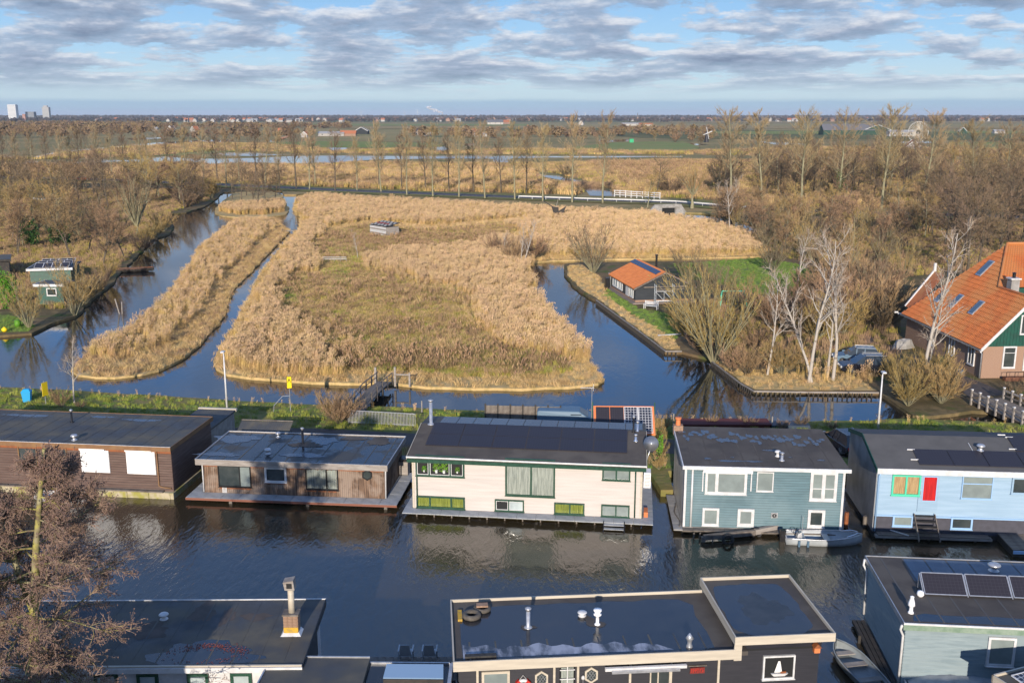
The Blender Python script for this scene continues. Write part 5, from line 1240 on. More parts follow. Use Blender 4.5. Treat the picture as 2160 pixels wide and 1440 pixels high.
r2_ = MB().box(x1 + 0.01,x2,-9,-0.1,zr - 0.4,zr - 0.2).build('lower_roof',M['bitwet'],b9)
e = MB(); e.box(x1 + 0.01,x2 + 0.06,-0.097,-0.03,zr - 0.4,zr - 0.12); e.box(x2 + 0.003,x2 + 0.14,-9,-0.03,zr - 0.4,zr - 0.12); e.build('edge_strip',M['bluetrim'] if False else M['metal'],r2_)
qa,qb = fr.top(813,1399,zr + .3),fr.top(935,1425,zr + 0.2)
cn = MB().slab([(qa.x,qb.y,zr + .12),(qb.x,qb.y,zr + .12),(qb.x - .05,qa.y,zr + .3),(qa.x + .05,qa.y,zr + .3)],0.05).build('skylight',mat('blue grey plastic',(0.18,0.28,0.42),None,rough=0.35),r2_)
MB().box(qa.x,qb.x,qb.y - 0.03,qb.y + 0.03,zr - 0.19,zr + .06).build('skylight_frame',M['darkwood'],cn)
# deck with two grey chairs between the near houseboats
dkp = G(885,1392,0.35)
jt = thing('small_float','small grey swimming float behind the nearest houseboat','float',(dkp.x,dkp.y,0))
planks(jt,-2.2,2.6,-1.6,0.3,0.35,M['oldwood'],14,'x',0.06,0.015)
def chair(px,lab):
    p = G(px,1392,0.35); t = thing('garden_chair',lab,'chair',(p.x,p.y,0.355),R(180),'grey garden chairs on the float')
    MB().hexa([(-0.27,0.22,0.35),(0.27,0.22,0.35),(0.27,0.26,0.35),(-0.27,0.26,0.35)],[(-0.19,0.42,1.0),(0.19,0.42,1.0),(0.19,0.46,1.0),(-0.19,0.46,1.0)]).build('backrest',M['alu'],t)
    MB().box(-0.28,0.28,-0.28,0.22,0.36,0.41).build('seat',M['alu'],t)
    for sx in (-1,1):
        MB().box(sx * 0.31 - .03,sx * 0.31 + .03,-0.28,0.3,0.58,0.62).build('armrest',M['alu'],t)
        for sy in (-0.25,0.22): MB().box(sx * 0.3 - .02,sx * 0.3 + .02,sy - .02,sy + .02,0,0.58).build('leg',M['alu'],t)
chair(857,'left grey plastic chair on the float'); chair(907,'right grey plastic chair on the float')
# corner of another roof, bottom right
fr = Frame(2098,1424,3.0,5.4)
b10 = house_root('houseboat_roof_corner','roof corner with white grid solar panel in the bottom right corner','houseboat',fr)
g0 = fr.top(2160,1408,3.0)
ang = math.atan2(g0.y,g0.x)
b10.rotation_euler = (0,0,-R(5.4) + ang)
MB().box(0.2,8,-7,-0.2,-1,2.8).build('wall',M['navy'],b10)
rf = MB().box(0,8,-7,0,2.75,2.92).build('roof',M['bitumen'],b10)
e = MB(); e.box(-0.06,8,0.003,0.07,2.7,3.02); e.box(-0.06,-0.003,-7,0.07,2.7,3.02); e.build('fascia',M['cream_trim'],rf)
panels(rf,(0.35,-2.1,2.98),(4.35,-2.1,2.98),(4.35,-0.4,3.1),(0.35,-0.4,3.1),4,1,M['solargrid'],M['white'])

# ------------------------------------------------------------------ black shed with orange roof on the far bank
fr = Frame(1340,638,0.45,-10.0)
b11 = house_root('black_garden_house','black boarded garden house with bright orange tiled roof and solar panels','shed',fr)
dep = fr.side(1290,607,0).y; w = 7.6
ze = fr.side(1339,603,-0.0).z
qA = fr.front(1422,571,0); xrg = w / 2; zrd = fr.front(1422,573,-0.4).z
MB().box(-0.5,w + 0.3,-0.6,dep + 0.3,0.3,0.5).build('paving',M['paving'],b11)
MB().box(0,w,0,dep,0.5,0.75).build('plinth',M['brickpink'],b11)
m_ = MB(); pr = [(0,0.75),(w,0.75),(w,ze),(xrg,zrd - .15),(0,ze)]
m_.add([(x,0.02,z) for x,z in pr] + [(x,dep,z) for x,z in pr],[tuple(range(5)),tuple(range(9,4,-1))] + [(k,5 + k,5 + (k + 1) % 5,(k + 1) % 5) for k in range(5)]).build('wall',M['tar'],b11)
boards(b11,'L',w,0.0,dep,0.76,ze,M['tar'],0.2); boards(b11,'F',w,0,2.6,0.76,ze,M['tar'],0.2).location.y = 0.02
door = MB().box(2.62,6.6,-0.03,0.018,0.76,ze - 0.1).build('double_door',M['tar'],b11); MB().box(2.7,6.5,-0.06,-0.033,ze - 0.55,ze - 0.4).build('lintel',M['oldwood'],door)
def tiles(name,quad,m,parent,pitch=0.3,rows=12,amp=0.04):
    """clay pantiles: rolls and stepped courses as real relief, one joined part"""
    A,B,D_,E = map(Vector,quad)          # A,B at the eave, D_,E at the ridge (above B, A)
    nrm = (B - A).cross(E - A).normalized();  nrm = nrm if nrm.z > 0 else -nrm
    mb = MB(); nx = max(4,int((B - A).length / pitch)) * 4; vs_,fs = [],[]
    for r_i in range(rows):
        base = len(vs_)
        for jj,vv in enumerate((r_i / rows,(r_i + 1) / rows)):
            for i in range(nx + 1):
                u = i / nx; p = A.lerp(B,u).lerp(E.lerp(D_,u),vv)
                h = amp * math.cos(math.pi * 2 * (i / 4.0)) + (0.05 if jj == 0 else 0.015)
                vs_.append(p + nrm * h)
        for i in range(nx): fs.append((base + i,base + i + 1,base + nx + 2 + i,base + nx + 1 + i))
        for i in range(nx) if r_i else []:
            fs.append((base - (nx + 1) + i,base - (nx + 1) + i + 1,base + i + 1,base + i))
    mb.add(vs_,fs); mb.v = [tuple(v) for v in mb.v]
    return tag(mb.build(name,m,parent),kind='stuff')
ov = 0.4; yF,yBk = -0.6,dep + 0.3
sl = (zrd - ze) / xrg; zo = ze - sl * ov
rf = MB().add([(-ov,yF,zo),(xrg,yF,zrd),(w + ov,yF,zo),(-ov,yBk,zo),(xrg,yBk,zrd),(w + ov,yBk,zo),(-ov,yF,zo - .1),(xrg,yF,zrd - .1),(w + ov,yF,zo - .1),(-ov,yBk,zo - .1),(xrg,yBk,zrd - .1),(w + ov,yBk,zo - .1)],
     [(0,1,4,3),(1,2,5,4),(9,10,7,6),(10,11,8,7),(0,6,7,1),(1,7,8,2),(3,4,10,9),(4,5,11,10),(0,3,9,6),(2,8,11,5)]).build('roof',M['tile2'],b11)
tiles('roof_tile',[(-ov,yBk,zo),(-ov,yF,zo),(xrg,yF,zrd),(xrg,yBk,zrd)],M['tile2'],rf,0.35,12,0.02)
tiles('roof_tile',[(w + ov,yF,zo),(w + ov,yBk,zo),(xrg,yBk,zrd),(xrg,yF,zrd)],M['tile2'],rf,0.35,12,0.02)
e = MB()
for s in (-1,1):
    xo = xrg + s * (xrg + ov); e.hexa([(xo,yF - .05,zo - .18),(xrg,yF - .05,zrd - .2),(xrg,yF - .003,zrd - .2),(xo,yF - .003,zo - .18)],[(xo,yF - .05,zo + .02),(xrg,yF - .05,zrd + .02),(xrg,yF - .003,zrd + .02),(xo,yF - .003,zo + .02)])
e.box(0.9,w - 0.9,yF + 0.02,yF + 0.12,ze - 0.15,ze + 0.02)
e.build('verge_board',M['oldwood'],b11)
qs = []
nn = Vector((-(zrd - zo),0,xrg + ov)).normalized(); nw = fr.ux * nn.x + Vector((0,0,nn.z))
for px,py in ((1353,541),(1405,570),(1378,580),(1330,550)): qs.append(fr.loc(plane_hit(px,py,fr.W(xrg,0,zrd + 0.05),nw)))
ylo,yhi = (qs[1].y + qs[2].y) / 2,(qs[0].y + qs[3].y) / 2; xi,xo_ = (qs[0].x + qs[1].x) / 2,(qs[2].x + qs[3].x) / 2
xi = min(xi,xrg - 0.25)
zz_ = lambda x: zrd + (x - xrg) * sl
panels(rf,(xo_,yhi,zz_(xo_)),(xo_,ylo,zz_(xo_)),(xi,ylo,zz_(xi)),(xi,yhi,zz_(xi)),4,2,M['solarblue'],lift=0.1)
for a in ((1294,573,1303.5,603),(1305,580,1313.5,610)):
    A_,B_ = fr.side(a[0],a[1],0),fr.side(a[2],a[3],0)
    window(b11,'L',w,(min(A_.y,B_.y),max(A_.y,B_.y),1.0,ze - 0.25),M['white'],(0.5,),0.12,kinds=['panepale'] * 2,out=0.05)
A_,B_ = fr.side(1321,600,0),fr.side(1327,600,0); MB().box(-0.08,-0.035,min(A_.y,B_.y),max(A_.y,B_.y),0.76,ze - 0.3).build('door',M['white'],b11)
A_,B_ = fr.side(1329,600,0),fr.side(1337,600,0); window(b11,'L',w,(min(A_.y,B_.y),max(A_.y,B_.y),0.9,ze - 0.3),M['white'],(0.5,),0.12,kinds=['panepale'] * 2,out=0.05)
q = fr.top(1417,560,zrd); MB().lathe((xrg + 1.2,dep * 0.62,zrd - 1.2),[(0.14,0),(0.14,2.2),(0.2,2.25),(0.2,2.4),(0.01,2.45)]).build('stove_pipe',M['blackm'],rf)
pipe(b11,[(-0.4,dep + 0.2,ze),(-0.15,dep + 0.1,ze - 0.5),(-0.1,dep + 0.1,0.5)],0.06,M['metal'])
o = MB().box(-0.9,-0.35,dep - 0.3,dep + 0.3,0.4,1.9).build('water_butt',M['blackm']); o.location = fr.o; o.rotation_euler = (0,0,-R(fr.a)); tag(o,'dark rain barrel at the far left corner of the black garden house','barrel')
# bench and scaffold frame in front
p = G(1373,652,0.35)
bn = thing('white_bench','white wooden garden bench in front of the black garden house','bench',(p.x,p.y,0.35),R(-28))
for k in range(3): MB().box(-0.85,0.85,-0.25 + k * 0.17,-0.12 + k * 0.17,0.42,0.46).build('seat_slat',M['white'],bn)
for k in range(3): MB().box(-0.85,0.85,0.26,0.3,0.55 + k * 0.15,0.65 + k * 0.15).build('back_slat',M['white'],bn)
for s in (-1,1):
    MB().box(s * 0.85 - .04,s * .85 + .04,0.24,0.32,0,1.0).build('leg',M['white'],bn); MB().box(s * 0.85 - .04,s * .85 + .04,-0.28,-0.2,0,0.62).build('leg',M['white'],bn)
    MB().box(s * 0.85 - .05,s * .85 + .05,-0.3,0.3,0.62,0.67).build('armrest',M['white'],bn)
p = G(1400,642,0.45)
sc = thing('scaffold_frame','low aluminium scaffold frame beside the white bench','scaffold',(p.x,p.y,0.45),R(5))
for x in (-1.15,1.15):
    f = MB(); 
    for y in (-0.4,0.4): f.bar((x,y,0),(x,y,2.6),0.07)
    for k in range(6): f.bar((x,-0.4,0.3 + k * 0.42),(x,0.4,0.3 + k * 0.42),0.05)
    f.build('ladder_frame',M['alu'],sc)
f = MB(); f.bar((-1.15,0.0,0.45),(1.15,0.0,0.45),0.12); f.bar((-1.15,0,1.7),(1.15,0,1.7),0.06); f.build('platform',M['white'],sc)
f = MB(); f.bar((-1.15,0,1.7),(0,0,0.5),0.06); f.bar((0,0,1.7),(0,0,0.5),0.06); f.bar((0,0,1.7),(1.15,0,0.5),0.06); f.build('brace',M['alu'],sc)
p = G(1545,650,0.3)
sw = thing('green_swing_frame','green metal garden swing frame among the bare shrubs','swing',(p.x,p.y,0.3))
MB().bar((-1.4,0,2.2),(1.4,0,2.2),0.1).build('top_bar',M['mint'],sw)
for s in (-1,1):
    for y in (-0.8,0.8): MB().bar((s * 1.4,0,2.2),(s * 1.7,y,0),0.09).build('leg',M['mint'],sw)
for x in (-0.6,0.5):
    f = MB(); f.bar((x - .2,0,2.2),(x - .2,0,.6),.02); f.bar((x + .2,0,2.2),(x + .2,0,.6),.02); f.box(x - .25,x + .25,-.1,.1,.55,.6); f.build('swing_seat',M['yellow'],sw)
# wooden sheet piling along the right bank
def piling(px_line,z0,z1,lab,n_gap=0.42):
    pts = [G(x,y,0.1) for x,y in px_line]; t = thing('timber_bank_edge',lab,'bank edge',(0,0,0)); me = None; k = 0
    for a,b in zip(pts,pts[1:]):
        L = (b - a).length; d = (b - a).normalized(); n = int(L / n_gap); az = math.atan2(d.y,d.x)
        MB().bar(a + Vector((0,0,z1 - 0.08)),b + Vector((0,0,z1 - 0.08)),0.08,0.12).build('rail',M['greywood'],t)
        for i in range(n):
            if k >= 295: break
            if me is None: me = MB().box(-0.05,0.05,-0.09,0.0,z0,z1).mesh('post'); me.materials.append(M['darkwood'])
            o = bpy.data.objects.new('post',me); C.objects.link(o); o.parent = t; p_ = a + d * (i + .5) * n_gap; o.location = (p_.x,p_.y,-0.03 * ((i * 7) % 3)); o.rotation_euler = (0,0,az); k += 1
piling([(1257,639),(1356,712),(1404,749),(1438,749)],-0.4,0.48,'row of short dark posts along the grass bank below the bench')
piling([(1500,768),(1560,815),(1590,833),(1700,835),(1853,836)],-0.4,0.42,'plank and post edge of the quay under the birches')

# ------------------------------------------------------------------ farmhouse on the right
fr = Frame(2068,797,0.3,-2.7)
b12 = house_root('farmhouse','large brick farmhouse with steep orange pantile roof and green gable','farmhouse',fr)
ze = fr.front(2070,731,0).z
Ls = fr.side(1903,713,0).y
e0 = fr.side(2074,722,-0.45); zo = ze - 0.15
yF = -0.5
def mk_plane(s): return lambda x: zo + (x + 0.5) * s
SL = math.tan(R(47))
nl = Vector((-SL,0,1)).normalized(); nlw = fr.ux * nl.x + Vector((0,0,nl.z)); p0 = fr.W(-0.5,0,zo)
def onL(px,py): return fr.loc(plane_hit(px,py,p0,nlw))
PK,QW,ER = onL(2125,515),onL(2107,606),onL(1900,661)
xr_ = QW.x; zrw = QW.z; XW = 2 * xr_ + 0.0
apx = PK
wing_w = 2 * xr_
MB().box(0,wing_w,0,QW.y + 1,0.25,ze).build('wall',M['brickpink'],b12)
MB().box(0.02,wing_w * 1.4,QW.y - 4,ER.y - 0.4,0.2,ze - 0.02).build('side_wall',M['brick'],b12)
# roof planes
back_y = ER.y
V = [(-0.5,yF,zo),(-0.5,back_y,zo),tuple(apx),(xr_,QW.y,zrw),(xr_,yF,zrw)]
rb = MB().add(V,[(0,4,3,2,1)])
rb.build('left_roof',M['tile'],b12)
# pantiles of the left plane: clipped columns from eave to outline
pv = [(v[1],v[0]) for v in V]
def xmax_at(y):
    ks = [(yF,xr_),(QW.y,xr_),(apx.y,apx.x),(back_y,-0.5)]
    for (ya,xa),(yb,xb) in zip(ks,ks[1:]):
        if ya <= y <= yb: return xa + (xb - xa) * (y - ya) / max(1e-6,yb - ya)
    return -0.5
mb = MB(); pitch = 0.25; y = yF; nrm = Vector((-SL,0,1)).normalized(); cols = []
step = 0.34
yy = yF
while yy < back_y - 0.05:
    xm = xmax_at(yy + pitch / 2)
    n = int((xm + 0.5) / step)
    for k in range(n + 1):
        xa = -0.5 + k * step; xb = min(xa + step,xm)
        if xb - xa < 0.03: continue
        vs_ = []
        for (xx,lift) in ((xa,0.06),(xb,0.02)):
            for f_,hgt in ((0.0,0.0),(0.3,0.05),(0.6,0.035),(1.0,-0.01)):
                pnt = Vector((xx,yy + pitch * f_,zo + (xx + 0.5) * SL)) + nrm * (hgt + lift); vs_.append(pnt)
        mb.add(vs_,[(0,1,5,4),(1,2,6,5),(2,3,7,6)])
    yy += pitch
tag(mb.build('roof_tile',M['tile'],b12),kind='stuff')
RX = 2 * apx.x + 1.5
MB().add([(xr_,QW.y,zrw),(RX,QW.y,zrw),(RX,apx.y,apx.z),tuple(apx)],[(0,1,2,3)]).build('front_roof',M['tile2'],b12)
fr_t = tiles('roof_tile',[(xr_ + 0.05,QW.y,zrw),(RX,QW.y,zrw),(RX,apx.y,apx.z),tuple(apx)],M['tile'],b12,0.3,22,0.03)
MB().add([(xr_,yF,zrw),(2 * xr_ + 0.5,yF,zo),(2 * xr_ + 0.5,QW.y,zo),(xr_,QW.y,zrw)],[(0,1,2,3)]).build('right_wing_roof',M['tile'],b12)
MB().add([(-0.5,back_y,zo),tuple(apx),(RX,apx.y,apx.z),(RX,back_y,zo)],[(0,1,2,3)]).build('rear_roof',M['tile'],b12)
MB().tube([tuple(Vector((xr_,QW.y,zrw)) + Vector((0,0,.05))),tuple(apx + Vector((0,0,.08)))],0.14,8).build('hip_tile',M['tile'],b12)
MB().tube([(apx.x,apx.y,apx.z + .06),(RX,apx.y,apx.z + .06)],0.16,8).build('ridge_tile',M['tile'],b12)
MB().tube([(xr_,yF,zrw + .04),(xr_,QW.y,zrw + .04)],0.14,8).build('ridge_tile',M['tile'],b12)
xq,yq,yk = wing_w * .5,QW.y + .25,back_y - .4
MB().hexa([(xq,yq,.2),(RX - .3,yq,.2),(RX - .3,yk,.2),(xq,yk,.2)],[(xq,yq,zrw - .12),(RX - .3,yq,zrw - .12),(RX - .3,yk,zo - .1),(xq,yk,zo - .1)]).build('main_wall',M['barngreen'],b12)
MB().add([(RX - .3,yq,zrw - .12),(RX - .3,yk,zo - .1),(RX - .3,apx.y,apx.z - .12)],[(0,1,2)]).build('right_gable',M['barngreen'],b12)
# front gable
MB().add([(0,0.02,ze),(wing_w,0.02,ze),(xr_,0.02,zrw - .3),(0,0.2,ze),(wing_w,.2,ze),(xr_,.2,zrw - .3)],[(0,1,2),(5,4,3)]).build('gable_wall',M['barngreen'],b12)
gb = MB(); n = 26
for k in range(n):
    x0_ = wing_w * k / n; xm_ = min(x0_ + wing_w / n / 2,wing_w - x0_ - wing_w / n / 2); gb.box(x0_ + .01,x0_ + wing_w / n - .01,-0.02,0.018,ze,ze + max(0.1,min(x0_,wing_w - x0_ - wing_w / n)) * SL * 0.93)
tag(gb.build('gable_board',M['barngreen'],b12),kind='stuff')
for s in (-1,1):
    xo = xr_ + s * (xr_ + 0.5)
    MB().hexa([(xo,yF - .06,zo - .3),(xr_,yF - .06,zrw - .3),(xr_,yF - .003,zrw - .3),(xo,yF - .003,zo - .3)],[(xo,yF - .06,zo + .08),(xr_,yF - .06,zrw + .08),(xr_,yF - .003,zrw + .08),(xo,yF - .003,zo + .08)]).build('verge_board',M['white'],b12)
MB().box(-0.62,-0.45,yF,ER.y,zo - 0.16,zo - 0.02).build('gutter',M['metal'],b12)
for k in range(22): MB().box(-0.42,-0.03,0.5 + k * 0.85,0.62 + k * 0.85,zo - 0.3,zo - 0.14).build('gutter_bracket',M['white'],b12)
pipe(b12,[(-0.5,0.05,zo - 0.1),(-0.12,0.0,zo - 0.5),(-0.12,0.0,0.3)],0.07,M['metal'])
window(b12,'F',wing_w,fr.rect(2114,730,2142,776),M['white'],(),0.14,kinds=['pane'],out=0.06,transom=0.7)
window(b12,'F',wing_w,fr.rect(2152,664,2185,705),M['white'],(0.5,),0.12,kinds=['pane'] * 2,out=0.06)
window(b12,'F',wing_w,fr.rect(2158,735,2186,780),M['white'],(),0.14,kinds=['pane'],out=0.06)
for a in ((2043,2057),(2001,2013),(1960,1968)):
    A_,B_ = fr.side(a[0],750,0),fr.side(a[1],750,0); window(b12,'L',wing_w,(B_.y,A_.y,1.1,ze - 0.4),M['white'],(0.5,),0.12,kinds=['pane'] * 2,out=0.06)
for px,py,pw_,ph_ in ((2079,567,1.0,2.0),(1987,625,0.9,1.7),(2018,636,0.9,1.7),(2061,650,0.9,1.7)):
    q = onL(px,py); cs,sn = math.cos(math.atan(SL)),math.sin(math.atan(SL))
    o = MB().box(-ph_ / 2,ph_ / 2,-pw_ / 2,pw_ / 2,0.0,0.16).build('skylight',M['metal'],b12); o.location = q; o.rotation_euler = (0,-math.atan(SL),0)
    MB().box(-ph_ / 2 + .12,ph_ / 2 - .12,-pw_ / 2 + .1,pw_ / 2 - .1,0.162,0.175).build('pane',mat('sky window glass',(0.10,0.13,0.15),None,rough=0.03,spec=1.0),o)
ch = MB().box(xr_ + 0.3,xr_ + 1.1,QW.y - 1.6,QW.y - 0.8,zrw - 0.6,zrw + 1.0).build('chimney',M['concrete2'],b12)
MB().box(xr_ + 0.2,xr_ + 1.2,QW.y - 1.7,QW.y - 0.7,zrw + 1.003,zrw + 1.12).build('chimney_cap',M['white'],ch)
MB().lathe((xr_ + .7,QW.y - 1.2,zrw + 1.12),[(0.15,0),(0.15,0.4),(0.22,0.45),(0.01,0.55)]).build('chimney_pot',M['blackm'],ch)
# rear cross gable
q = onL(2000,600); 
cg = MB().add([(0.3,back_y - 1.5,zo + .6),(3.2,back_y - 1.5,zo + 4.4),(3.2,back_y + .8,zo + 4.4),(0.3,back_y + .8,zo + .6)],[(0,1,2,3)]).build('rear_gable_roof',M['tile'],b12)
MB().bar((0.3,back_y + .9,zo + .6),(3.2,back_y + .9,zo + 4.5),0.16,0.2).build('verge_board',M['white'],b12)
MB().box(3.1,3.35,back_y + .8,back_y + 1.0,zo + 4.4,zo + 5.3).build('gable_ornament',M['white'],b12)
MB().box(0.6,6,back_y,back_y + .7,0.3,zo).build('rear_wall',M['barngreen'],b12)
q = G(2130,812,0.3)
pl = thing('wooden_planter','rusty planter with railing against the farmhouse front','planter',tuple(fr.W(2.6,-0.9,0.3)),-R(fr.a))
MB().box(-0.9,1.6,-0.35,0.2,0,0.35).build('trough',mat('rusty steel',(0.16,0.07,0.04),None,rough=0.9),pl)
f = MB()
for k in range(4): f.bar((-0.85 + k * 0.8,-0.3,0.35),(-0.85 + k * 0.8,-0.3,0.85),0.04)
f.bar((-0.85,-0.3,0.85),(1.55,-0.3,0.85),0.04); f.build('railing',M['blackm'],pl)

# ------------------------------------------------------------------ bare winter trees
class Tree:
    def __init__(s,seed): s.r = random.Random(seed); s.b = MB(); s.tw = []
    def rv(s,k=1.0): return Vector((s.r.gauss(0,k),s.r.gauss(0,k),s.r.gauss(0,k)))
    def path(s,p,d,L,n,jit,up):
        pts = [p.copy()]; d = d.normalized()
        for _ in range(n):
            d = (d + s.rv(jit) + Vector((0,0,up))).normalized(); p = p + d * (L / n); pts.append(p.copy())
        return pts
    def limb(s,p,d,L,r,n=4,jit=0.1,up=0.05,sides=5):
        pts = s.path(p,d,L,n,jit,up); s.b.tube(pts,[r * (1 - 0.8 * i / n) for i in range(n + 1)],sides,False); return pts
    def twig(s,p,d,L,w,bend=0.15,up=0.0):
        d = d.normalized(); q = p + d * L * 0.5; d2 = (d + s.rv(bend) + Vector((0,0,up))).normalized(); e = q + d2 * L * 0.5
        s.tw.append((p,q,e,w))
    def spray(s,pts,n,L,w,spread,t0=0.2,up=0.1,sub=2,subk=0.5):
        m = len(pts) - 1
        for _ in range(n):
            t = (t0 + (1 - t0) * s.r.random()) * m; i = min(int(t),m - 1); p = pts[i].lerp(pts[i + 1],t - i); ax = (pts[i + 1] - pts[i]).normalized()
            d = (ax + s.rv(spread) + Vector((0,0,up))).normalized(); l = L * s.r.uniform(0.5,1.2)
            s.twig(p,d,l,w)
            for _ in range(sub):
                s.twig(p + d * l * s.r.uniform(0.2,0.8),(d + s.rv(spread * 0.8) + Vector((0,0,up))).normalized(),l * subk * s.r.uniform(0.6,1.2),w * 0.75)
    def twig_mesh(s,name,m):
        n = len(s.tw); r = np.random.RandomState(5); P = np.array([[t[0],t[1],t[2]] for t in s.tw],float); w = np.array([t[3] for t in s.tw])[:,None]
        ax = P[:,2] - P[:,0]; rv = r.normal(size=(n,3)); sd_ = np.cross(ax,rv); sd_ /= np.linalg.norm(sd_,axis=1)[:,None] + 1e-9
        v = np.empty((n,5,3)); v[:,0] = P[:,0] - sd_ * w / 2; v[:,1] = P[:,0] + sd_ * w / 2; v[:,2] = P[:,1] - sd_ * w * .35; v[:,3] = P[:,1] + sd_ * w * .35; v[:,4] = P[:,2]
        me = bpy.data.meshes.new(name); base = (np.arange(n) * 5)[:,None]
        tri = (base + np.array([[0,1,3,0,3,2,2,3,4]])).reshape(-1)
        me.vertices.add(n * 5); me.vertices.foreach_set('co',v.reshape(-1)); me.loops.add(len(tri)); me.loops.foreach_set('vertex_index',tri.astype(np.int32))
        me.polygons.add(n * 3); me.polygons.foreach_set('loop_start',np.arange(0,n * 9,3,dtype=np.int32)); me.update(calc_edges=True); me.materials.append(m); return me
def perp(r,d):
    v = Vector((r.gauss(0,1),r.gauss(0,1),r.gauss(0,1))); return (v - d * v.dot(d)).normalized()
def t_poplar(seed,Hh=24.0,dark=False,w=0.052,dens=1.0,spread=0.5,t0=0.27):
    T = Tree(seed); tr = T.limb(Vector((0,0,0)),Vector((T.r.uniform(-.03,.03),T.r.uniform(-.03,.03),1)),Hh * 0.97,0.30 * Hh / 24,10,0.025,0.08,7)
    n1 = int(30 * dens)
    for i in range(n1):
        t = t0 + (0.95 - t0) * (i + T.r.random()) / n1; k = t * 10; j = min(int(k),9); p = tr[j].lerp(tr[j + 1],k - j)
        a = T.r.uniform(0,6.28); out = Vector((math.cos(a),math.sin(a),0)); L = Hh * (0.29 - 0.17 * (t - t0) / (1 - t0)) * T.r.uniform(0.45,1.25)
        d = (out * spread + Vector((0,0,0.75))).normalized(); pts = T.limb(p,d,L,0.075 * (1.25 - t) * Hh / 24,4,0.08,0.12,4)
        for q in range(5):
            kk = T.r.uniform(0.8,3.6); j2 = int(kk); pp = pts[j2].lerp(pts[j2 + 1],kk - j2); dd = (pts[j2 + 1] - pts[j2]).normalized()
            d2 = (dd + perp(T.r,dd) * 0.6 + Vector((0,0,.25))).normalized(); pt2 = T.limb(pp,d2,L * 0.42,0.028,2,0.08,0.1,3)
            T.spray(pt2,int(7 * dens),0.95,w,0.35,0.15,0.25,1)
        T.spray(pts,int(8 * dens),1.1,w,0.4,0.3,0.25,1)
    T.spray(tr[-3:],22,1.3,w,0.4,0.0,0.4,2)
    return T
def t_birch(seed,Hh=11.0,lean=0.0,w=0.035):
    T = Tree(seed); tr = T.limb(Vector((0,0,0)),Vector((lean,0,1)),Hh,0.145,10,0.05,0.05,7)
    for i in range(15):
        t = 0.28 + 0.68 * (i + T.r.random()) / 15; k = t * 10; j = min(int(k),9); p = tr[j].lerp(tr[j + 1],k - j)
        a = T.r.uniform(0,6.28); L = Hh * (0.33 - 0.2 * t) * T.r.uniform(0.7,1.2)
        d = Vector((math.cos(a) * 0.7,math.sin(a) * 0.7,0.9)).normalized(); pts = T.limb(p,d,L,0.075 * (1.25 - t),4,0.12,0.08,5)
        for q in range(3):
            kk = T.r.uniform(1,3.7); j2 = int(kk); pp = pts[j2].lerp(pts[j2 + 1],kk - j2); dd = (pts[j2 + 1] - pts[j2]).normalized()
            pt2 = T.limb(pp,(dd + perp(T.r,dd) * 0.7).normalized(),L * 0.4,0.026,3,0.14,0.05,4); T.spray(pt2,7,0.6,w * .8,0.5,0.2,0.0,1)
        T.spray(pts,6,0.7,w * .8,0.5,0.4,0.0,1)
    return T
def t_spread(seed,Hh=12.0,w=0.04,n1=16,fork=0.22,wide=0.8,dens=1.0,stems=1):
    """rounded many branched crown"""
    T = Tree(seed)
    for s_ in range(stems):
        a0 = T.r.uniform(0,6.28); d0 = Vector((math.cos(a0) * 0.25 * (stems > 1),math.sin(a0) * 0.25 * (stems > 1),1))
        tr = T.limb(Vector((math.cos(a0) * .2 * (stems > 1),math.sin(a0) * .2 * (stems > 1),0)),d0,Hh * 0.85,0.2 * Hh / 12 / (stems ** .5),7,0.08,0.05,6)
        for i in range(n1):
            t = fork + (0.97 - fork) * (i + T.r.random()) / n1; k = t * 7; j = min(int(k),6); p = tr[j].lerp(tr[j + 1],k - j)
            a = T.r.uniform(0,6.28); L = Hh * (0.42 - 0.24 * abs(t - 0.4)) * T.r.uniform(0.6,1.1) * wide / 0.8
            d = Vector((math.cos(a),math.sin(a),T.r.uniform(0.35,1.0))).normalized(); pts = T.limb(p,d,L,0.07 * (1.3 - t),4,0.14,0.07,4)
            for q in range(6):
                kk = T.r.uniform(0.8,3.8); j2 = int(kk); pp = pts[j2].lerp(pts[j2 + 1],kk - j2); dd = (pts[j2 + 1] - pts[j2]).normalized()
                pt2 = T.limb(pp,(dd + perp(T.r,dd) * 0.8 + Vector((0,0,.15))).normalized(),L * 0.42,0.026,2,0.12,0.05,3)
                T.spray(pt2,int(9 * dens),0.75,w,0.5,0.1,0.15,2)
            T.spray(pts,int(6 * dens),0.8,w,0.5,0.3,0.15,2)
    return T
def t_fan(seed,Hh=8.0,n=22,w=0.04,spread=0.55,dens=1.0,r0=0.07,up=0.03,twl=0.9,pollard=0.0):
    """many stems rising from one stool or pollard head"""
    T = Tree(seed)
    if pollard: T.limb(Vector((0,0,0)),Vector((0.05,0,1)),pollard,0.42,3,0.05,0,8)
    for i in range(n):
        a = T.r.uniform(0,6.28); s = spread * math.sqrt(T.r.random()) * 1.3; d = Vector((math.cos(a) * s,math.sin(a) * s,1)).normalized(); L = Hh * T.r.uniform(0.65,1.0)
        pts = T.limb(Vector((math.cos(a) * .15,math.sin(a) * .15,pollard)),d,L,r0 * T.r.uniform(0.6,1.2),6,0.05,up,4)
        T.spray(pts,int(26 * dens),twl,w,0.32,0.25,0.2,2)
        for q in range(4):
            kk = T.r.uniform(1.5,5.5); j2 = int(kk); pp = pts[j2]; dd = (pts[j2 + 1] - pts[j2]).normalized()
            pt2 = T.limb(pp,(dd + perp(T.r,dd) * 0.4).normalized(),L * 0.3,0.025,3,0.07,0.05,3); T.spray(pt2,int(7 * dens),twl * .7,w,0.4,0.2,0.15,1)
    return T
PROTO = {}
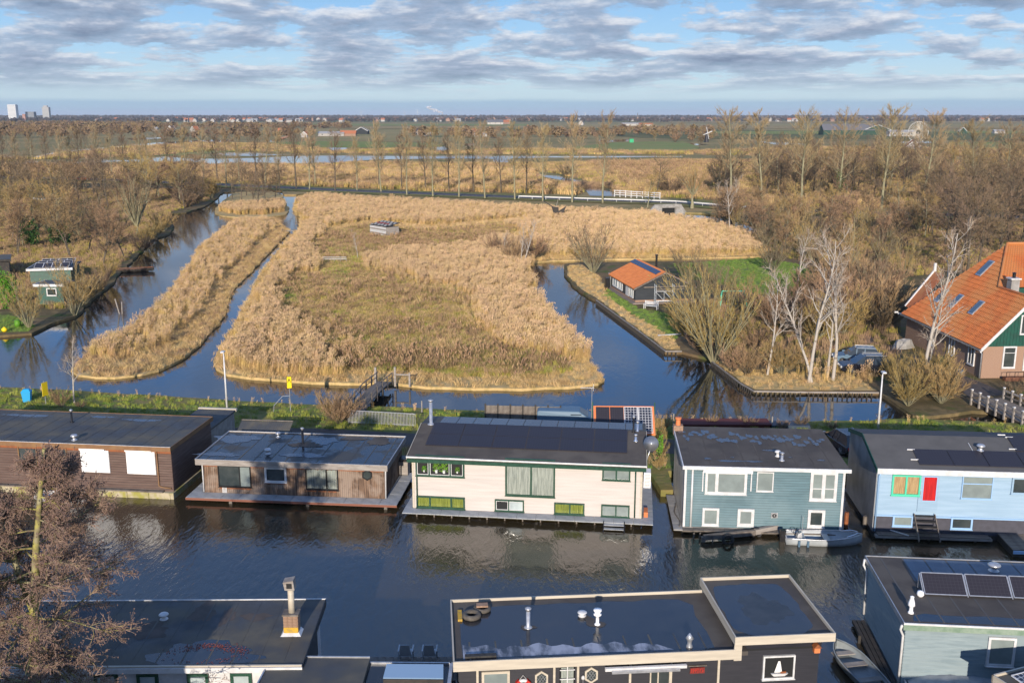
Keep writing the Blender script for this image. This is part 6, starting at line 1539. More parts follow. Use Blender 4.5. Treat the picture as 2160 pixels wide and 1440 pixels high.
def proto(key,T,trunk_m,twig_m,n1='trunk',n2='twigs',smooth=True):
    me = T.b.mesh(n1 + '_' + key); me.materials.append(M[trunk_m])
    if smooth: me.polygons.foreach_set('use_smooth',[True] * len(me.polygons))
    PROTO[key] = (n1,me,n2,T.twig_mesh(n2 + '_' + key,M[twig_m]))
def plant(key,name,label,cat,loc,s=1.0,rz=None,group=None,sz=None,tilt=(0,0)):
    n1,m1,n2,m2 = PROTO[key]
    t = thing(name,label,cat,tuple(loc),0,group); t.rotation_euler = (tilt[0],tilt[1],rnd.uniform(0,6.28) if rz is None else rz)
    t.scale = (s,s,sz or s)
    for n_,m_ in ((n1,m1),(n2,m2)):
        if len(m_.polygons) == 0: continue
        o = bpy.data.objects.new(n_,m_); C.objects.link(o); o.parent = t
    return t
for k in range(4):
    proto('pop%d' % k,t_poplar(100 + k,dens=1.3,spread=.6),'trunkg','twigp')
for k in range(3):
    proto('popd%d' % k,t_poplar(110 + k,dens=1.2,spread=0.75,t0=0.3),'trunkd','twigb')
for k in range(4):
    proto('popr%d' % k,t_poplar(120 + k,dens=1.3,spread=0.95,t0=0.34,w=0.055),'trunkg','twigp')
for k in range(4):
    proto('spr%d' % k,t_spread(200 + k,w=0.045,dens=1.1),'trunkd','twigb')
for k in range(3):
    proto('sprr%d' % k,t_spread(210 + k,11,w=0.04,n1=14,stems=2,wide=0.6,dens=1.0),'trunkd','twigr')
for k in range(2):
    proto('spry%d' % k,t_spread(220 + k,11,w=0.045,n1=15,stems=1,wide=0.85,dens=1.2),'trunkg','twigy')
for k in range(3):
    proto('fan%d' % k,t_fan(300 + k,7.5,24,spread=0.62),'trunkg','twigb')
for k in range(2):
    proto('fany%d' % k,t_fan(310 + k,8,20,spread=0.5,dens=1.1),'trunkg','twigy')
for k in range(3):
    proto('bush%d' % k,t_fan(320 + k,3.2,26,w=0.035,spread=1.0,r0=0.03,twl=0.6,dens=1.0),'trunkd','twigb')
for k in range(2):
    proto('bushr%d' % k,t_fan(330 + k,4.2,26,w=0.035,spread=0.8,r0=0.03,twl=0.7,dens=1.1),'trunkd','twigr')
for k in range(2):
    proto('bushy%d' % k,t_fan(340 + k,4.0,28,w=0.035,spread=0.8,r0=0.03,twl=0.7,dens=1.1),'trunkg','twigy')

def top_h(px_top,y_top,p):            # height of a thing standing at p whose top shows at that pixel row
    return max(1.0,at_Y(px_top,y_top,p.y).z - p.z)
# --- poplars along the road: near row, then far row
near = [(753,402,288),(804,405,262),(858,411,268),(913,414,262),(968,415,255),(1023,418,262),(1086,421,262),(1145,424,262),(1207,427,243),(1271,428,243)]
ords = ['tenth','ninth','eighth','seventh','sixth','fifth','fourth','third','second','first']
for i,(x,y,yt) in enumerate(near):
    p = G(x,y,0.5); h = top_h(x,yt,p)
    plant('pop%d' % (i % 4),'poplar_tree','tall bare poplar, pale trunk on the near road verge, %s left of the white fence' % ords[i],'tree',p,h / 24 * 1.0,group='poplars along the polder road',sz=h / 24)
farr = [(799,396,285),(847,399,280),(898,401,282),(947,403,278),(999,404,282),(1057,406,285),(1110,408,276)]
for i,(x,y,yt) in enumerate(farr):
    p = G(x,y,0.5); h = top_h(x,yt,p)
    plant('popd%d' % (i % 3),'poplar_tree','dark bare poplar on the far road verge, %s from the left of its row' % ['first','second','third','fourth','fifth','sixth','seventh'][i],'tree',p,h / 24 * 1.05,group='dark poplars behind the road',sz=h / 24)
leftrow = [(8,357,268),(35,358,272),(68,350,268),(98,358,280),(130,362,272),(150,360,285),(168,365,270),(202,368,268),(236,372,282),(262,370,275),(300,374,268),(318,374,285),(355,379,270),(393,380,268),(430,385,280),(459,382,268),
           (478,388,268),(505,388,282),(540,388,262),(560,392,270),(590,394,278),(625,397,262),(653,399,270),(665,390,280),(707,402,278)]
for i,(x,y,yt) in enumerate(leftrow):
    p = G(x,y,0.5); h = top_h(x,yt,p)
    w_ = 'left end of the road row' if x < 180 else ('middle of the left road row' if x < 480 else 'road row above the dark bushes')
    lab = 'bare poplar, number %s from the left edge in the road row, %s' % (['one','two','three','four','five','six','seven','eight','nine','ten','eleven','twelve','thirteen','fourteen','fifteen','sixteen','seventeen','eighteen','nineteen','twenty','twenty one','twenty two','twenty three','twenty four','last'][i],'tan' if i % 3 else 'dark')
    if x == 707: lab = 'grey bare upright poplar nearest the pond gap in the road row'
    plant('pop%d' % ((i * 3) % 4) if i % 3 else 'popd%d' % (i % 3),'poplar_tree',lab,'tree',p,h / 24 * 1.1,group='poplars, ' + w_,sz=h / 24)
rightrow = [(1540,432,228),(1608,440,235),(1688,446,232),(1765,450,236),(1858,453,223),(1942,456,235),(2047,460,252),(2120,463,262),(2150,464,270),(2200,466,262)]
rl_ = ['just right of the leaning willow','second right of the leaning willow','third right of the leaning willow','in front of the big dark barn','tallest, left of the white wheel','right of the white wheel','beyond the dark thicket','right of the dark thicket','at the right edge','beyond the right edge']
for i,(x,y,yt) in enumerate(rightrow):
    p = G(x,y,0.5); h = top_h(x,yt,p)
    plant('popr%d' % (i % 4),'poplar_tree','tall bare poplar with green grey trunk, ' + rl_[i],'tree',p,h / 24 * 1.15,group='tall poplars on the right',sz=h / 24)
# --- leaning pollard at the culvert
p = G(1460,440,0.5)
proto('lean',t_fan(401,6.5,16,spread=0.6,r0=0.12,pollard=2.6,dens=1.5),'trunkg','twigy')
plant('lean','willow_tree','ochre pollard willow with forked trunk beside the concrete culvert','tree',p,1.35,0.3)
p = G(1366,438,0.5); plant('spry0','leaning_tree','ochre tree leaning over the guard rail left of the culvert','tree',p,0.9,1.0,tilt=(0.0,0.3))
p = G(1385,412,0.5); plant('spr0','bare_tree','dark bushy bare tree behind the white fence end','tree',p,1.05)
p = G(1415,410,0.5); plant('bush0','bush','brown bush right of the white fence','bush',p,2.2)
p = G(1193,372,0.4); plant('bush1','round_bush','lone round grey bush in the far golden marsh','bush',p,2.0)

# --- right bank: birches, big multi-stem willow, thickets
for k in range(4): proto('birch%d' % k,t_birch(500 + k),'trunkw','twigw')
birch = [(1619,790,582,0.0,'slim white birch standing alone right of the big willow'),(1706,806,505,0.05,'white birch of the quay clump, straight left stem'),(1712,806,560,-0.28,'white birch stem leaning right from the quay clump'),
         (1757,802,500,0.0,'white birch with forked crown just left of the parked cars'),(1744,796,560,-0.06,'thin birch behind the forked birch by the cars'),(1946,806,487,-0.02,'tall white birch in front of the farmhouse roof'),(1950,800,600,0.22,'birch limb leaning left in front of the farmhouse')]
for i,(x,y,yt,ln,lab) in enumerate(birch):
    p = G(x,y,0.3); h = top_h(x,yt,p); plant('birch%d' % (i % 4),'birch_tree',lab,'tree',p,h / 11,0.5 + i * 1.3,'white birches on the right bank',tilt=(0,-ln))
proto('bigwil',t_fan(402,9.5,30,spread=0.62,r0=0.1,dens=1.2,w=0.04),'trunkg','twigy')
plant('bigwil','willow_tree','large many stemmed willow overhanging the ditch at the bank corner','tree',G(1505,766,0.2),1.05,0.0)
plant('fan0','willow_tree','smaller many stemmed willow left of the orange roofed garden house','tree',G(1252,577,0.2),1.05,0.0)
p = G(1098,560,0.3)
plant('birch0','birch_tree','pale birch on the reed island above the inlet','tree',p,top_h(1098,475,p) / 11 * 0.9,2.0,sz=top_h(1098,475,p) / 11)
plant('birch2','birch_tree','pale birch stem leaning right above the inlet','tree',G(1105,561,.3),0.7,1.0,tilt=(0,0.35))
for i,(x,y,s) in enumerate([(1085,556,1.1),(1125,548,1.2),(1050,540,1.0)]):
    plant('bushr%d' % (i % 2),'bush','reddish brown bush at the foot of the inlet birches','bush',G(x,y,.3),s,group='bushes round the inlet birches')
plant('birch1','sapling','thin pale sapling standing alone in the meadow','sapling',G(755,548,.3),0.42)
plant('birch3','sapling','small pale sapling in the reeds left of the inlet birches','sapling',G(1063,542,.3),0.4)
plant('birch1','bare_tree','small bare tree on the dike above the brown houseboat','tree',G(157,850,.45),0.55,0.7,sz=0.5)
# thickets as individuals
LOOK = dict(pop='tall pale',spr='dark round',sprr='reddish two stemmed',spry='ochre round',fan='grey many stemmed',fany='ochre many stemmed',birch='pale birch like',bush='dark brown',bushr='reddish',bushy='ochre brown')
MARKS = [(40,'at the left edge'),(110,'behind the left garden sheds'),(200,'left of the pollard willow'),(300,'around the pollard willow'),(400,'near the left ditch end'),(480,'left of the islet'),(700,'by the islet'),(1330,'on the island'),
         (1500,'near the garden house'),(1560,'near the culvert'),(1640,'right of the big willow'),(1720,'above the quay birches'),(1800,'above the parked cars'),(1880,'left of the farmhouse'),(1960,'under the white wheel'),(2050,'above the farmhouse roof'),(2120,'by the striped pole'),(9999,'at the right edge')]
def thicket(spots,keys,name,lab,cat,grp,smin,smax,z=0.3):
    for x,y in spots:
        k = rnd.choice(keys); where = next(b for a,b in MARKS if x < a); look = LOOK[k.rstrip('0123456789')]; ys = sorted(q[1] for q in spots); row = 'front' if y >= ys[len(ys) * 2 // 3] else 'middle' if y > ys[len(ys) // 3] else 'back'
        plant(k,name,(lambda s_: s_ if len(s_.split()) <= 16 else s_.split(' of the ' + grp)[0])('%s %s %s, %s of the %s' % (look,name.split('_')[-1],where,row,grp)),cat,G(x,y,z),rnd.uniform(smin,smax),group='%s %s, %s' % (look,grp,where))
def fill(poly_px,n,seed,mind=2.5):
    r = random.Random(seed); xs = [p[0] for p in poly_px]; ys = [p[1] for p in poly_px]
    def inside(x,y):
        c = False; j = len(poly_px) - 1
        for i in range(len(poly_px)):
            xi,yi = poly_px[i]; xj,yj = poly_px[j]
            if (yi > y) != (yj > y) and x < (xj - xi) * (y - yi) / (yj - yi) + xi: c = not c
            j = i
        return c
    wp = [G(*p) for p in poly_px]; x0,x1,y0,y1 = min(p.x for p in wp),max(p.x for p in wp),min(p.y for p in wp),max(p.y for p in wp)
    def to_px(X,Y):
        v = Vector((X,Y,0)) - EYE; dep = v.y * math.cos(TH) - v.z * math.sin(TH); up = v.y * math.sin(TH) + v.z * math.cos(TH)
        return 1080 + F * v.x / dep,720 - F * up / dep
    out,tries,W_ = [],0,[]
    while len(out) < n and tries < n * 60:
        tries += 1; X,Y = r.uniform(x0,x1),r.uniform(y0,y1); px = to_px(X,Y)
        if inside(*px) and all((X - a) ** 2 + (Y - b) ** 2 > mind * mind for a,b in W_): out.append(px); W_.append((X,Y))
    return out
# wood behind the gardens on the right
thicket(fill([(1500,470),(1600,462),(1700,462),(1980,468),(1960,520),(1800,540),(1640,545),(1560,500)],62,1,3.6),['sprr0','sprr1','sprr2','fany0','fan1','spry1'],'bare_tree','reddish bare tree in the wood right of the island ditch','tree','right hand wood',0.62,1.0)
thicket(fill([(1960,462),(2260,462),(2300,600),(2160,570),(2020,600),(1960,540)],40,2,4),['spr0','spr1','spr2','spr3'],'bare_tree','dark dense bare tree behind the farmhouse roof','tree','farmhouse wood',0.9,1.35)
thicket(fill([(1500,425),(1700,432),(2160,445),(2300,450),(2300,385),(1800,365),(1530,375)],125,3,5),['spr0','spr1','spr2','spr3','sprr1','fan2','spry0'],'bare_tree','dense bare tree in the wood beyond the polder road','tree','wood beyond the road',0.95,1.45)
thicket(fill([(1500,480),(1545,470),(1560,485),(1540,495)],8,4,2.5),['sprr0','sprr1','birch2'],'bare_tree','slim bare alder on the point by the bridge over the ditch','tree','alders on the ditch point',0.75,0.95)
thicket(fill([(1680,650),(1740,600),(1850,580),(1880,640),(1860,700),(1700,720),(1600,705)],32,5,2.3),['bushr0','bushr1','bush1','bush0','bushy0'],'garden_shrub','tangled brown shrub in the garden behind the birches','shrub','shrubs behind the birches',0.9,1.5)
thicket([(1630,575),(1720,560),(1800,560),(1860,560),(1905,590),(1680,640),(1780,620),(1830,640)],['sprr1','fan1','fany1','birch3'],'garden_tree','bare garden tree between the lawn and the farmhouse','tree','garden trees by the farmhouse',0.7,0.95)
thicket([(1900,830),(1930,838),(1965,835),(1915,855),(1985,850),(2010,835),(1890,800),(1960,812)],['bushy0','bushy1','bush2'],'ochre_shrub','ochre shrub on the bank under the tall farmhouse birch','shrub','shrubs by the farm bridge',0.6,0.95)
thicket([(2140,835),(2175,825),(2150,850)],['bushy1','bush1'],'garden_shrub','low brown shrub in front of the farmhouse wall','shrub','shrubs before the farmhouse',0.4,0.6)
thicket([(1575,790),(1545,785),(1600,780),(1650,790),(1480,745),(1455,720),(1440,690),(1470,670),(1500,700),(1540,735),(1590,740)],['bush0','bushy1','bushr0'],'bank_shrub','brown shrub on the bank around the big willow','shrub','shrubs round the big willow',0.6,1.0)
thicket([(1520,640),(1560,660),(1495,610),(1450,600),(1480,640)],['fany0','fan2'],'hazel_bush','tall many stemmed bare bush right of the garden house','bush','tall bushes right of the garden house',0.6,0.85)
# left bank wood
proto('pollard',t_fan(405,8.0,26,spread=0.42,r0=0.14,pollard=1.6,dens=0.9,w=0.035),'trunkg','twigp')
plant('pollard','pollard_willow','big pollard willow with pale upright shoots on the left bank','tree',G(290,497,.25),1.25,0.2)
thicket([(215,560),(185,530),(240,520),(265,545),(165,500),(205,480),(150,545)],['sprr0','sprr1','sprr2','fan0'],'bare_tree','reddish bare alder by the water left of the pollard willow','tree','alders left of the pollard willow',0.85,1.1)
thicket([(158,665),(180,640),(215,612),(225,590),(195,625)],['bushy0','bushy1','bush2','fany1'],'waterside_shrub','olive waterside shrub hanging over the left ditch','shrub','shrubs on the left bank',0.75,1.05)
plant('fany1','willow_tree','leaning ochre willow at the tip of the left bank lawn','tree',G(62,692,.25),0.8,0.5)
thicket([(330,500),(345,488),(355,478),(310,515),(300,530)],['bush2','bushy0'],'waterside_shrub','dark shrub at the waterline under the pollard willow','shrub','shrubs under the pollard willow',0.9,1.2)
thicket(fill([(-60,395),(60,392),(440,400),(440,425),(380,445),(200,450),(0,460),(-60,460)],80,6,3.5),['spr0','spr1','spr2','spr3','sprr0','spry1'],'bare_tree','brown bare tree of the left hand wood, back rows','tree','left hand wood',0.65,1.15)
thicket(fill([(-60,460),(140,455),(170,490),(120,520),(-60,560)],26,7,3.5),['sprr0','sprr1','spry0','fany0','spry1'],'bare_tree','ochre bare tree beyond the left garden sheds','tree','ochre trees by the left sheds',0.7,1.0)
thicket(fill([(390,395),(440,398),(450,418),(400,440),(340,448),(370,420)],10,8,4),['bush0','bushy0','bush2'],'bush','green brown bush on the bank at the far end of the left ditch','bush','bushes at the far ditch end',1.1,1.6)
thicket([(490,420),(510,428),(535,432),(560,430),(580,425),(520,412),(555,412),(590,410),(545,440)],['spr1','spr2','spr3'],'alder_tree','dark round alder on the small islet','tree','alders on the small islet',0.72,0.95)
for i,(x,y,s) in enumerate([(800,440,0.8),(1215,470,0.9),(820,545,.5),(1400,480,.6)]): plant('bush%d' % (i % 3),'bush','low dark bush in the island reeds','bush',G(x,y,.3),s,group='low bushes in the reeds',sz=s * .5)
thicket([(715,895),(700,885),(735,890)],['bushr0','bushr1'],'rose_bush','reddish garden bush beside the dike road and footbridge','bush','bushes by the footbridge',0.45,0.6,0.46)
plant('bushy1','grass_clump','pale drooping ornamental grass clump near the footbridge','plant',G(722,880,.46),0.6,sz=.5)
thicket([(130,858),(170,860),(445,912),(480,905),(1330,905),(1500,897),(1580,900),(1650,905),(1755,905),(1690,899)],['bushr0','bush0'],'low_bush','low brown bush on the dike behind the houseboats','bush','low bushes on the dike',0.2,0.4,0.46)
thicket([(1392,935),(1394,960),(1390,990),(1395,910)],['bushy0','bushy1'],'climbing_shrub','green brown shrub in the gap beside the teal houseboat','shrub','shrubs in the gap',0.28,0.42,0.45)
# evergreens on the left
def leafy(name,lab,cat,loc,rx,rz,m,n=1400,sz=0.16,seed=0,grp=None):
    t = thing(name,lab,cat,tuple(loc),0,grp); r = random.Random(seed); mb = MB()
    lob = [(r.uniform(-.5,.5) * rx,r.uniform(-.5,.5) * rx,rz * r.uniform(.3,.8),r.uniform(.35,.6)) for _ in range(7)]
    for _ in range(n):
        cx,cy2,cz,k = r.choice(lob); v = Vector((r.gauss(0,1),r.gauss(0,1),r.gauss(0,1))).normalized() * (r.random() ** .4)
        p = Vector((cx + v.x * rx * k,cy2 + v.y * rx * k,max(.1,cz + v.z * rz * k))); a = Vector((r.gauss(0,1),r.gauss(0,1),r.gauss(0,1))).normalized(); b = a.cross(Vector((r.gauss(0,1),r.gauss(0,1),1))).normalized()
        mb.add([p - a * sz,p + b * sz * .5,p + a * sz,p - b * sz * .5],[(0,1,2,3)])
    MB().tube([(0,0,0),(0.05,0,rz * .8)],[.12,.04],6).build('trunk',M['trunkd'],t); mb.build('foliage',m,t); return t
leafy('evergreen_shrub','dark green round evergreen left of the pale willow, left one','shrub',G(72,520,.25),2.3,4.6,M['leafg'],seed=1,n=2200,sz=.2)
leafy('evergreen_shrub','dark green round evergreen nearer the pollard willow','shrub',G(128,518,.25),2.0,3.9,M['leafg'],seed=2,n=1800,sz=.2)
leafy('conifer_shrub','bright green conifer shrub at the left edge beside the sheds','shrub',G(20,648,.25),1.7,4.2,M['leafb'],seed=3,n=2200,sz=.13)
leafy('ivy_clump','green ivy clump in the wood right of the islet','shrub',G(1768,470,.3),1.4,10,M['leafg'],seed=4,n=900)
leafy('climber','green climbing plant beside the satellite dish','plant',G(1391,975,.45),0.32,1.9,M['leafb'],seed=5,n=500,sz=.07)

# --- the big tree in the lower left foreground
T = Tree(77); p0_ = Vector((0,0,0))
tr = T.limb(p0_,Vector((0.01,0,1)),12.9,0.27,14,0.035,0.10,9)
tr2 = T.limb(tr[7],Vector((-0.25,0.05,1)),5.6,0.15,7,0.06,0.12,7)
def clad(tr_,n1,hmin,Lmax,base_t):
    m = len(tr_) - 1
    for i in range(n1):
        t = base_t + (0.98 - base_t) * (i + T.r.random()) / n1; k = t * m; j = min(int(k),m - 1); p = tr_[j].lerp(tr_[j + 1],k - j)
        a = T.r.uniform(0,6.28); L = Lmax * (1.12 - 1.02 * (t - base_t) / (1 - base_t)) * T.r.uniform(0.75,1.12)
        d = Vector((math.cos(a),math.sin(a),T.r.uniform(-0.05,0.35))).normalized(); pts = T.limb(p,d,L,0.055 * (1.25 - t) + 0.012,6,0.09,-0.01,5)
        for q in range(13):
            kk = T.r.uniform(0.9,5.8); j2 = int(kk); pp = pts[j2].lerp(pts[j2 + 1],kk - j2); dd = (pts[j2 + 1] - pts[j2]).normalized()
            pt2 = T.limb(pp,(dd + perp(T.r,dd) * 0.75).normalized(),L * 0.33 * T.r.uniform(.6,1.2),0.016,3,0.16,-0.02,3)
            T.spray(pt2,16,0.38,0.021,0.6,0.05,0.0,4,0.55)
        T.spray(pts,10,0.4,0.014,0.6,0.2,0.0,3)
clad(tr,62,2,4.9,0.2); clad(tr2,20,2,3.0,0.15)
cat_ = MB(); rc = random.Random(9)
for (a,b,c,w_) in T.tw:
    if rc.random() < 0.22:
        r_ = rc.uniform(0.018,0.032); l = rc.uniform(0.03,0.07); v = [(c.x + r_,c.y,c.z),(c.x - r_ * .5,c.y + r_ * .87,c.z),(c.x - r_ * .5,c.y - r_ * .87,c.z),(c.x,c.y,c.z + r_),(c.x,c.y,c.z - l)]
        cat_.add(v,[(0,1,3),(1,2,3),(2,0,3),(1,0,4),(2,1,4),(0,2,4)])
proto('alder',T,'trunkm','twigm')
fp_ = at_Y(66,1440,33.0)
al = plant('alder','alder_tree','large mossy alder full of brown catkins in the lower left foreground','tree',(fp_.x,33.0,0.2),1.0,0.0)
cat_.build('catkins',mat('alder catkins',(0.20,0.12,0.095),(0.13,0.085,0.07),5,rough=0.85),al)
print('trees',len(bpy.data.objects),'twigs',len(T.tw))

# ------------------------------------------------------------------ reeds and grass, scattered
def tuft(name,n,h,rad,wd,lean,mats,plume=0.0,leaf=0,seed=0,curl=0.15):
    r = random.Random(seed); vs_,fs,mi = [],[],[]
    for i in range(n):
        a,d = r.uniform(0,6.28),rad * math.sqrt(r.random()); p = Vector((d * math.cos(a),d * math.sin(a),0)); L = h * r.uniform(0.72,1.08)
        t = Vector((r.gauss(lean,0.09),r.gauss(0,0.09),1)).normalized(); s = Vector((math.cos(r.uniform(0,6.28)),math.sin(r.uniform(0,6.28)),0)) * wd / 2
        m1 = p + t * L * 0.55; t2 = (t + Vector((curl,r.gauss(0,curl * .5),0))).normalized(); e = m1 + t2 * L * 0.45
        b = len(vs_); vs_ += [p - s,p + s,m1 - s * .9,m1 + s * .9,e]; fs += [(b,b + 1,b + 3,b + 2),(b + 2,b + 3,b + 4)]; mi += [0,0]
        for _ in range(leaf):
            k = r.uniform(.25,.8); q = p.lerp(m1,k * 1.2); o = Vector((r.gauss(0,1),r.gauss(0,1),.9)).normalized() * L * .22; b = len(vs_)
            vs_ += [q - s * .8,q + s * .8,q + o]; fs += [(b,b + 1,b + 2)]; mi += [0]
        if plume and r.random() < plume:
            b = len(vs_); u = t2 * 0.26; ss = s.normalized() * 0.045; uu = u.cross(ss).normalized() * 0.04
            vs_ += [e - u * .35,e + u * .1 + ss,e + u * .9,e + u * .1 - ss,e + u * .1 + uu,e + u * .1 - uu]; fs += [(b,b + 1,b + 2,b + 3),(b,b + 4,b + 2,b + 5)]; mi += [1,1]
    me = bpy.data.meshes.new(name); me.from_pydata([tuple(v) for v in vs_],[],fs)
    for m in mats: me.materials.append(M[m])
    me.polygons.foreach_set('material_index',mi); me.update()
    return bpy.data.objects.new(name,me)
TUF = dict(
    reed=[tuft('reed_tuft',26,2.05,.42,.026,.10,['reed','plume'],.85,1,k,.18) for k in range(5)],
    reedfar=[tuft('reed_clump',40,2.1,1.2,.06,.08,['reed','plume'],.8,1,20 + k) for k in range(4)],
    low=[tuft('straw_tuft',26,.75,.5,.028,.5,['straw'],0,1,30 + k,.7) for k in range(4)],
    tuss=[tuft('tussock',34,.5,.38,.022,.1,['tuss'],0,1,40 + k,.6) for k in range(5)],
    weed=[tuft('weed',18,.7,.38,.02,.05,['weed'],0,3,50 + k,.3) for k in range(4)],
    tussg=[tuft('green_tussock',34,.45,.38,.022,.1,['tussg'],0,1,80 + k,.6) for k in range(3)],
    tussb=[tuft('brown_tussock',30,.7,.38,.022,.05,['tussb','weed'],.2,2,90 + k,.4) for k in range(3)],
    grass=[tuft('grass_tuft',30,.28,.35,.02,.1,['grassb'],0,0,60 + k,.5) for k in range(3)],
    marsh=[tuft('marsh_clump',44,1.3,2.2,.12,.1,[('straw','weed','tuss','tussb')[k],'weed'],.3,1,70 + k) for k in range(4)],
)
def scatter(name,label,outlines,z,kinds,dens,smin,smax,seed=0,clump=0.08,cl_amt=0.5,holes=0.0,lean_dir=0.0,lean_rand=3.14):
    mb = MB()
    for pts in outlines: mb.poly([(p.x,p.y) for p in pts],None,z)
    me = mb.mesh(name); o = bpy.data.objects.new(name,me); C.objects.link(o); tag(o,label,None,None,'stuff')
    g = bpy.data.node_groups.new(name + '_nodes','GeometryNodeTree')
    g.interface.new_socket('Geometry',in_out='INPUT',socket_type='NodeSocketGeometry'); g.interface.new_socket('Geometry',in_out='OUTPUT',socket_type='NodeSocketGeometry')
    L = g.links; gi = g.nodes.new('NodeGroupInput'); go = g.nodes.new('NodeGroupOutput')
    ds = g.nodes.new('GeometryNodeDistributePointsOnFaces'); ds.inputs['Seed'].default_value = seed
    L.new(gi.outputs[0],ds.inputs['Mesh'])
    ps = g.nodes.new('GeometryNodeInputPosition'); nz = g.nodes.new('ShaderNodeTexNoise'); nz.inputs['Scale'].default_value = clump; nz.inputs['Detail'].default_value = 4; nz.noise_dimensions = '4D'; nz.inputs['W'].default_value = seed * 3.3
    L.new(ps.outputs[0],nz.inputs['Vector'])
    dn = math_(g,'MULTIPLY',math_(g,'MULTIPLY',math_(g,'SUBTRACT',nz.outputs[0],holes),6.0,True),dens)
    L.new(dn,ds.inputs['Density'])
    jn = g.nodes.new('GeometryNodeJoinGeometry')
    src = [t for k in kinds for t in TUF[k]]
    for t in src:
        oi = g.nodes.new('GeometryNodeObjectInfo'); oi.inputs['Object'].default_value = t; oi.inputs['As Instance'].default_value = True; L.new(oi.outputs['Geometry'],jn.inputs[0])
    ip = g.nodes.new('GeometryNodeInstanceOnPoints'); ip.inputs['Pick Instance'].default_value = True
    L.new(ds.outputs['Points'],ip.inputs['Points']); L.new(jn.outputs[0],ip.inputs['Instance'])
    rv = g.nodes.new('FunctionNodeRandomValue'); rv.data_type = 'FLOAT_VECTOR'; rv.inputs[0].default_value = (-.06,-.06,lean_dir - lean_rand); rv.inputs[1].default_value = (.06,.06,lean_dir + lean_rand); rv.inputs['Seed'].default_value = seed + 1
    L.new(rv.outputs[0],ip.inputs['Rotation'])
    rs = g.nodes.new('FunctionNodeRandomValue'); rs.data_type = 'FLOAT'; rs.inputs[2].default_value = smin; rs.inputs[3].default_value = smax; rs.inputs['Seed'].default_value = seed + 2
    n2 = g.nodes.new('ShaderNodeTexNoise'); n2.inputs['Scale'].default_value = clump * 2.3; n2.inputs['Detail'].default_value = 3; L.new(ps.outputs[0],n2.inputs['Vector'])
    k = math_(g,'ADD',math_(g,'MULTIPLY',math_(g,'SUBTRACT',n2.outputs[0],.5),cl_amt * 2),1.0)
    L.new(math_(g,'MULTIPLY',rs.outputs[1],k),ip.inputs['Scale']); L.new(ip.outputs[0],go.inputs[0])
    md = o.modifiers.new('scatter','NODES'); md.node_group = g
    return o
PX = lambda px: [G(x,y,0.0) for x,y in px]
def shrink(px,seed=0): return rough_outline(px,3,0.3,0.0,seed)
bedL = [(474,768),(492,784),(540,792),(640,799),(722,802),(730,790),(705,768),(676,738),(626,694),(590,665),(588,612),(618,582),(664,582),(672,562),(652,525),(688,494),(672,474),(645,478),(630,503),(614,522),(592,554),(567,592),(548,627),(528,667),(506,707),(484,744)]
bedN = [(628,434),(655,417),(760,424),(900,432),(1100,442),(1250,452),(1360,456),(1400,466),(1495,476),(1560,498),(1606,512),(1610,528),(1598,540),(1400,543),(1225,546),(1150,547),(1120,520),(1105,495),(1060,478),(1130,466),(1100,462),(1030,470),(900,480),(780,470),(690,484),(640,466),(625,446)]
bedM = [(765,552),(860,535),(960,532),(1010,520),(1060,505),(1105,520),(1120,555),(1106,575),(1108,597),(1127,628),(1162,674),(1188,705),(1212,732),(1238,762),(1200,765),(1150,755),(1060,735),(1030,700),(1000,650),(975,615),(900,608),(840,585),(765,565)]
patchN = [(790,440),(960,450),(980,462),(820,458)]; patchE = [(1180,472),(1300,476),(1480,488),(1500,505),(1300,502),(1190,492)]
scatter('reed_bed','tall golden reeds with mauve plumes on the main island, left side',[rough_outline(bedL,2,1.0,0,1)],.25,['reed','reed','low'],6.0,.4,.78,1,.12,.45,.15,0.6,1.0)
scatter('reed_bed','tall golden reeds across the back of the main island',[rough_outline(bedN,3,1.5,0,2)],.25,['reed','reed','low'],3.4,.42,.85,2,.06,.55,.25,0.6,1.0)
scatter('reed_bed','tall golden reeds on the right side of the main island',[rough_outline(bedM,2,1.3,0,3)],.25,['reed','reed','low'],6.0,.42,.85,3,.1,.5,.15,0.6,1.0)
scatter('straw_litter','flattened straw covering the rim of the main island',[mainp],.25,['low'],3.0,.5,1.1,4,.12,.5,.15)
strip_in = [(170,783),(205,790),(260,790),(330,775),(380,750),(422,712),(455,676),(473,640),(482,612),(508,584),(540,552),(572,518),(596,493),(580,472),(530,468),(500,471),(485,482),(460,505),(430,528),(405,565),(385,592),(380,608),(352,634),(325,662),(275,702),(228,726),(185,752)]
strip_reed = [(215,765),(300,755),(360,730),(405,690),(435,655),(450,610),(480,575),(515,545),(550,512),(578,488),(572,472),(530,468),(500,471),(485,482),(460,505),(430,528),(405,565),(385,592),(380,608),(352,634),(325,662),(275,702),(228,726),(190,748)]
scatter('reed_bed','golden reeds along the narrow island',[rough_outline(strip_reed,2,.6,0,5)],.22,['reed','low','tussb'],4.5,.35,.75,5,.1,.6,.15,0.6,1.2)
scatter('straw_litter','flattened straw on the narrow island',[strip],.22,['low','low','weed'],4.0,.6,1.1,6,.12,.5,.1)
scatter('meadow_grass','olive tussock grass and brown weeds of the island meadow',[PX(meadow_px)],.26,['tuss','tuss','tuss','weed'],4.6,.7,1.35,7,.1,.55,.15)
scatter('green_tussocks','olive green tussocks in patches on the meadow',[PX(meadow_px)],.26,['tussg'],5.0,.9,1.6,35,.07,.4,.47)
scatter('brown_tussocks','dark brown weeds in patches on the meadow',[PX(meadow_px)],.26,['tussb'],4.0,.9,1.5,36,.09,.4,.5)
scatter('straw_patch','pale straw tussocks scattered over the meadow',[PX(meadow_px)],.26,['low'],3.4,.8,1.3,27,.16,.6,.46)
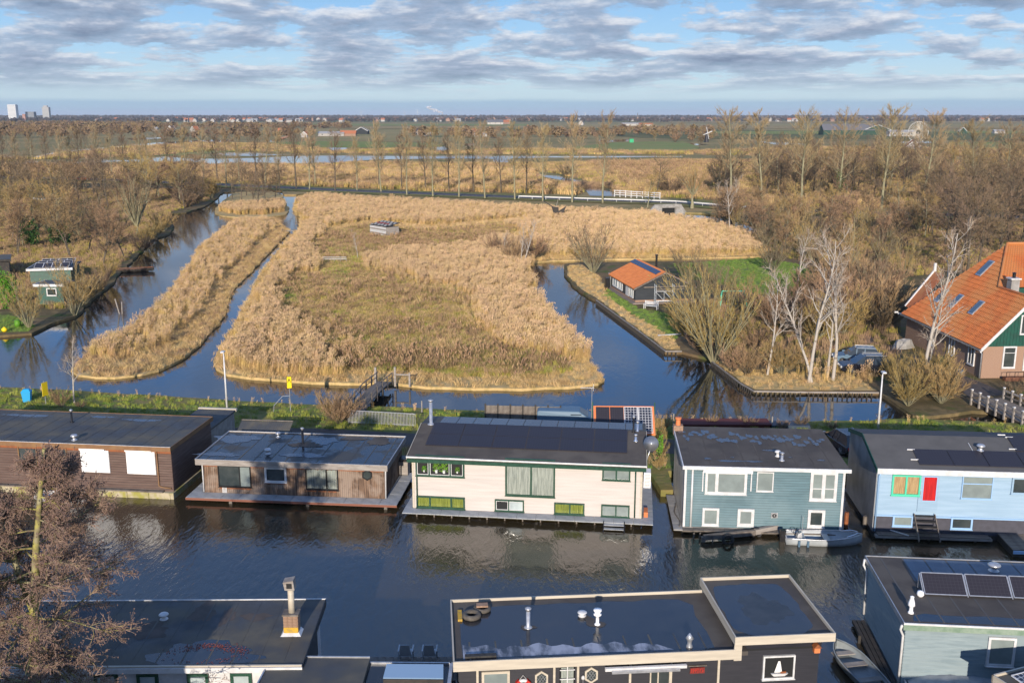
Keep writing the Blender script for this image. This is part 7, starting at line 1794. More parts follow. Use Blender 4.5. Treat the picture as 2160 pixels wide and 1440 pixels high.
scatter('weed_patch','brown dead weeds in patches on the meadow',[PX(meadow_px)],.26,['weed'],2.2,1.0,1.6,8,.1,.5,.5)
scatter('reed_bed','thin stray reeds where the beds fade into the meadow',[PX([(640,690),(700,690),(760,740),(790,790),(730,785),(690,735)]),PX([(1010,640),(975,640),(900,625),(830,595),(765,575),(765,560),(840,582),(900,604),(960,600)]),PX([(1035,705),(1010,650),(980,650),(1000,715),(1050,745),(1100,745)]),PX([(900,488),(1030,476),(1030,486),(900,498),(780,486),(780,476)])],.26,['reed','low'],1.6,.4,.7,29,.2,.5,.35)
scatter('weed_patch','dark weeds between the back reeds',[PX(patchN),PX(patchE)],.26,['tuss','weed'],3.0,1.2,1.9,9,.1,.4,.1)
gp = [[(600,612),(625,600),(632,640),(610,665)],[(665,718),(700,708),(720,730),(690,738)],[(948,620),(975,612),(985,628),(955,634)],[(700,585),(735,580),(745,605),(712,608)]]
scatter('grass_patch','small bright green grass patches in the meadow',[PX(p) for p in gp],.27,['grass'],9,1.2,2.2,10,.2,.3)
scatter('reed_bed','reeds on the small islet',[shrink([(462,448),(500,455),(560,455),(600,448),(600,430),(540,436),(480,440)],11)],.22,['reed'],2.5,.6,.9,11,.1,.4)
fringe_l = [p for p in dike if -75 < p.x < 60]
fr_out = [V2(p.x,p.y - 0.1) for p in fringe_l] + [V2(p.x,p.y - 1.1) for p in fringe_l][::-1]
scatter('reed_fringe','thin pinkish reed fringe along the dike edge',[fr_out],.4,['reed','low','low'],3.0,.12,.28,12,.6,.4,.1)
gv = [V2(p.x,p.y - 0.8) for p in fringe_l] + [V2(p.x,road_line(p.x) + 1.9) for p in fringe_l][::-1]
scatter('dike_grass','rough grass on the dike',[gv],.45,['grass','tussg'],4.5,.5,.85,13,.2,.4,.15)
scatter('dike_grass','rough grass between road and houseboats',[[V2(-60,road_line(-60) - 1.8),V2(60,road_line(60) - 1.8),V2(60,dike_s(60) + .2),V2(-60,dike_s(-60) + .2)]],.45,['grass','weed'],2.0,.6,1.1,14,.2,.4,.25)
scatter('bank_straw','straw coloured grass along the right bank',[PX(bank_r),PX(bank_q)],.3,['low'],3.0,.35,.7,15,.15,.4,.1)
scatter('reed_fringe','reeds behind the quay under the birches',[PX([(1560,780),(1700,785),(1850,795),(1840,815),(1700,812),(1600,800)])],.3,['reed','low','low'],1.8,.35,.7,16,.2,.5,.25)
scatter('lawn_grass','green lawn grass',[PX(lawn1),PX(lawn2),PX(lawnl)],.29,['grass'],5.0,.5,.9,17,.2,.3)
scatter('undergrowth','brown undergrowth of the right hand wood',[PX([(1445,680),(1500,640),(1600,640),(1740,600),(1900,600),(1890,760),(1860,790),(1560,775),(1500,755)]),PX([(1500,485),(1640,505),(1980,470),(2160,470),(2160,560),(1900,590),(1700,560),(1640,540)])],.28,['weed','tuss','weed'],2.2,.8,1.5,18,.1,.5,.2)
scatter('undergrowth','brown undergrowth of the left hand wood',[PX([(-80,400),(440,402),(440,425),(360,450),(350,480),(300,520),(240,580),(150,655),(0,660),(-80,660)])],.27,['weed','tuss','weed'],2.0,.8,1.5,19,.1,.5,.2)
scatter('dark_thicket','dark brown thickets in the far golden marsh',[PX([(625,350),(1100,352),(1140,366),(1120,384),(625,376)]),PX([(1240,345),(1480,345),(1530,375),(1480,410),(1320,395)]),PX([(-300,366),(0,352),(600,352),(600,386),(360,382)])],.4,['tussb','weed'],.7,2.0,3.6,38,.03,.6,.52)
scatter('dark_hedge','low dark brown hedge strips behind the poplars',[PX([(625,376),(760,381),(1000,387),(1290,392),(1290,399),(1000,396),(700,391),(625,387)])],.4,['weed'],.9,1.6,2.8,28,.05,.6,.35)
# far marsh: taller clumps, away from the pools
far_a = [(-300,366),(360,384),(560,392),(900,406),(1100,410),(1228,414),(1215,400),(1140,382),(1120,366),(1150,364),(1260,388),(1310,414),(1500,425),(1720,440),(2400,455),(2400,345),(1450,340),(1080,349),(1040,349),(760,345),(700,350),(440,352),(175,352),(0,362)]
scatter('marsh_reeds','golden reed marsh between the road and the long pool',[PX(far_a)],.4,['marsh'],.22,.7,1.15,20,.02,.6,.3)
scatter('marsh_reeds','reed clumps between road and long pool',[PX(far_a)],.4,['reedfar'],.12,.7,1.1,37,.03,.6,.45)
far_b = [[(-600,336),(60,336),(160,322),(250,313),(420,303),(560,305),(680,316),(700,323),(460,320),(380,325),(300,333),(155,338),(60,338),(0,345),(-400,350)],
         [(620,322),(700,322),(860,314),(930,322),(1100,316),(1440,322),(1700,312),(2300,320),(2400,338),(1440,328),(620,326)]]
scatter('marsh_reeds','golden reeds beyond the long pool',[PX(p) for p in far_b],.4,['marsh'],.045,.9,1.5,21,.01,.6,.2)

# ------------------------------------------------------------------ bridges, signs, lamps, vehicles, boats
def footbridge():
    A,B = G(752,868,0.6),G(812,806,0.6); d = (B - A); L = d.length; rz = math.atan2(d.y,d.x)
    t = thing('footbridge','narrow wooden footbridge with railings from the dike to the reed island','bridge',(A.x,A.y,0),rz)
    n = int(L / 0.24); me = MB().box(0,0.215,-0.65,0.65,0.62,0.67).mesh('plank'); me.materials.append(M['oldwood'])
    for i in range(-4,n): 
        o = bpy.data.objects.new('plank',me); C.objects.link(o); o.parent = t; o.location = (i * 0.24,0,0.25 * math.sin(math.pi * max(0,i) / n))
    for s in (-1,1): MB().tube([(-0.9,s * .5,.52),(L / 2,s * .5,.78),(L,s * .5,.52)],0.09,4).build('beam',M['darkwood'],t)
    for s in (-1,1):
        MB().tube([(0.2,s * .68,1.5),(L / 2,s * .68,1.75),(L,s * .68,1.5)],0.05,5).build('handrail',M['oldwood'],t)
        MB().tube([(0.2,s * .68,1.1),(L / 2,s * .68,1.35),(L,s * .68,1.1)],0.035,5).build('handrail',M['oldwood'],t)
        for k in range(6):
            x = 0.3 + (L - .4) * k / 5; MB().box(x - .05,x + .05,s * .72 - .05,s * .72 + .05,0.4,1.56 + .22 * math.sin(math.pi * k / 5)).build('post',M['oldwood'],t)
    for x in (L * .3,L * .7):
        for s in (-1,1): MB().tube([(x,s * .5,-1.2),(x,s * .5,.6)],.12,6).build('pile',M['darkwood'],t)
    for s,h in ((-1,2.0),(1,1.9)): MB().box(L + .1,L + .28,s * .9 - .09,s * .9 + .09,0.2,h).build('gate_post',M['greywood'],t)
    MB().box(L + .15,L + .22,-2.2,-.9,1.25,1.37).build('gate_rail',M['greywood'],t); MB().box(L + .12,L + .25,-2.3,-2.15,0.2,1.5).build('gate_post',M['greywood'],t)
footbridge()
def farmbridge():
    A,B = G(2046,838,0.9),G(2200,905,0.9); d = B - A; L = d.length; rz = math.atan2(d.y,d.x)
    t = thing('farm_bridge','grey timber bridge with white topped posts at the farmhouse','bridge',(A.x,A.y,0),rz)
    me = MB().box(0,0.27,0,3.0,0.62,0.7).mesh('plank'); me.materials.append(M['oldwood'])
    for i in range(int(L / .3)):
        o = bpy.data.objects.new('plank',me); C.objects.link(o); o.parent = t; o.location = (i * .3,0,0)
    for y in (0.0,3.0):
        for k in range(9):
            x = .2 + (L - .4) * k / 8; p = MB().box(x - .07,x + .07,y - .07,y + .07,.3,1.6).build('post',M['greywood'],t); MB().box(x - .085,x + .085,y - .085,y + .085,1.602,1.68).build('post_cap',M['white'],p)
        MB().box(.1,L,y - .03,y + .03,1.35,1.5).build('rail',M['greywood'],t); MB().box(.1,L,y - .03,y + .03,.95,1.05).build('rail',M['oldwood'],t)
    MB().box(0,L,.1,.3,.2,.6).build('beam',M['darkwood'],t)
farmbridge()
pth = [G(1900,770,.3),G(2000,805,.3),G(2046,838,.3),G(2130,832,.3),G(2030,790,.3),G(1930,750,.3)]
sheet('farm_path',pth,None,.31,M['dirt']); sheet('parking_ground',[G(*p) for p in [(1740,770),(1800,800),(1900,800),(1900,740),(1850,700),(1760,730)]],None,.315,M['dirt'])

def culvert():
    A,B = G(1362,452,.1),G(1440,450,.1); d = B - A; L = d.length; rz = math.atan2(d.y,d.x)
    t = thing('culvert_bridge','low concrete culvert bridge with trapezoid opening under the polder road','bridge',(A.x,A.y,0),rz)
    w0,w1 = L * .44,L * .80
    MB().hexa([(0,0,-.3),(w0,0,-.3),(w0,.6,-.3),(0,.6,-.3)],[(L * .25,0,2.4),(w0 + .0,0,2.4),(w0,.6,2.4),(L * .25,.6,2.4)]).build('wing_wall',M['concrete2'],t)
    MB().hexa([(w1,0,-.3),(L * 1.15,0,-.3),(L * 1.15,.6,-.3),(w1,.6,-.3)],[(w1,0,2.4),(L * .95,0,2.4),(L * .95,.6,2.4),(w1,.6,2.4)]).build('wing_wall',M['concrete2'],t)
    MB().hexa([(w0 - .5,-.1,1.55),(w1 + .5,-.1,1.55),(w1 + .5,.5,1.55),(w0 - .5,.5,1.55)],[(w0 - .9,-.1,2.45),(w1 + .9,-.1,2.45),(w1 + .9,.5,2.45),(w0 - .9,.5,2.45)]).build('lintel',M['concrete2'],t)
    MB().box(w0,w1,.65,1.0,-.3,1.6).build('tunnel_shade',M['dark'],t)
culvert()
def along(line,i0,i1):
    pts = []
    for a,b in zip(line,line[1:]):
        n = max(1,int((b - a).length / 4)); pts += [a.lerp(b,k / n) for k in range(n)]
    return [p for p in pts if i0 <= p.x <= i1]
def guard(side,x0,x1,lab):
    ln = along(offs(rp,side),x0,x1); t = thing('guard_rail',lab,'guard rail',(0,0,0))
    m = MB()
    for a,b in zip(ln,ln[1:]): m.bar((a.x,a.y,1.22),(b.x,b.y,1.22),0.08,0.34)
    m.build('rail',M['white'] if True else M['metal'],t); me = MB().box(-.06,.06,0,.12,.4,1.3).mesh('post'); me.materials.append(M['metal'])
    for a in ln:
        o = bpy.data.objects.new('post',me); C.objects.link(o); o.parent = t; o.location = (a.x,a.y,0)
gx = lambda px,py: G(px,py,.5).x
guard(-4.6,gx(1090,422),gx(1572,440),'pale steel guard rail along the near side of the polder road')
p0,p1 = G(1296,414,.5),G(1392,420,.5)
wf = thing('white_fence','white three rail wooden fence beyond the road by the canal','fence',(0,0,0))
for z in (1.0,1.6,2.2): MB().bar((p0.x,p0.y,z),(p1.x,p1.y,z),.1,.22).build('rail',M['white'],wf)
for k in range(9):
    q = p0.lerp(p1,k / 8); MB().box(q.x - .1,q.x + .1,q.y,q.y + .15,.3,2.4).build('post',M['white'],wf)
# street lamps
def lamp(px,py,ytop,lab):
    p = G(px,py,.46); h = at_Y(px,ytop,p.y).z - .46
    t = thing('street_lamp',lab,'street lamp',(p.x,p.y,.46),0,'white lamp posts on the dike')
    MB().tube([(0,0,0),(0,0,h * .5),(0,0,h)],[.085,.07,.05],8).build('pole',M['white'],t,True)
    MB().box(-.14,.14,-.42,.05,h,h + .1).build('lamp_head',M['white'],t)
lamp(479,861,742,'white lamp post on the dike between the left houseboats')
lamp(1852,905,785,'white lamp post on the dike behind the pale blue houseboat')
def sign(px,py,ytop,ybot_board,wd,lab,arrow=True,rz=0.0,off=0.0):
    p = G(px,py,.46); h = at_Y(px,ytop,p.y).z - .46; hb = at_Y(px,ybot_board,p.y).z - .46
    t = thing('road_sign',lab,'sign',(p.x,p.y,.46),rz)
    MB().tube([(0,0,0),(0,0,h + .1)],.035,6).build('post',M['metal'],t)
    MB().box(off - wd / 2,off + wd / 2,-.07,-.04,hb,h).build('board',M['yellow'],t)
    MB().box(off - wd / 2 + .01,off + wd / 2 - .01,-.038,-.02,hb + .01,h - .01).build('back',M['metal'],t)
    if arrow:
        m = (h + hb) / 2; e = MB()
        e.box(off - wd / 2,off + wd / 2,-.074,-.071,h - .04,h); e.box(off - wd / 2,off + wd / 2,-.074,-.071,hb,hb + .04); e.box(off - wd / 2,off - wd / 2 + .03,-.074,-.071,hb,h); e.box(off + wd / 2 - .03,off + wd / 2,-.074,-.071,hb,h)
        s = wd * .28; e.hexa([(off - s,-.075,m - .05),(off,-.075,m + .22),(off,-.071,m + .22),(off - s,-.071,m - .05)],[(off - s,-.075,m + .08),(off,-.075,m + .36),(off,-.071,m + .36),(off - s,-.071,m + .08)])
        e.hexa([(off + s,-.075,m - .05),(off,-.075,m + .22),(off,-.071,m + .22),(off + s,-.071,m - .05)],[(off + s,-.075,m + .08),(off,-.075,m + .36),(off,-.071,m + .36),(off + s,-.071,m + .08)])
        e.build('arrow_marking',M['blackm'],t)
sign(613,868,793,819,.42,'tall yellow sign with black arrow beside the footbridge',rz=R(15))
sign(97,852,806,834,.62,'yellow sign seen edge on beside the blue box at the left',False,R(72))
p = G(613,868,.46); hr = thing('bent_handrail','bent white tube handrail beside the tall yellow sign','handrail',(p.x,p.y,.46))
MB().tube([(-1.35,-.15,0),(-1.3,-.1,.55),(-.6,0,1.3),(0,0,1.35)],.03,6).build('tube',M['metal'],hr)
p = G(58,846,.46); bx = thing('blue_box','bright blue plastic salt box on the grass at the far left','box',(p.x,p.y,.46),R(10))
MB().hexa([(-.28,-.25,0),(.28,-.25,0),(.28,.25,0),(-.28,.25,0)],[(-.36,-.3,.85),(.36,-.3,.85),(.36,.3,.85),(-.36,.3,.85)]).build('body',M['bluebin'],bx)
MB().hexa([(-.4,-.34,.855),(.4,-.34,.855),(.4,.34,.855),(-.4,.34,.855)],[(-.22,-.16,1.08),(.22,-.16,1.08),(.22,.2,1.08),(-.22,.2,1.08)]).build('lid',M['bluebin'],bx)
p = G(1976,462,.4); h = top_h(1976,420,p); sp = thing('striped_pole','white and dark striped pole beside the road on the right','pole',tuple(p))
for k in range(9): MB().tube([(0,0,h * k / 9),(0,0,h * (k + 1) / 9 - .01)],.16,6).build('pole_band',M['white'] if k % 2 == 0 else M['concrete2'],sp)
MB().box(-.5,.3,-.1,.1,h - .9,h - .3).build('sign_plate',M['white'],sp)
# mesh fence and gate along the road behind the cedar houseboat
A,B = G(735,893,.46),G(876,900,.46); gf = thing('bar_fence','pale blue metal bar fence along the dike road','fence',(0,0,0)); me = None; n = 46
MB().bar((A.x,A.y,1.55),(B.x,B.y,1.5),.05).build('rail',M['bluetrim'] if False else M['metal'],gf); MB().bar((A.x,A.y,.6),(B.x,B.y,.6),.04).build('rail',M['metal'],gf)
me = MB().box(-.018,.018,-.018,.018,.5,1.53).mesh('bar'); me.materials.append(M['metal'])
for k in range(n + 1):
    q = A.lerp(B,k / n); o = bpy.data.objects.new('bar',me); C.objects.link(o); o.parent = gf; o.location = (q.x,q.y,0)
A,B = G(1024,893,.46),G(1182,897,.46); pf = thing('grey_panel_fence','weathered grey board fence behind the cream houseboat roof','fence',(0,0,0))
d = (B - A).normalized(); rz = math.atan2(d.y,d.x); pw = (B - A).length / 6
me = MB().box(.05,pw - .05,-.03,.03,0,1.5).mesh('fence_panel'); me.materials.append(M['oldwood']); me2 = MB().box(-.06,.06,-.06,.06,0,1.62).mesh('post'); me2.materials.append(M['darkwood'])
for k in range(7):
    q = A.lerp(B,k / 6)
    for m_ in ((me,me2) if k < 6 else (me2,)):
        o = bpy.data.objects.new('fence_panel' if m_ is me else 'post',m_); C.objects.link(o); o.parent = pf; o.location = (q.x,q.y,.46); o.rotation_euler = (0,0,rz)
A,B = G(1435,904,.46),G(1740,904,.46)
rs_ = thing('dark_red_shed','long low dark red boarded shed behind the teal houseboat','shed',(A.x,A.y,.46),0)
L = (B.x - A.x); MB().box(.2,L * .62,0,1.4,0,.3).build('wall',M['red'] if False else mat('dark red boards',(0.14,0.03,0.025),(0.1,0.025,0.02),3,rough=.8),rs_)
MB().box(.1,L * .62 + .1,-.1,1.5,.302,.38).build('roof',mat('dark red felt',(0.12,0.03,0.028),None,rough=.9),rs_); MB().box(L * .63,L * .9,0,1.3,0,.25).build('tarp_cover',mat('dark blue tarp',(0.03,0.05,0.08),None,rough=.5),rs_)

def car(name,label,cat,p,rz,paint,L=4.7,W=1.85,Hh=1.65,van=False,group=None):
    t = thing(name,label,cat,(p.x,p.y,p.z),rz,group)
    def extr(pr,w0,w1f=None):
        m = MB(); n = len(pr); wf_ = w1f or (lambda z: w0)
        m.add([(x,-wf_(z) / 2,z) for x,z in pr] + [(x,wf_(z) / 2,z) for x,z in pr],[tuple(range(n))[::-1],tuple(range(n,2 * n))] + [(k,(k + 1) % n,n + (k + 1) % n,n + k) for k in range(n)]); return m
    h2 = Hh * .56
    if van: body = [(-L / 2,.3),(-L / 2,Hh * .95),(-L / 2 + .15,Hh),(L * .2,Hh),(L * .34,h2 + .25),(L / 2 - .05,h2),(L / 2,.5),(L / 2 - .1,.28)]
    else: body = [(-L / 2,.42),(-L / 2 - .02,h2 * .75),(-L / 2 + .08,h2),(L * .26,h2 + .02),(L / 2 - .25,h2 * .86),(L / 2,h2 * .6),(L / 2 - .02,.4),(L / 2 - .3,.26),(-L / 2 + .25,.26)]
    b = extr(body,W,lambda z: W * (1.0 if z < h2 + .3 else .86)).build('body',paint,t)
    bv = b.modifiers.new('b','BEVEL'); bv.width = .06; bv.segments = 2
    if van:
        for s in (-1,1): MB().box(L * .06,L * .24,s * W / 2 * .94 - .01,s * W / 2 * .94 + .03 * s,h2 + .1,Hh - .2).build('side_window',M['carglass'],t)
        MB().hexa([(L * .352,-W * .4,h2 + .25),(L * .352,W * .4,h2 + .25),(L * .33,W * .4,h2 + .25),(L * .33,-W * .4,h2 + .25)],[(L * .216,-W * .38,Hh - .03),(L * .216,W * .38,Hh - .03),(L * .19,W * .38,Hh - .03),(L * .19,-W * .38,Hh - .03)]).build('windscreen',M['carglass'],t)
    else:
        ww = lambda z: W * (.94 - .24 * (z - h2) / (Hh - h2))
        extr([(-L / 2 + .12,h2),(-L / 2 + .5,Hh - .08),(-L / 2 + .75,Hh - .03),(L * .05,Hh - .03),(L * .25,h2 + .02)],W,ww).build('windows',M['carglass'],t)
        r = MB().hexa([(-L / 2 + .5,-W * .355,Hh - .07),(L * .06,-W * .355,Hh - .07),(L * .06,W * .355,Hh - .07),(-L / 2 + .5,W * .355,Hh - .07)],[(-L / 2 + .7,-W * .33,Hh),(L * .0,-W * .33,Hh),(L * .0,W * .33,Hh),(-L / 2 + .7,W * .33,Hh)]).build('roof',paint,t)
        for s in (-1,1):
            MB().bar((-L / 2 + .6,s * W * .34,Hh + .05),(L * .02,s * W * .34,Hh + .05),.04).build('roof_rail',M['metal'],t)
            for x in (-L * .14,L * .03): MB().bar((x,s * (W * .475),h2),(x - .05,s * W * .36,Hh - .05),.07,.03).build('pillar',paint,t)
            MB().box(L * .2,L * .27,s * W * .5,s * (W * .5 + .16),h2,h2 + .14).build('wing_mirror',paint,t)
    for s in (-1,1):
        for x in (-L * .31,L * .31):
            wl = thing_part('wheel',t,(x,s * (W / 2 - .1),.34)); 
            tr_ = MB().lathe((0,0,-.11),[(.22,0),(.34,.01),(.355,.05),(.355,.17),(.34,.21),(.22,.22)],18).build('tyre',M['rubber'],wl,True); tr_.rotation_euler = (R(90),0,0)
            rm = MB(); 
            for k in range(5): a = k * 1.2566; rm.bar((0,0,0),(.22 * math.cos(a),0,.22 * math.sin(a)),.05,.06)
            o = rm.build('rim',M['steel'],wl); o.location = (0,s * .12,0)
        MB().box(L / 2 - .12,L / 2 + .01,s * W * .3 - .2,s * W * .3 + .2,h2 * .62,h2 * .82).build('headlight',M['metal'],t)
        MB().box(-L / 2 - .03,-L / 2 + .1,s * W * .36 - .15,s * W * .36 + .15,h2 * .72,h2 * .95).build('tail_light',M['carred'],t)
    return t
def thing_part(name,parent,loc):
    o = bpy.data.objects.new(name,None); C.objects.link(o); o.parent = parent; o.location = loc; return o
car('parked_car','black SUV with roof rails parked nearest the birches','car',G(1822,785,.32),R(176),M['carblack'],4.75,1.9,1.72)
car('parked_car','second dark car half hidden behind the black SUV','car',G(1805,765,.32),R(170),M['carblue'],4.5,1.8,1.6)
car('parked_van','blue grey van behind the grey board fence on the dike','van',G(1196,899,.46),R(-4),M['carblue'],4.6,1.8,1.45,True)
car('parked_car','dark car in the gap left of the pale blue houseboat','car',G(1778,946,.46),R(100),M['carblack'],4.3,1.8,1.5)
car('distant_car','small red car on the polder road behind the left wood','car',G(178,380,.65),R(3),M['carred'],4.4,1.8,1.5)
p = G(1905,735,.3); sc_ = thing('tarpaulin_bundle','grey tarpaulin bundle beside the farmhouse corner','tarpaulin',tuple(p),R(20))
mb = MB(); rr = random.Random(6); n = 12
vs_ = [(math.cos(a) * (1.3 + .2 * rr.random()),math.sin(a) * .55,.05) for a in [k * 6.283 / n for k in range(n)]] + [(math.cos(a) * (.8 + .3 * rr.random()),math.sin(a) * .3,.75 + .3 * rr.random()) for a in [k * 6.283 / n for k in range(n)]] + [(0,0,1.1)]
mb.add(vs_,[(k,(k + 1) % n,n + (k + 1) % n,n + k) for k in range(n)] + [(n + k,n + (k + 1) % n,2 * n) for k in range(n)]).build('cover',M['concrete2'],sc_)
for i,(px,py,mm,lab) in enumerate([(1985,775,'green','green wheelie bin by the farmhouse side wall'),(2025,790,'carblue','blue lidded crate on the farm path')]):
    p = G(px,py,.3); t = thing('wheelie_bin' if i == 0 else 'lidded_crate',lab,'bin' if i == 0 else 'crate',tuple(p)); h = 1.0 if i == 0 else .4
    MB().hexa([(-.22,-.25,0),(.22,-.25,0),(.22,.25,0),(-.22,.25,0)],[(-.29,-.32,h),(.29,-.32,h),(.29,.32,h),(-.29,.32,h)]).build('body',M[mm],t); MB().box(-.31,.31,-.34,.36,h + .003,h + .07).build('lid',M[mm],t)

# boats
def hull(t,L,B_,D_,m_out,m_in,bow=1.0,transom=.75,floor=.14,rim=None):
    S = 12; ring,inn = [],[]
    for i in range(S + 1):
        s = i / S; b = B_ / 2 * (transom + (1 - transom) * math.sin(min(1,s / .5) * math.pi / 2)) if s < .5 else B_ / 2 * max(0.02,(1 - ((s - .5) / .5) ** (2.2 * bow)))
        g = D_ * (1 + .28 * max(0,(s - .45)) ** 1.3 * 2); kz = .0 + .45 * D_ * max(0,(s - .72) / .28) ** 2; x = -L / 2 + L * s
        pr = [(b,g),(b * .97,g * .6 + kz * .4),(b * .72,kz + .06 * D_),(0.0,kz)]
        row = [(x,y,z) for y,z in pr] + [(x,-y,z) for y,z in pr[-2::-1]]; ring.append(row)
        k = max(0.0,1 - .07 / max(.08,b)); fz = max(floor,kz + .08)
        ip = [(b * k,g),(b * k * .95,max(fz,g * .6)),(b * k * .68,fz),(0,fz)]
        xx = min(max(x,-L / 2 + .05),L / 2 - .12); inn.append([(xx,y,z) for y,z in ip] + [(xx,-y,z) for y,z in ip[-2::-1]])
    def skin(rows,close0):
        m = MB(); n = len(rows[0]); v = [p for r_ in rows for p in r_]; f = [(i * n + k,(i + 1) * n + k,(i + 1) * n + k + 1,i * n + k + 1) for i in range(S) for k in range(n - 1)]
        f.append(tuple(range(n))); return m.add(v,f)
    skin(ring,1).build('hull',m_out,t,True); skin(inn,1).build('inner_hull',m_in,t,True)
    g = MB()
    for s in (0,-1):
        pts = [Vector(r_[s]) for r_ in ring]; g.tube([p + Vector((0,0,.01)) for p in pts],.035,6)
    g.tube([ring[0][0],ring[0][-1]],.035,6); g.build('gunwale',rim or m_out,t,True)
p = G(1736,1143,0)
bt = thing('motor_boat','grey aluminium open motor boat moored at the teal houseboat','boat',(p.x,p.y,-.16),R(-4.5))
hull(bt,4.35,1.45,.58,M['alu'],M['alu'],transom=.82,rim=M['metal'])
for x in (-1.2,0.15): MB().box(x - .17,x + .17,-.58,.58,.42,.46).build('thwart',M['alu'],bt)
MB().box(-.95,-.25,-.35,.3,.15,.17).build('floor_mat',M['trunkd'],bt); MB().box(.4,1.1,-.4,.4,.15,.17).build('floor_mat',M['trunkd'],bt)
MB().tube([(1.2,-.45,.72),(1.6,-.35,.82),(1.9,-.1,.85),(1.9,.1,.85),(1.6,.35,.82),(1.2,.45,.72)],.022,6).build('bow_rail',M['steel'],bt)
cs_ = MB().hexa([(-1.6,-.35,.2),(-1.25,-.35,.2),(-1.25,.1,.2),(-1.6,.1,.2)],[(-1.5,-.3,.75),(-1.3,-.3,.85),(-1.3,.05,.85),(-1.5,.05,.75)]).build('console',M['metal'],bt)
MB().torus((-1.6,-.12,.8),.14,.018,'y').build('steering_wheel',M['blackm'],cs_)
MB().hexa([(-2.5,-.15,-.1),(-2.2,-.15,-.1),(-2.2,.15,-.1),(-2.5,.15,-.1)],[(-2.45,-.17,.85),(-2.15,-.17,.85),(-2.15,.17,.85),(-2.45,.17,.85)]).build('outboard_motor',M['blackm'],bt)
MB().tube([(-1.1,.5,.55),(-1.1,.5,1.5)],.015,5).build('lamp_stick',M['metal'],bt)
for x in (-1.5,-1.0): MB().tube([(x,-.72,.05),(x,-.72,.5)],.07,8).build('fender',M['carblue'],bt)
p = G(1810,1420,0)
rb_ = thing('rowing_boat','weathered grey flat rowing boat between the two near houseboats','boat',(p.x,p.y,-.1),R(100))
hull(rb_,4.2,1.35,.5,M['hullgrey'],M['hullgrey'],bow=1.4,transom=.8)
for x in (-.9,.35,1.3): MB().box(x - .16,x + .16,-.55,.55,.34,.38).build('thwart',M['greywood'],rb_)
MB().box(-1.8,1.5,-.42,.42,.15,.17).build('floor_boards',M['hullgrey'],rb_)
p = G(128,1056,0)
ob_ = thing('white_dinghy','white dinghy full of wet leaves beside the brown houseboat','boat',(p.x,p.y,-.08),R(176))
hull(ob_,3.5,1.3,.5,M['white'],M['white'],transom=.9)
MB().box(-1.5,1.1,-.42,.42,.16,.2).build('leaf_litter',mat('leaf litter',(0.12,0.08,0.06),(0.5,0.5,0.5),6,rough=.8,lo=.5,hi=.56),ob_); MB().box(-.2,.15,-.55,.55,.4,.44).build('thwart',M['white'],ob_)
p = G(2010,1436,0.4); cb = thing('covered_boat','pale tarpaulin covered boat at the bottom edge by the grey green wall','boat',(p.x,p.y - .6,0.0),R(-5))
hull(cb,4.4,1.6,.6,M['white'],M['white'],transom=.85)
n = 14; vs_,fs = [],[]
for i in range(n + 1):
    s = i / n; x = -2.1 + 4.1 * s; b = .78 * min(1,(1 - abs(2 * s - 1) ** 3) + .15)
    for k in range(7): a = math.pi * k / 6; vs_.append((x,b * math.cos(a),.62 + (.34 * math.sin(a) + .03 * math.sin(i * 2 + k)) * (1 - abs(2 * s - 1) ** 3)))
for i in range(n):
    for k in range(6): fs.append((i * 7 + k,(i + 1) * 7 + k,(i + 1) * 7 + k + 1,i * 7 + k + 1))
MB().add(vs_,fs).build('tarpaulin',M['deckgrey'],cb,True)
p = G(283,572,.1); pb = thing('dark_punt','dark low punt with reddish edge moored to the left bank','boat',(p.x,p.y,0),R(14))
hull(pb,6.0,1.5,.55,M['darkwood'],M['darkwood'],transom=.9,rim=M['orangewood'])
# mooring beams with tyres in front of the teal houseboat
a,b = G(1484,1133,.25),G(1652,1109,.35)
mbm = thing('mooring_beam','long weathered mooring beam floating before the teal houseboat','beam',(0,0,0))
mid = G(1592,1122,.3)
MB().bar((a.x,a.y,.25),(mid.x,mid.y,.3),.22,.3).build('beam',M['oldwood'],mbm); MB().bar((mid.x,mid.y + .02,.32),(b.x,b.y,.36),.24,.32).build('beam',M['greywood'],mbm)
MB().box(a.x - .12,a.x + .1,a.y - .1,a.y + .1,-.8,.3).build('post',M['oldwood'],mbm)
for q in (G(1462,1128,.2),G(1475,1128,.2),G(1502,1140,.1)): MB().tube([(q.x,q.y,-.6),(q.x + .05,q.y,.35)],.045,6).build('stake',M['oldwood'],mbm)
for (px,py,lab) in ((1534,1136,'left black fender tyre on the mooring beam'),(1593,1122,'right black fender tyre on the mooring beam')):
    q = G(px,py,.15); o = MB().torus((0,0,0),.27,.095,'y').build('fender_tyre',M['rubber'],None,True); o.location = (q.x,q.y - .2,.18); tag(o,lab,'tyre','fender tyres on the mooring beam')
for i,(px,y0,y1) in enumerate([(1784,1080,1112),(1824,1088,1110)]):
    q = G(px,y1,0); o = MB().tube([(0,0,-1),(0,0,max(.6,at_Y(px,y0,q.y).z))],.13,8).build('mooring_post',M['orangewood'] if i == 0 else M['oldwood']); o.location = (q.x,q.y,0); tag(o,['slim red brown mooring post by the teal houseboat corner','stout mooring post left of the pale blue houseboat'][i],'post')
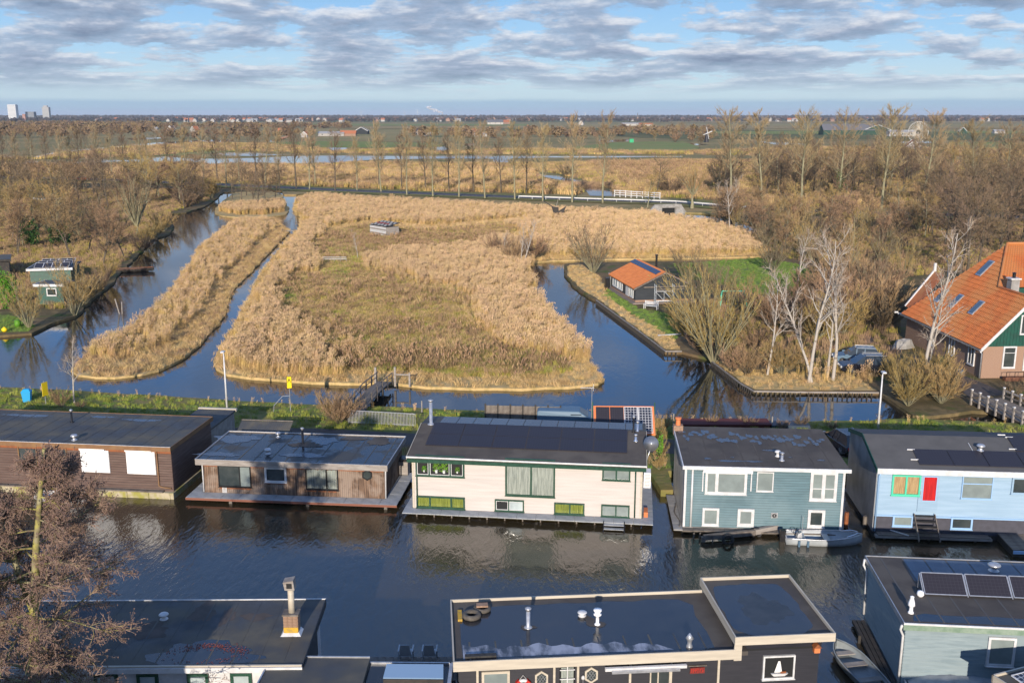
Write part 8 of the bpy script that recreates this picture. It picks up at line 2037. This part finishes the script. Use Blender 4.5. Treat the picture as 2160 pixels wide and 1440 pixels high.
# bin beside cedar houseboat
p = G(852,985,.35); wb_ = thing('black_bin','black wheelie bin in the gap right of the cedar houseboat','bin',(p.x + .1,p.y - 1.2,.36))
MB().hexa([(-.25,-.3,0),(.25,-.3,0),(.25,.3,0),(-.25,.3,0)],[(-.3,-.35,1.05),(.3,-.35,1.05),(.3,.35,1.05),(-.3,.35,1.05)]).build('body',M['blackm'],wb_); MB().box(-.32,.32,-.38,.4,1.053,1.13).build('lid',M['blackm'],wb_)
A_ = G(858,998,.4); o = thing('timber_crate','pale timber crate beside the cream houseboat left wall','crate',(A_.x - .2,A_.y,.4),R(-7)); MB().box(-.45,.35,-.3,.5,0,.9).build('body',M['greywood'],o); MB().box(-.5,.4,-.35,.55,.903,.95).build('lid',M['oldwood'],o)
A_ = G(1362,1085,.4); o = thing('board_stack','small orange brown stack of boards on the right deck of the cream houseboat','boards',(A_.x,A_.y,.36),R(-7))
for k in range(4): MB().box(-.12,.12,-.3,.5,.08 * k,.08 * k + .07).build('board',M['orangep'],o)
# hut and fixtures on the island
A,B = G(781,496,.3),G(815,502,.3); rz = math.atan2((B - A).y,(B - A).x); L = (B - A).length; hz = at_Y(798,473,A.y).z - .3
hh = thing('white_hut','small white boarded hut with striped mesh roof on the island','hut',(A.x,A.y,.3),rz)
for k in range(8): MB().box(0,L,-.03 - .0 * k,.0,hz * k / 8 + .02,hz * (k + 1) / 8 - .04).build('board',M['greywood'] if k % 3 == 2 else M['white'],hh)
MB().box(.05,L - .05,.03,3.0,0,hz - .15).build('wall',M['greywood'],hh)
rf = MB().hexa([(-.1,-.1,hz - .1),(L + .1,-.1,hz - .1),(L + .1,3.2,hz + .5),(-.1,3.2,hz + .5)],[(-.1,-.1,hz),(L + .1,-.1,hz),(L + .1,3.2,hz + .6),(-.1,3.2,hz + .6)]).build('roof',M['darkwood'],hh)
for i in range(10):
    for j in range(5):
        if (i + j) % 2 == 0: MB().box(L * i / 10,L * (i + .8) / 10,.2 + .6 * j,.55 + .6 * j,0,.05).build('roof_strip',M['white'],rf).location = (0,0,hz + .03 + (.4 + .6 * j) * .19)
MB().box(.3,L * .8,1.4,1.6,hz + .33,hz + .4).build('red_strip',M['red'],rf)
A = G(680,556,.3); ff = thing('field_gate','low pale tubular frame standing in the meadow','frame',(A.x,A.y,.3),0); L = (G(731,556,.3) - A).length
for z in (.75,1.05): MB().bar((0,0,z),(L,0,z),.07).build('rail',M['white'],ff)
for k in range(5): MB().bar((L * k / 4,0,0),(L * k / 4,0,1.1),.07).build('post',M['greywood'],ff)
p = G(1175,462,.3); sc2 = thing('dark_sculpture','dark boat like sculpture sticking up out of the island reeds','sculpture',(p.x,p.y,.3),R(-5))
MB().hexa([(-.9,-.4,1.6),(.4,-.4,1.2),(.4,.4,1.2),(-.9,.4,1.6)],[(-1.3,-.5,2.9),(.3,-.5,2.7),(.3,.5,2.7),(-1.3,.5,2.9)]).build('body',M['darkwood'],sc2)
MB().hexa([(.3,-.1,1.6),(1.2,-.1,.8),(1.2,.1,.8),(.3,.1,1.6)],[(.4,-.1,1.9),(2.2,-.1,3.1),(2.2,.1,3.1),(.4,.1,1.9)]).build('fin',M['darkwood'],sc2)
MB().bar((-.8,0,2.7),(-3.3,0,4.2),.2).build('boom',M['darkwood'],sc2); MB().bar((-.3,0,2.7),(.3,0,4.9),.08).build('mast',M['greywood'],sc2); MB().box(-.3,.1,-.1,.1,-.3,1.6).build('foot',M['darkwood'],sc2)
A,B = G(596,488,.4),G(632,488,.4); o = thing('plank_bridge','tiny pale plank bridge at the top of the narrow ditch','bridge',(A.x,A.y,0)); L = (B - A).length
for k in range(3): MB().box(-.3,L + .3,.3 * k,.3 * k + .27,.42,.5).build('plank',M['greywood'],o)
for k in (0,L): MB().box(k - .08,k + .08,-.1,.05,-.4,.9).build('post',M['oldwood'],o)
p = G(254,662,0); o = thing('broken_stake','pair of crossed broken stakes standing in the left ditch','stake',(p.x,p.y,0))
MB().bar((0,0,-.5),(-.5,0,1.9),.12).build('stake',M['greywood'],o); MB().bar((.2,0,-.5),(.3,0,1.5),.1).build('stake',M['greywood'],o)
p = G(150,838,.4); 
for i,(px,py,yt) in enumerate([(890,870,845),(1628,903,878),(1395,903,885),(1420,905,872)]):
    q = G(px,py,.45); o = MB().tube([(0,0,0),(0,0,max(.5,at_Y(px,yt,q.y).z - .45))],.05,6).build('wooden_stake',M['greywood']); o.location = (q.x,q.y,.45)
    tag(o,['pale stake on the dike left of the cream houseboat chimney','pale stake on the dike behind the teal roof','thin stake right of the solar shed','taller stake left of the teal chimney'][i],'stake')
A = G(1352,715,.4); o = MB().bar((0,0,.1),(3.4,.9,.1),.22,.08).build('loose_plank',M['white']); A = G(1388,708,.4); o.location = (A.x,A.y,.35); tag(o,'loose white plank lying on the bank below the garden house','plank')

# sheds on the left bank
def flat_shed(name,lab,px0,py0,px1,py1,hgt,dep_,wallm,roofm,trim,win=True,solar=False):
    A,B = G(px0,py0,.3),G(px1,py1,.3); d = B - A; L = d.length; rz = math.atan2(d.y,d.x)
    t = thing(name,lab,'shed',(A.x,A.y,.3),rz)
    MB().box(0,L,0,dep_,0,hgt).build('wall',wallm,t); boards(t,'F',L,0,L,0,hgt - .05,wallm,.2)
    r = MB().box(-.3,L + .3,-.4,dep_ + .3,hgt,hgt + .12).build('roof',roofm,t); MB().box(-.35,L + .35,-.48,-.403,hgt - .12,hgt + .2).build('fascia',trim,t); MB().box(-.38,-.303,-.48,dep_ + .3,hgt - .12,hgt + .2).build('fascia',trim,t)
    if win: window(t,'F',L,(L * .35,L * .75,hgt * .45,hgt * .85),trim,(),.12,kinds=['pane'],out=.05)
    if solar:
        for j in range(3):
            y0 = .3 + j * dep_ / 3; panels(r,(.5,y0,hgt + .15),(L - .3,y0,hgt + .15),(L - .3,y0 + dep_ / 4.2,hgt + .65),(.5,y0 + dep_ / 4.2,hgt + .65),4,1,M['solar'],M['white'])
    return t
flat_shed('green_shed','small dark green shed with white framed window on the left bank',83,642,136,642,2.5,3.0,M['barngreen'],M['bitumen'],M['white'])
flat_shed('garden_house','green flat roofed garden house with three rows of tilted solar panels',66,603,152,600,2.3,6.5,M['barngreen'],M['bitumen'],M['white'],False,True)
flat_shed('garden_house','dark low garden house at the left edge in the trees',-60,590,22,585,2.6,6,M['darkwood'],M['bitumen'],M['darkwood'],False)
flat_shed('open_carport','white edged open shed among the trees of the left wood',92,442,150,438,2.6,5,M['darkwood'],M['bitumen'],M['white'],False)
for i,(px,py) in enumerate([(38,690),(10,700)]):
    p = G(px,py,.27); o = thing('green_barrel' if i == 0 else 'yellow_buoy',['green rain barrel on the left bank lawn','yellow buoy at the tip of the left lawn'][i],'barrel' if i == 0 else 'buoy',tuple(p))
    MB().lathe((0,0,0),[(.3,0),(.36,.4),(.3,.85),(.01,.86)] if i == 0 else [(.1,0),(.3,.15),(.32,.35),(.1,.55),(.01,.6)]).build('drum' if i == 0 else 'float',M['leafb'] if i == 0 else M['yellow'],o,True)

# ------------------------------------------------------------------ far buildings
def far_house(px,py,w,d,h,roofh,rz,wm,rm,lab,name='distant_house',cat='house',group=None,wins=0,trim=None):
    p = G(px,py,.4); t = thing(name,lab,cat,(p.x,p.y,.4),R(rz),group)
    pr = [(-d / 2,0),(d / 2,0),(d / 2,h),(0,h + roofh),(-d / 2,h)]
    MB().add([(-w / 2,y,z) for y,z in pr] + [(w / 2,y,z) for y,z in pr],[tuple(range(5))[::-1],tuple(range(5,10))] + [(k,(k + 1) % 5,5 + (k + 1) % 5,5 + k) for k in (0,1,4)]).build('wall',wm,t)
    MB().hexa([(-w / 2 - .3,-d / 2 - .4,h - .25),(w / 2 + .3,-d / 2 - .4,h - .25),(w / 2 + .3,0,h + roofh + .05),(-w / 2 - .3,0,h + roofh + .05)],[(-w / 2 - .3,-d / 2 - .4,h),(w / 2 + .3,-d / 2 - .4,h),(w / 2 + .3,0,h + roofh + .3),(-w / 2 - .3,0,h + roofh + .3)]) \
        .hexa([(-w / 2 - .3,d / 2 + .4,h - .25),(w / 2 + .3,d / 2 + .4,h - .25),(w / 2 + .3,0.01,h + roofh + .05),(-w / 2 - .3,0.01,h + roofh + .05)],[(-w / 2 - .3,d / 2 + .4,h),(w / 2 + .3,d / 2 + .4,h),(w / 2 + .3,0.01,h + roofh + .3),(-w / 2 - .3,0.01,h + roofh + .3)]).build('roof',rm,t)
    if trim:
        for sx in (-1,1):
            m = MB()
            for sy in (-1,1): m.bar((sx * (w / 2 + .33),sy * (d / 2 + .4),h - .1),(sx * (w / 2 + .33),0,h + roofh + .2),.12,.5)
            m.build('verge_board',trim,t)
    for k in range(wins):
        x = -w / 2 + w * (k + .5) / wins; MB().box(x - .6,x + .6,-d / 2 - .05,-d / 2 - .01,h * .4,h * .8).build('window',M['pane'],t)
    return t
hm = lambda n,c: mat(n,c,None,rough=.9)
W1,W2,W3 = hm('far white wall',(.40,.385,.36)),hm('far brick wall',(.30,.19,.14)),hm('far grey wall',(.36,.34,.32))
R1,R2,R3,R4 = hm('far orange roof',(.42,.15,.07)),hm('far brown roof',(.15,.10,.085)),hm('far grey roof',(.14,.14,.15)),hm('far pale roof',(.34,.34,.34))
far_list = [(362,279,9,8,4,5,80,W3,R2,'dark distant house with white edged gable left of the orange roofed one',M['white']),(412,281,9,8,4,5,60,W1,R1,'distant house with steep orange and white gable',M['white']),
            (325,276,12,7,3,2.5,0,W1,R4,'distant low white shed in the polder',None),(600,285,14,9,4,4,10,W2,R1,'distant farm with dull orange roof',None),(645,290,8,7,3,3,75,W3,R1,'distant small hut with red gable',M['white']),
            (700,287,30,12,3,2,0,W3,R4,'distant long grey roofed stable left of the dark barn',None),(764,283,16,16,4,4.5,90,hm('far black wall',(.03,.035,.04)),R3,'distant dark barn with white edged gable',M['white']),(735,287,18,8,3,3,0,W2,R1,'distant low orange roofed barn left of the dark gable',None),
            (880,284,9,8,3.5,4,70,W3,R2,'distant brown house with white gable edge behind the poplars',M['white']),(905,287,10,6,2.5,1.5,0,W1,R4,'distant white shed right of the brown house',None),(1000,284,9,8,3.5,4,70,W2,R1,'distant small house with tan gable behind the poplars',None),(1014,288,14,5,2.5,1.2,0,W1,R4,'distant low white stable behind the poplars',None),
            (1045,263,40,22,6,6,0,W1,R3,'distant wide white farm across the green field',None),(1066,262,20,18,5,6,30,W2,R1,'distant orange roofed farmhouse beside the white farm',None),(1226,264,16,12,5,6,80,W1,R3,'distant white house among the far trees',None),(1330,266,40,12,5,2,0,W1,R4,'distant long white stable at the far field edge',None),(1362,267,30,10,5,2,0,W1,R1,'distant row of white sheds right of the long stable',None),
            (1785,285,62,20,6,7,0,hm('far dark green wall',(.03,.07,.05)),R3,'big dark barn behind the right hand poplars',None),(1845,285,18,34,6,6,90,hm('far dark green wall',(.03,.07,.05)),R3,'green gabled barn with white edges beside the big dark barn',M['white']),
            (2030,282,9,9,3,5,75,hm('far dark green wall',(.03,.07,.05)),R2,'small dark farm gable on the right skyline',M['white']),(2106,282,14,8,3,2,0,W1,R4,'white shed on the far right polder',None),(1900,288,30,10,5,2,0,W1,R4,'long white roofed shed left of the white wheel',None),(1925,318,14,9,3,4,75,W3,R1,'small red roofed houses behind the right hand wood',M['white'])]
for a in far_list: far_house(*a[:9],a[9],trim=a[10],wins=3 if a[2] > 20 else 0)
# windmill, big wheel, green box, spire, towers, turbines
p = G(1490,300,.4); t = thing('windmill','tiny distant white sailed windmill left of the right hand poplars','windmill',tuple(p),R(20))
t.scale = (.7,.7,.8); MB().lathe((0,0,0),[(3,0),(2.0,6),(1.6,9),(1.7,10),(.2,12)],8).build('tower',M['navy'],t)
for k in range(4): a = .3 + k * math.pi / 2; MB().bar((0,-2.2,10),(6.8 * math.cos(a),-2.2,10 + 6.8 * math.sin(a)),.5,.9).build('sail',M['white'],t)
p = G(1934,312,.4); t = thing('wheel_structure','large round wheel of white radial blades above the wood','wheel',tuple(p),0); rr_ = 22 / 2100 * p.y
zc_ = at_Y(1934,280,p.y).z
for k in range(36): a = k * math.pi / 18; MB().bar((rr_ * .22 * math.cos(a),0,zc_ + rr_ * .22 * math.sin(a)),(rr_ * math.cos(a),0,zc_ + rr_ * math.sin(a)),.45,.2).build('blade',M['cream_trim'],t)
MB().torus((0,0,zc_),rr_ * .95,.12,'y',36,5).build('rim',M['white'],t); MB().bar((0,1,0),(0,.5,zc_),1.0).build('mast',M['greywood'],t)
p = G(1332,301,.4); t = thing('green_kiosk','small bright green box standing in the far field','box',tuple(p)); t.scale = (.6,.6,.7); MB().box(-3,3,-2,2,0,4.6).build('body',mat('kiosk green',(.02,.35,.15),None,rough=.6),t); MB().box(-3.2,3.2,-2.2,2.2,4.603,5).build('lid',M['green'],t)
def skyline(px,yb,yt,wpx,D,name,lab,m,extra=None,cat='building',dd=None):
    x = (px - 1080) / 2153.0 * D; t = thing(name,lab,cat,(x,D,0)); z1 = at_Y(px,yt,D).z; w_ = wpx / 2153.0 * D
    MB().box(-w_ / 2,w_ / 2,0,dd or w_ * .6,0,z1).build('wall',m,t)
    s = MB()
    for k in range(1,12): s.box(-w_ / 2 + w_ * .04,w_ / 2 - w_ * .04,-.6,-.05,z1 * k / 12,z1 * k / 12 + z1 * .03)
    tag(s.build('window_band',hm('far window band',(.30,.33,.36)),t),kind='stuff'); return t
skyline(26,243,221,17,5200,'tower_block','tall white slab tower at the far left of the skyline',M['white']); skyline(36,243,222,5,5230,'tower_block','darker narrow tower stuck to the white slab',W3)
skyline(97,243,226,14,5200,'office_tower','grey office tower with stepped top on the left skyline',W3); skyline(97,243,223,8,5215,'office_tower','narrow upper block on the grey office tower',W3)
skyline(63,243,236,18,5300,'apartment_block','low grey apartment block between the two towers',R3); skyline(50,247,241,6,4700,'orange_block','small orange building below the white slab tower',R1)
for px,yt,lab in ((762,235,'leftmost tiny wind turbine on the skyline'),(854,236,'tiny wind turbine left of the smoke'),(881,236,'tiny wind turbine just left of the smoke plume'),(1234,238,'tiny wind turbine above the centre poplars')):
    D = 9000; x = (px - 1080) / 2153.0 * D; z = at_Y(px,yt,D).z; t = thing('wind_turbine',lab,'wind turbine',(x,D,0),0,'wind turbines on the skyline'); MB().tube([(0,0,0),(0,0,z)],[2.2,1.2],6).build('mast',M['white'],t)
    for k in range(3): a = .4 + px + k * 2.094; MB().bar((0,-2,z),(26 * math.cos(a),-2,z + 26 * math.sin(a)),1.8,.6).build('blade',M['white'],t)
D = 4200; x = (1345 - 1080) / 2153.0 * D; t = thing('church','distant church with thin dark spire on the skyline','church',(x,D,0)); z = at_Y(1345,237,D).z
MB().box(-3,3,-3,3,0,z * .45).build('tower',W2,t); MB().hexa([(-3,-3,z * .45),(3,-3,z * .45),(3,3,z * .45),(-3,3,z * .45)],[(-.2,-.2,z),(.2,-.2,z),(.2,.2,z),(-.2,.2,z)]).build('spire',R3,t); MB().box(3,22,-5,5,0,9).build('nave',W2,t)
# village houses along the horizon
rv_ = random.Random(21); kinds_ = []
for k in range(6):
    w_,d_ = rv_.uniform(8,16),rv_.uniform(8,11); wm_,rm_ = [(W1,R1),(W2,R1),(W1,R2),(W3,R3),(W2,R2),(W1,R4)][k]
    kinds_.append(far_house(900,256 + k * .1,w_,d_,rv_.uniform(4,6),rv_.uniform(3,5),0,wm_,rm_,'distant village house with white wall and orange roof'))
desc = ['white walled orange roofed','brick orange roofed','white walled brown roofed','grey','brown brick','pale flat looking']
spans = [((330,740),66,'left village band',(253,258.5)),((740,1100),36,'village band behind the middle poplars',(252,257)),((1100,1500),30,'village band around the church spire',(251,256)),((1500,2170),44,'village band behind the right hand trees',(251,257)),((100,330),14,'edge of town below the towers',(250,256))]
def placeh(o,px,py,k,nm):
    p = G(px,py,.4); o.location = (p.x,p.y,.4); o.rotation_euler = (0,0,rv_.choice([0,.3,-.3,1.4,1.6])); o.scale = (1.5,1.5,1.4)
    o['label'] = 'distant %s house in the %s' % (desc[k],nm); o['group'] = '%s houses, %s' % (desc[k],nm)
used = set(); kch = [list(o.children) for o in kinds_]
for (x0,x1),n,nm,(ya,yb) in spans:
    for i in range(n):
        k = rv_.randrange(6); px,py = rv_.uniform(x0,x1),rv_.uniform(ya,yb)
        if k not in used: used.add(k); placeh(kinds_[k],px,py,k,nm)
        else: o = dup(kinds_[k],(0,0,0),0,kids=kch[k]); placeh(o,px,py,k,nm)
# far trees: mass along the horizon
def crown(name,seed,m,n=70):
    r = random.Random(seed); vs_,fs = [],[]
    for i in range(n):
        v = Vector((r.gauss(0,1),r.gauss(0,1),r.gauss(0,1))).normalized() * r.random() ** .5; c = Vector((v.x * 5.5,v.y * 5.5,6.0 + v.z * 5.0)); a = Vector((r.gauss(0,1),r.gauss(0,1),r.gauss(0,1))).normalized() * 1.7; b = a.cross(Vector((r.gauss(0,1),r.gauss(0,1),1))).normalized() * 1.4
        q = len(vs_); vs_ += [c - a,c + b,c + a,c - b]; fs.append((q,q + 1,q + 2,q + 3))
    me = bpy.data.meshes.new(name); me.from_pydata([tuple(v) for v in vs_],[],fs); me.materials.append(m); return bpy.data.objects.new(name,me)
fm1,fm2 = mat('far tree brown',(.105,.08,.07),None,rough=1,rand=.3),mat('far tree dark',(.06,.055,.055),None,rough=1,rand=.3)
TUF['midtree'] = []
for k_ in ('spry1','spr0','spr1','spry0','sprr0','spr2'): TUF['midtree'].append(bpy.data.objects.new('bare_crown',PROTO[k_][3]))
TUF['browntree'] = [crown('brown_crown',30 + k,mat('far tree olive brown',(.19,.135,.08),None,rough=1,rand=.3)) for k in range(4)]
TUF['fartree'] = [crown('far_crown',k,fm1) for k in range(3)] + [crown('far_crown',10 + k,fm2) for k in range(3)]
scatter('far_treeline','dark band of far trees along the horizon',[[V2(-5200,3500),V2(5200,3500),V2(9000,6200),V2(-9000,6200)]],.4,['fartree'],.00042,.7,1.35,31,.0012,.5,.3,0,3.1)
scatter('far_treeline','farthest dim tree band on the horizon',[[V2(-9000,6200),V2(9000,6200),V2(16000,12000),V2(-16000,12000)]],.4,['fartree'],.00014,1.2,2.2,32,.001,.5,.2,0,3.1)
scatter('far_hedge','scattered trees and hedges of the far polder',[[G(-200,264,.4),G(330,264,.4),G(330,285,.4),G(-200,300,.4)],[G(330,268,.4),G(740,268,.4),G(740,272,.4),G(330,273,.4)],[G(330,286,.4),G(660,284,.4),G(660,290,.4),G(330,294,.4)],[G(860,284,.4),G(1150,285,.4),G(1400,278,.4),G(1500,276,.4),G(1500,288,.4),G(1150,294,.4),G(860,290,.4)],[G(1440,292,.4),G(1560,290,.4),G(1560,298,.4),G(1440,300,.4)]],.4,['midtree','browntree'],.003,.5,1.1,33,.006,.5,.25,0,3.1)
sp_far = [(1383,298,'spry0',0.9,'round orange brown willow in the far green field'),(1424,300,'bushr0',2.4,'round reddish tree in the far green field'),(440,262,'spr0',1.6,'large bare tree standing above the village skyline'),(312,262,'spr1',1.5,'cluster of bare trees on the left skyline'),(884,262,'spr2',1.5,'tall bare tree above the middle village'),(1860,300,'spr3',2.1,'tall wide bare tree reaching above the right horizon')]
for px,py,k,s,lab in sp_far: plant(k,'distant_tree',lab,'tree',G(px,py,.4),s)
for i,(px,py) in enumerate([(rnd.uniform(-30,740),rnd.uniform(268,300)) for _ in range(70)] + [(rnd.uniform(1440,2160),rnd.uniform(275,330)) for _ in range(40)] + [(60,300),(110,296),(150,302),(200,296),(235,300),(180,310),(30,312),(90,315),(260,308),(140,318),(300,300),(330,306),(10,290),(210,285)]):
    plant('spr%d' % (i % 4),'distant_tree','distant %s bare tree %s' % (['brown','dark','tan','wide'][i % 4],'in the left polder' if px < 330 else 'below the left village' if px < 760 else 'behind the right hand poplars'),'tree',G(px,py,.4),rnd.uniform(.6,1.0),group='distant trees, %s %s' % (['brown','dark','tan','wide'][i % 4],'left' if px < 330 else 'village side' if px < 760 else 'right'))
# smoke
D = 9500; x = (933 - 1080) / 2153.0 * D
t = thing('chimney_stack','tiny factory chimney trailing white smoke on the skyline','chimney',(x,D,0)); z0s = at_Y(933,239,D).z
MB().tube([(0,0,0),(0,0,z0s)],[4,3],6).build('stack',W3,t)
sm_m = bpy.data.materials.new('white smoke'); sm_m.use_nodes = True; tt = sm_m.node_tree; bb = tt.nodes['Principled BSDF']; bb.inputs['Base Color'].default_value = (.85,.82,.82,1); bb.inputs['Roughness'].default_value = 1; bb.inputs['Alpha'].default_value = .4
mb = MB(); rs2 = random.Random(3)
for i in range(34):
    k = i / 33; c = Vector((-k * 135 + rs2.gauss(0,3),rs2.gauss(0,6),z0s + 5 + k * 48 + rs2.gauss(0,3 + 4 * k))); r_ = 3 + 8 * k * (1 - .4 * k) + rs2.random() * 3
    mb.lathe(c - Vector((0,0,r_ * .6)),[(.1,0),(r_ * 1.3,r_ * .25),(r_ * 1.6,r_ * .6),(r_ * 1.2,r_ * 1.0),(.1,r_ * 1.2)],9)
o = mb.build('smoke',sm_m,None,True); o.location = (x,D,0); tag(o,'thin white smoke drifting left from the far chimney',None,None,'stuff')
# two added houses out of view, placed to shade the near houseboats
nb = far_house(1080,720,9,6,2.9,1.4,6,M['navy'],M['bitumen'],'added dark boarded houseboat out of view, shading the lower right wall','shade_caster_houseboat','houseboat',wins=3)
nb.location = (16.5,24.5,0)
nb = far_house(1080,720,10,7,5.2,2.4,-3,W2,R2,'added brick house out of view, shading the lower left roof','shade_caster_house','house',wins=3)
nb.location = (-19.5,23,0)

# ------------------------------------------------------------------ thin winter haze
hz = MB().box(-33000,33000,-300,46000,-4.5,150).build('haze',mat('haze surface',(1,1,1)))
hm_ = bpy.data.materials.new('haze air'); hm_.use_nodes = True; ht = hm_.node_tree; ht.nodes.clear()
pv_ = ht.nodes.new('ShaderNodeVolumePrincipled'); pv_.inputs['Color'].default_value = (0.72,0.84,1.0,1); pv_.inputs['Density'].default_value = 0.000045; pv_.inputs['Anisotropy'].default_value = 0.0
ho = ht.nodes.new('ShaderNodeOutputMaterial'); ht.links.new(pv_.outputs[0],ho.inputs['Volume'])
hz.data.materials.clear(); hz.data.materials.append(hm_); tag(hz,'thin blue winter haze over the polder',None,None,'stuff')
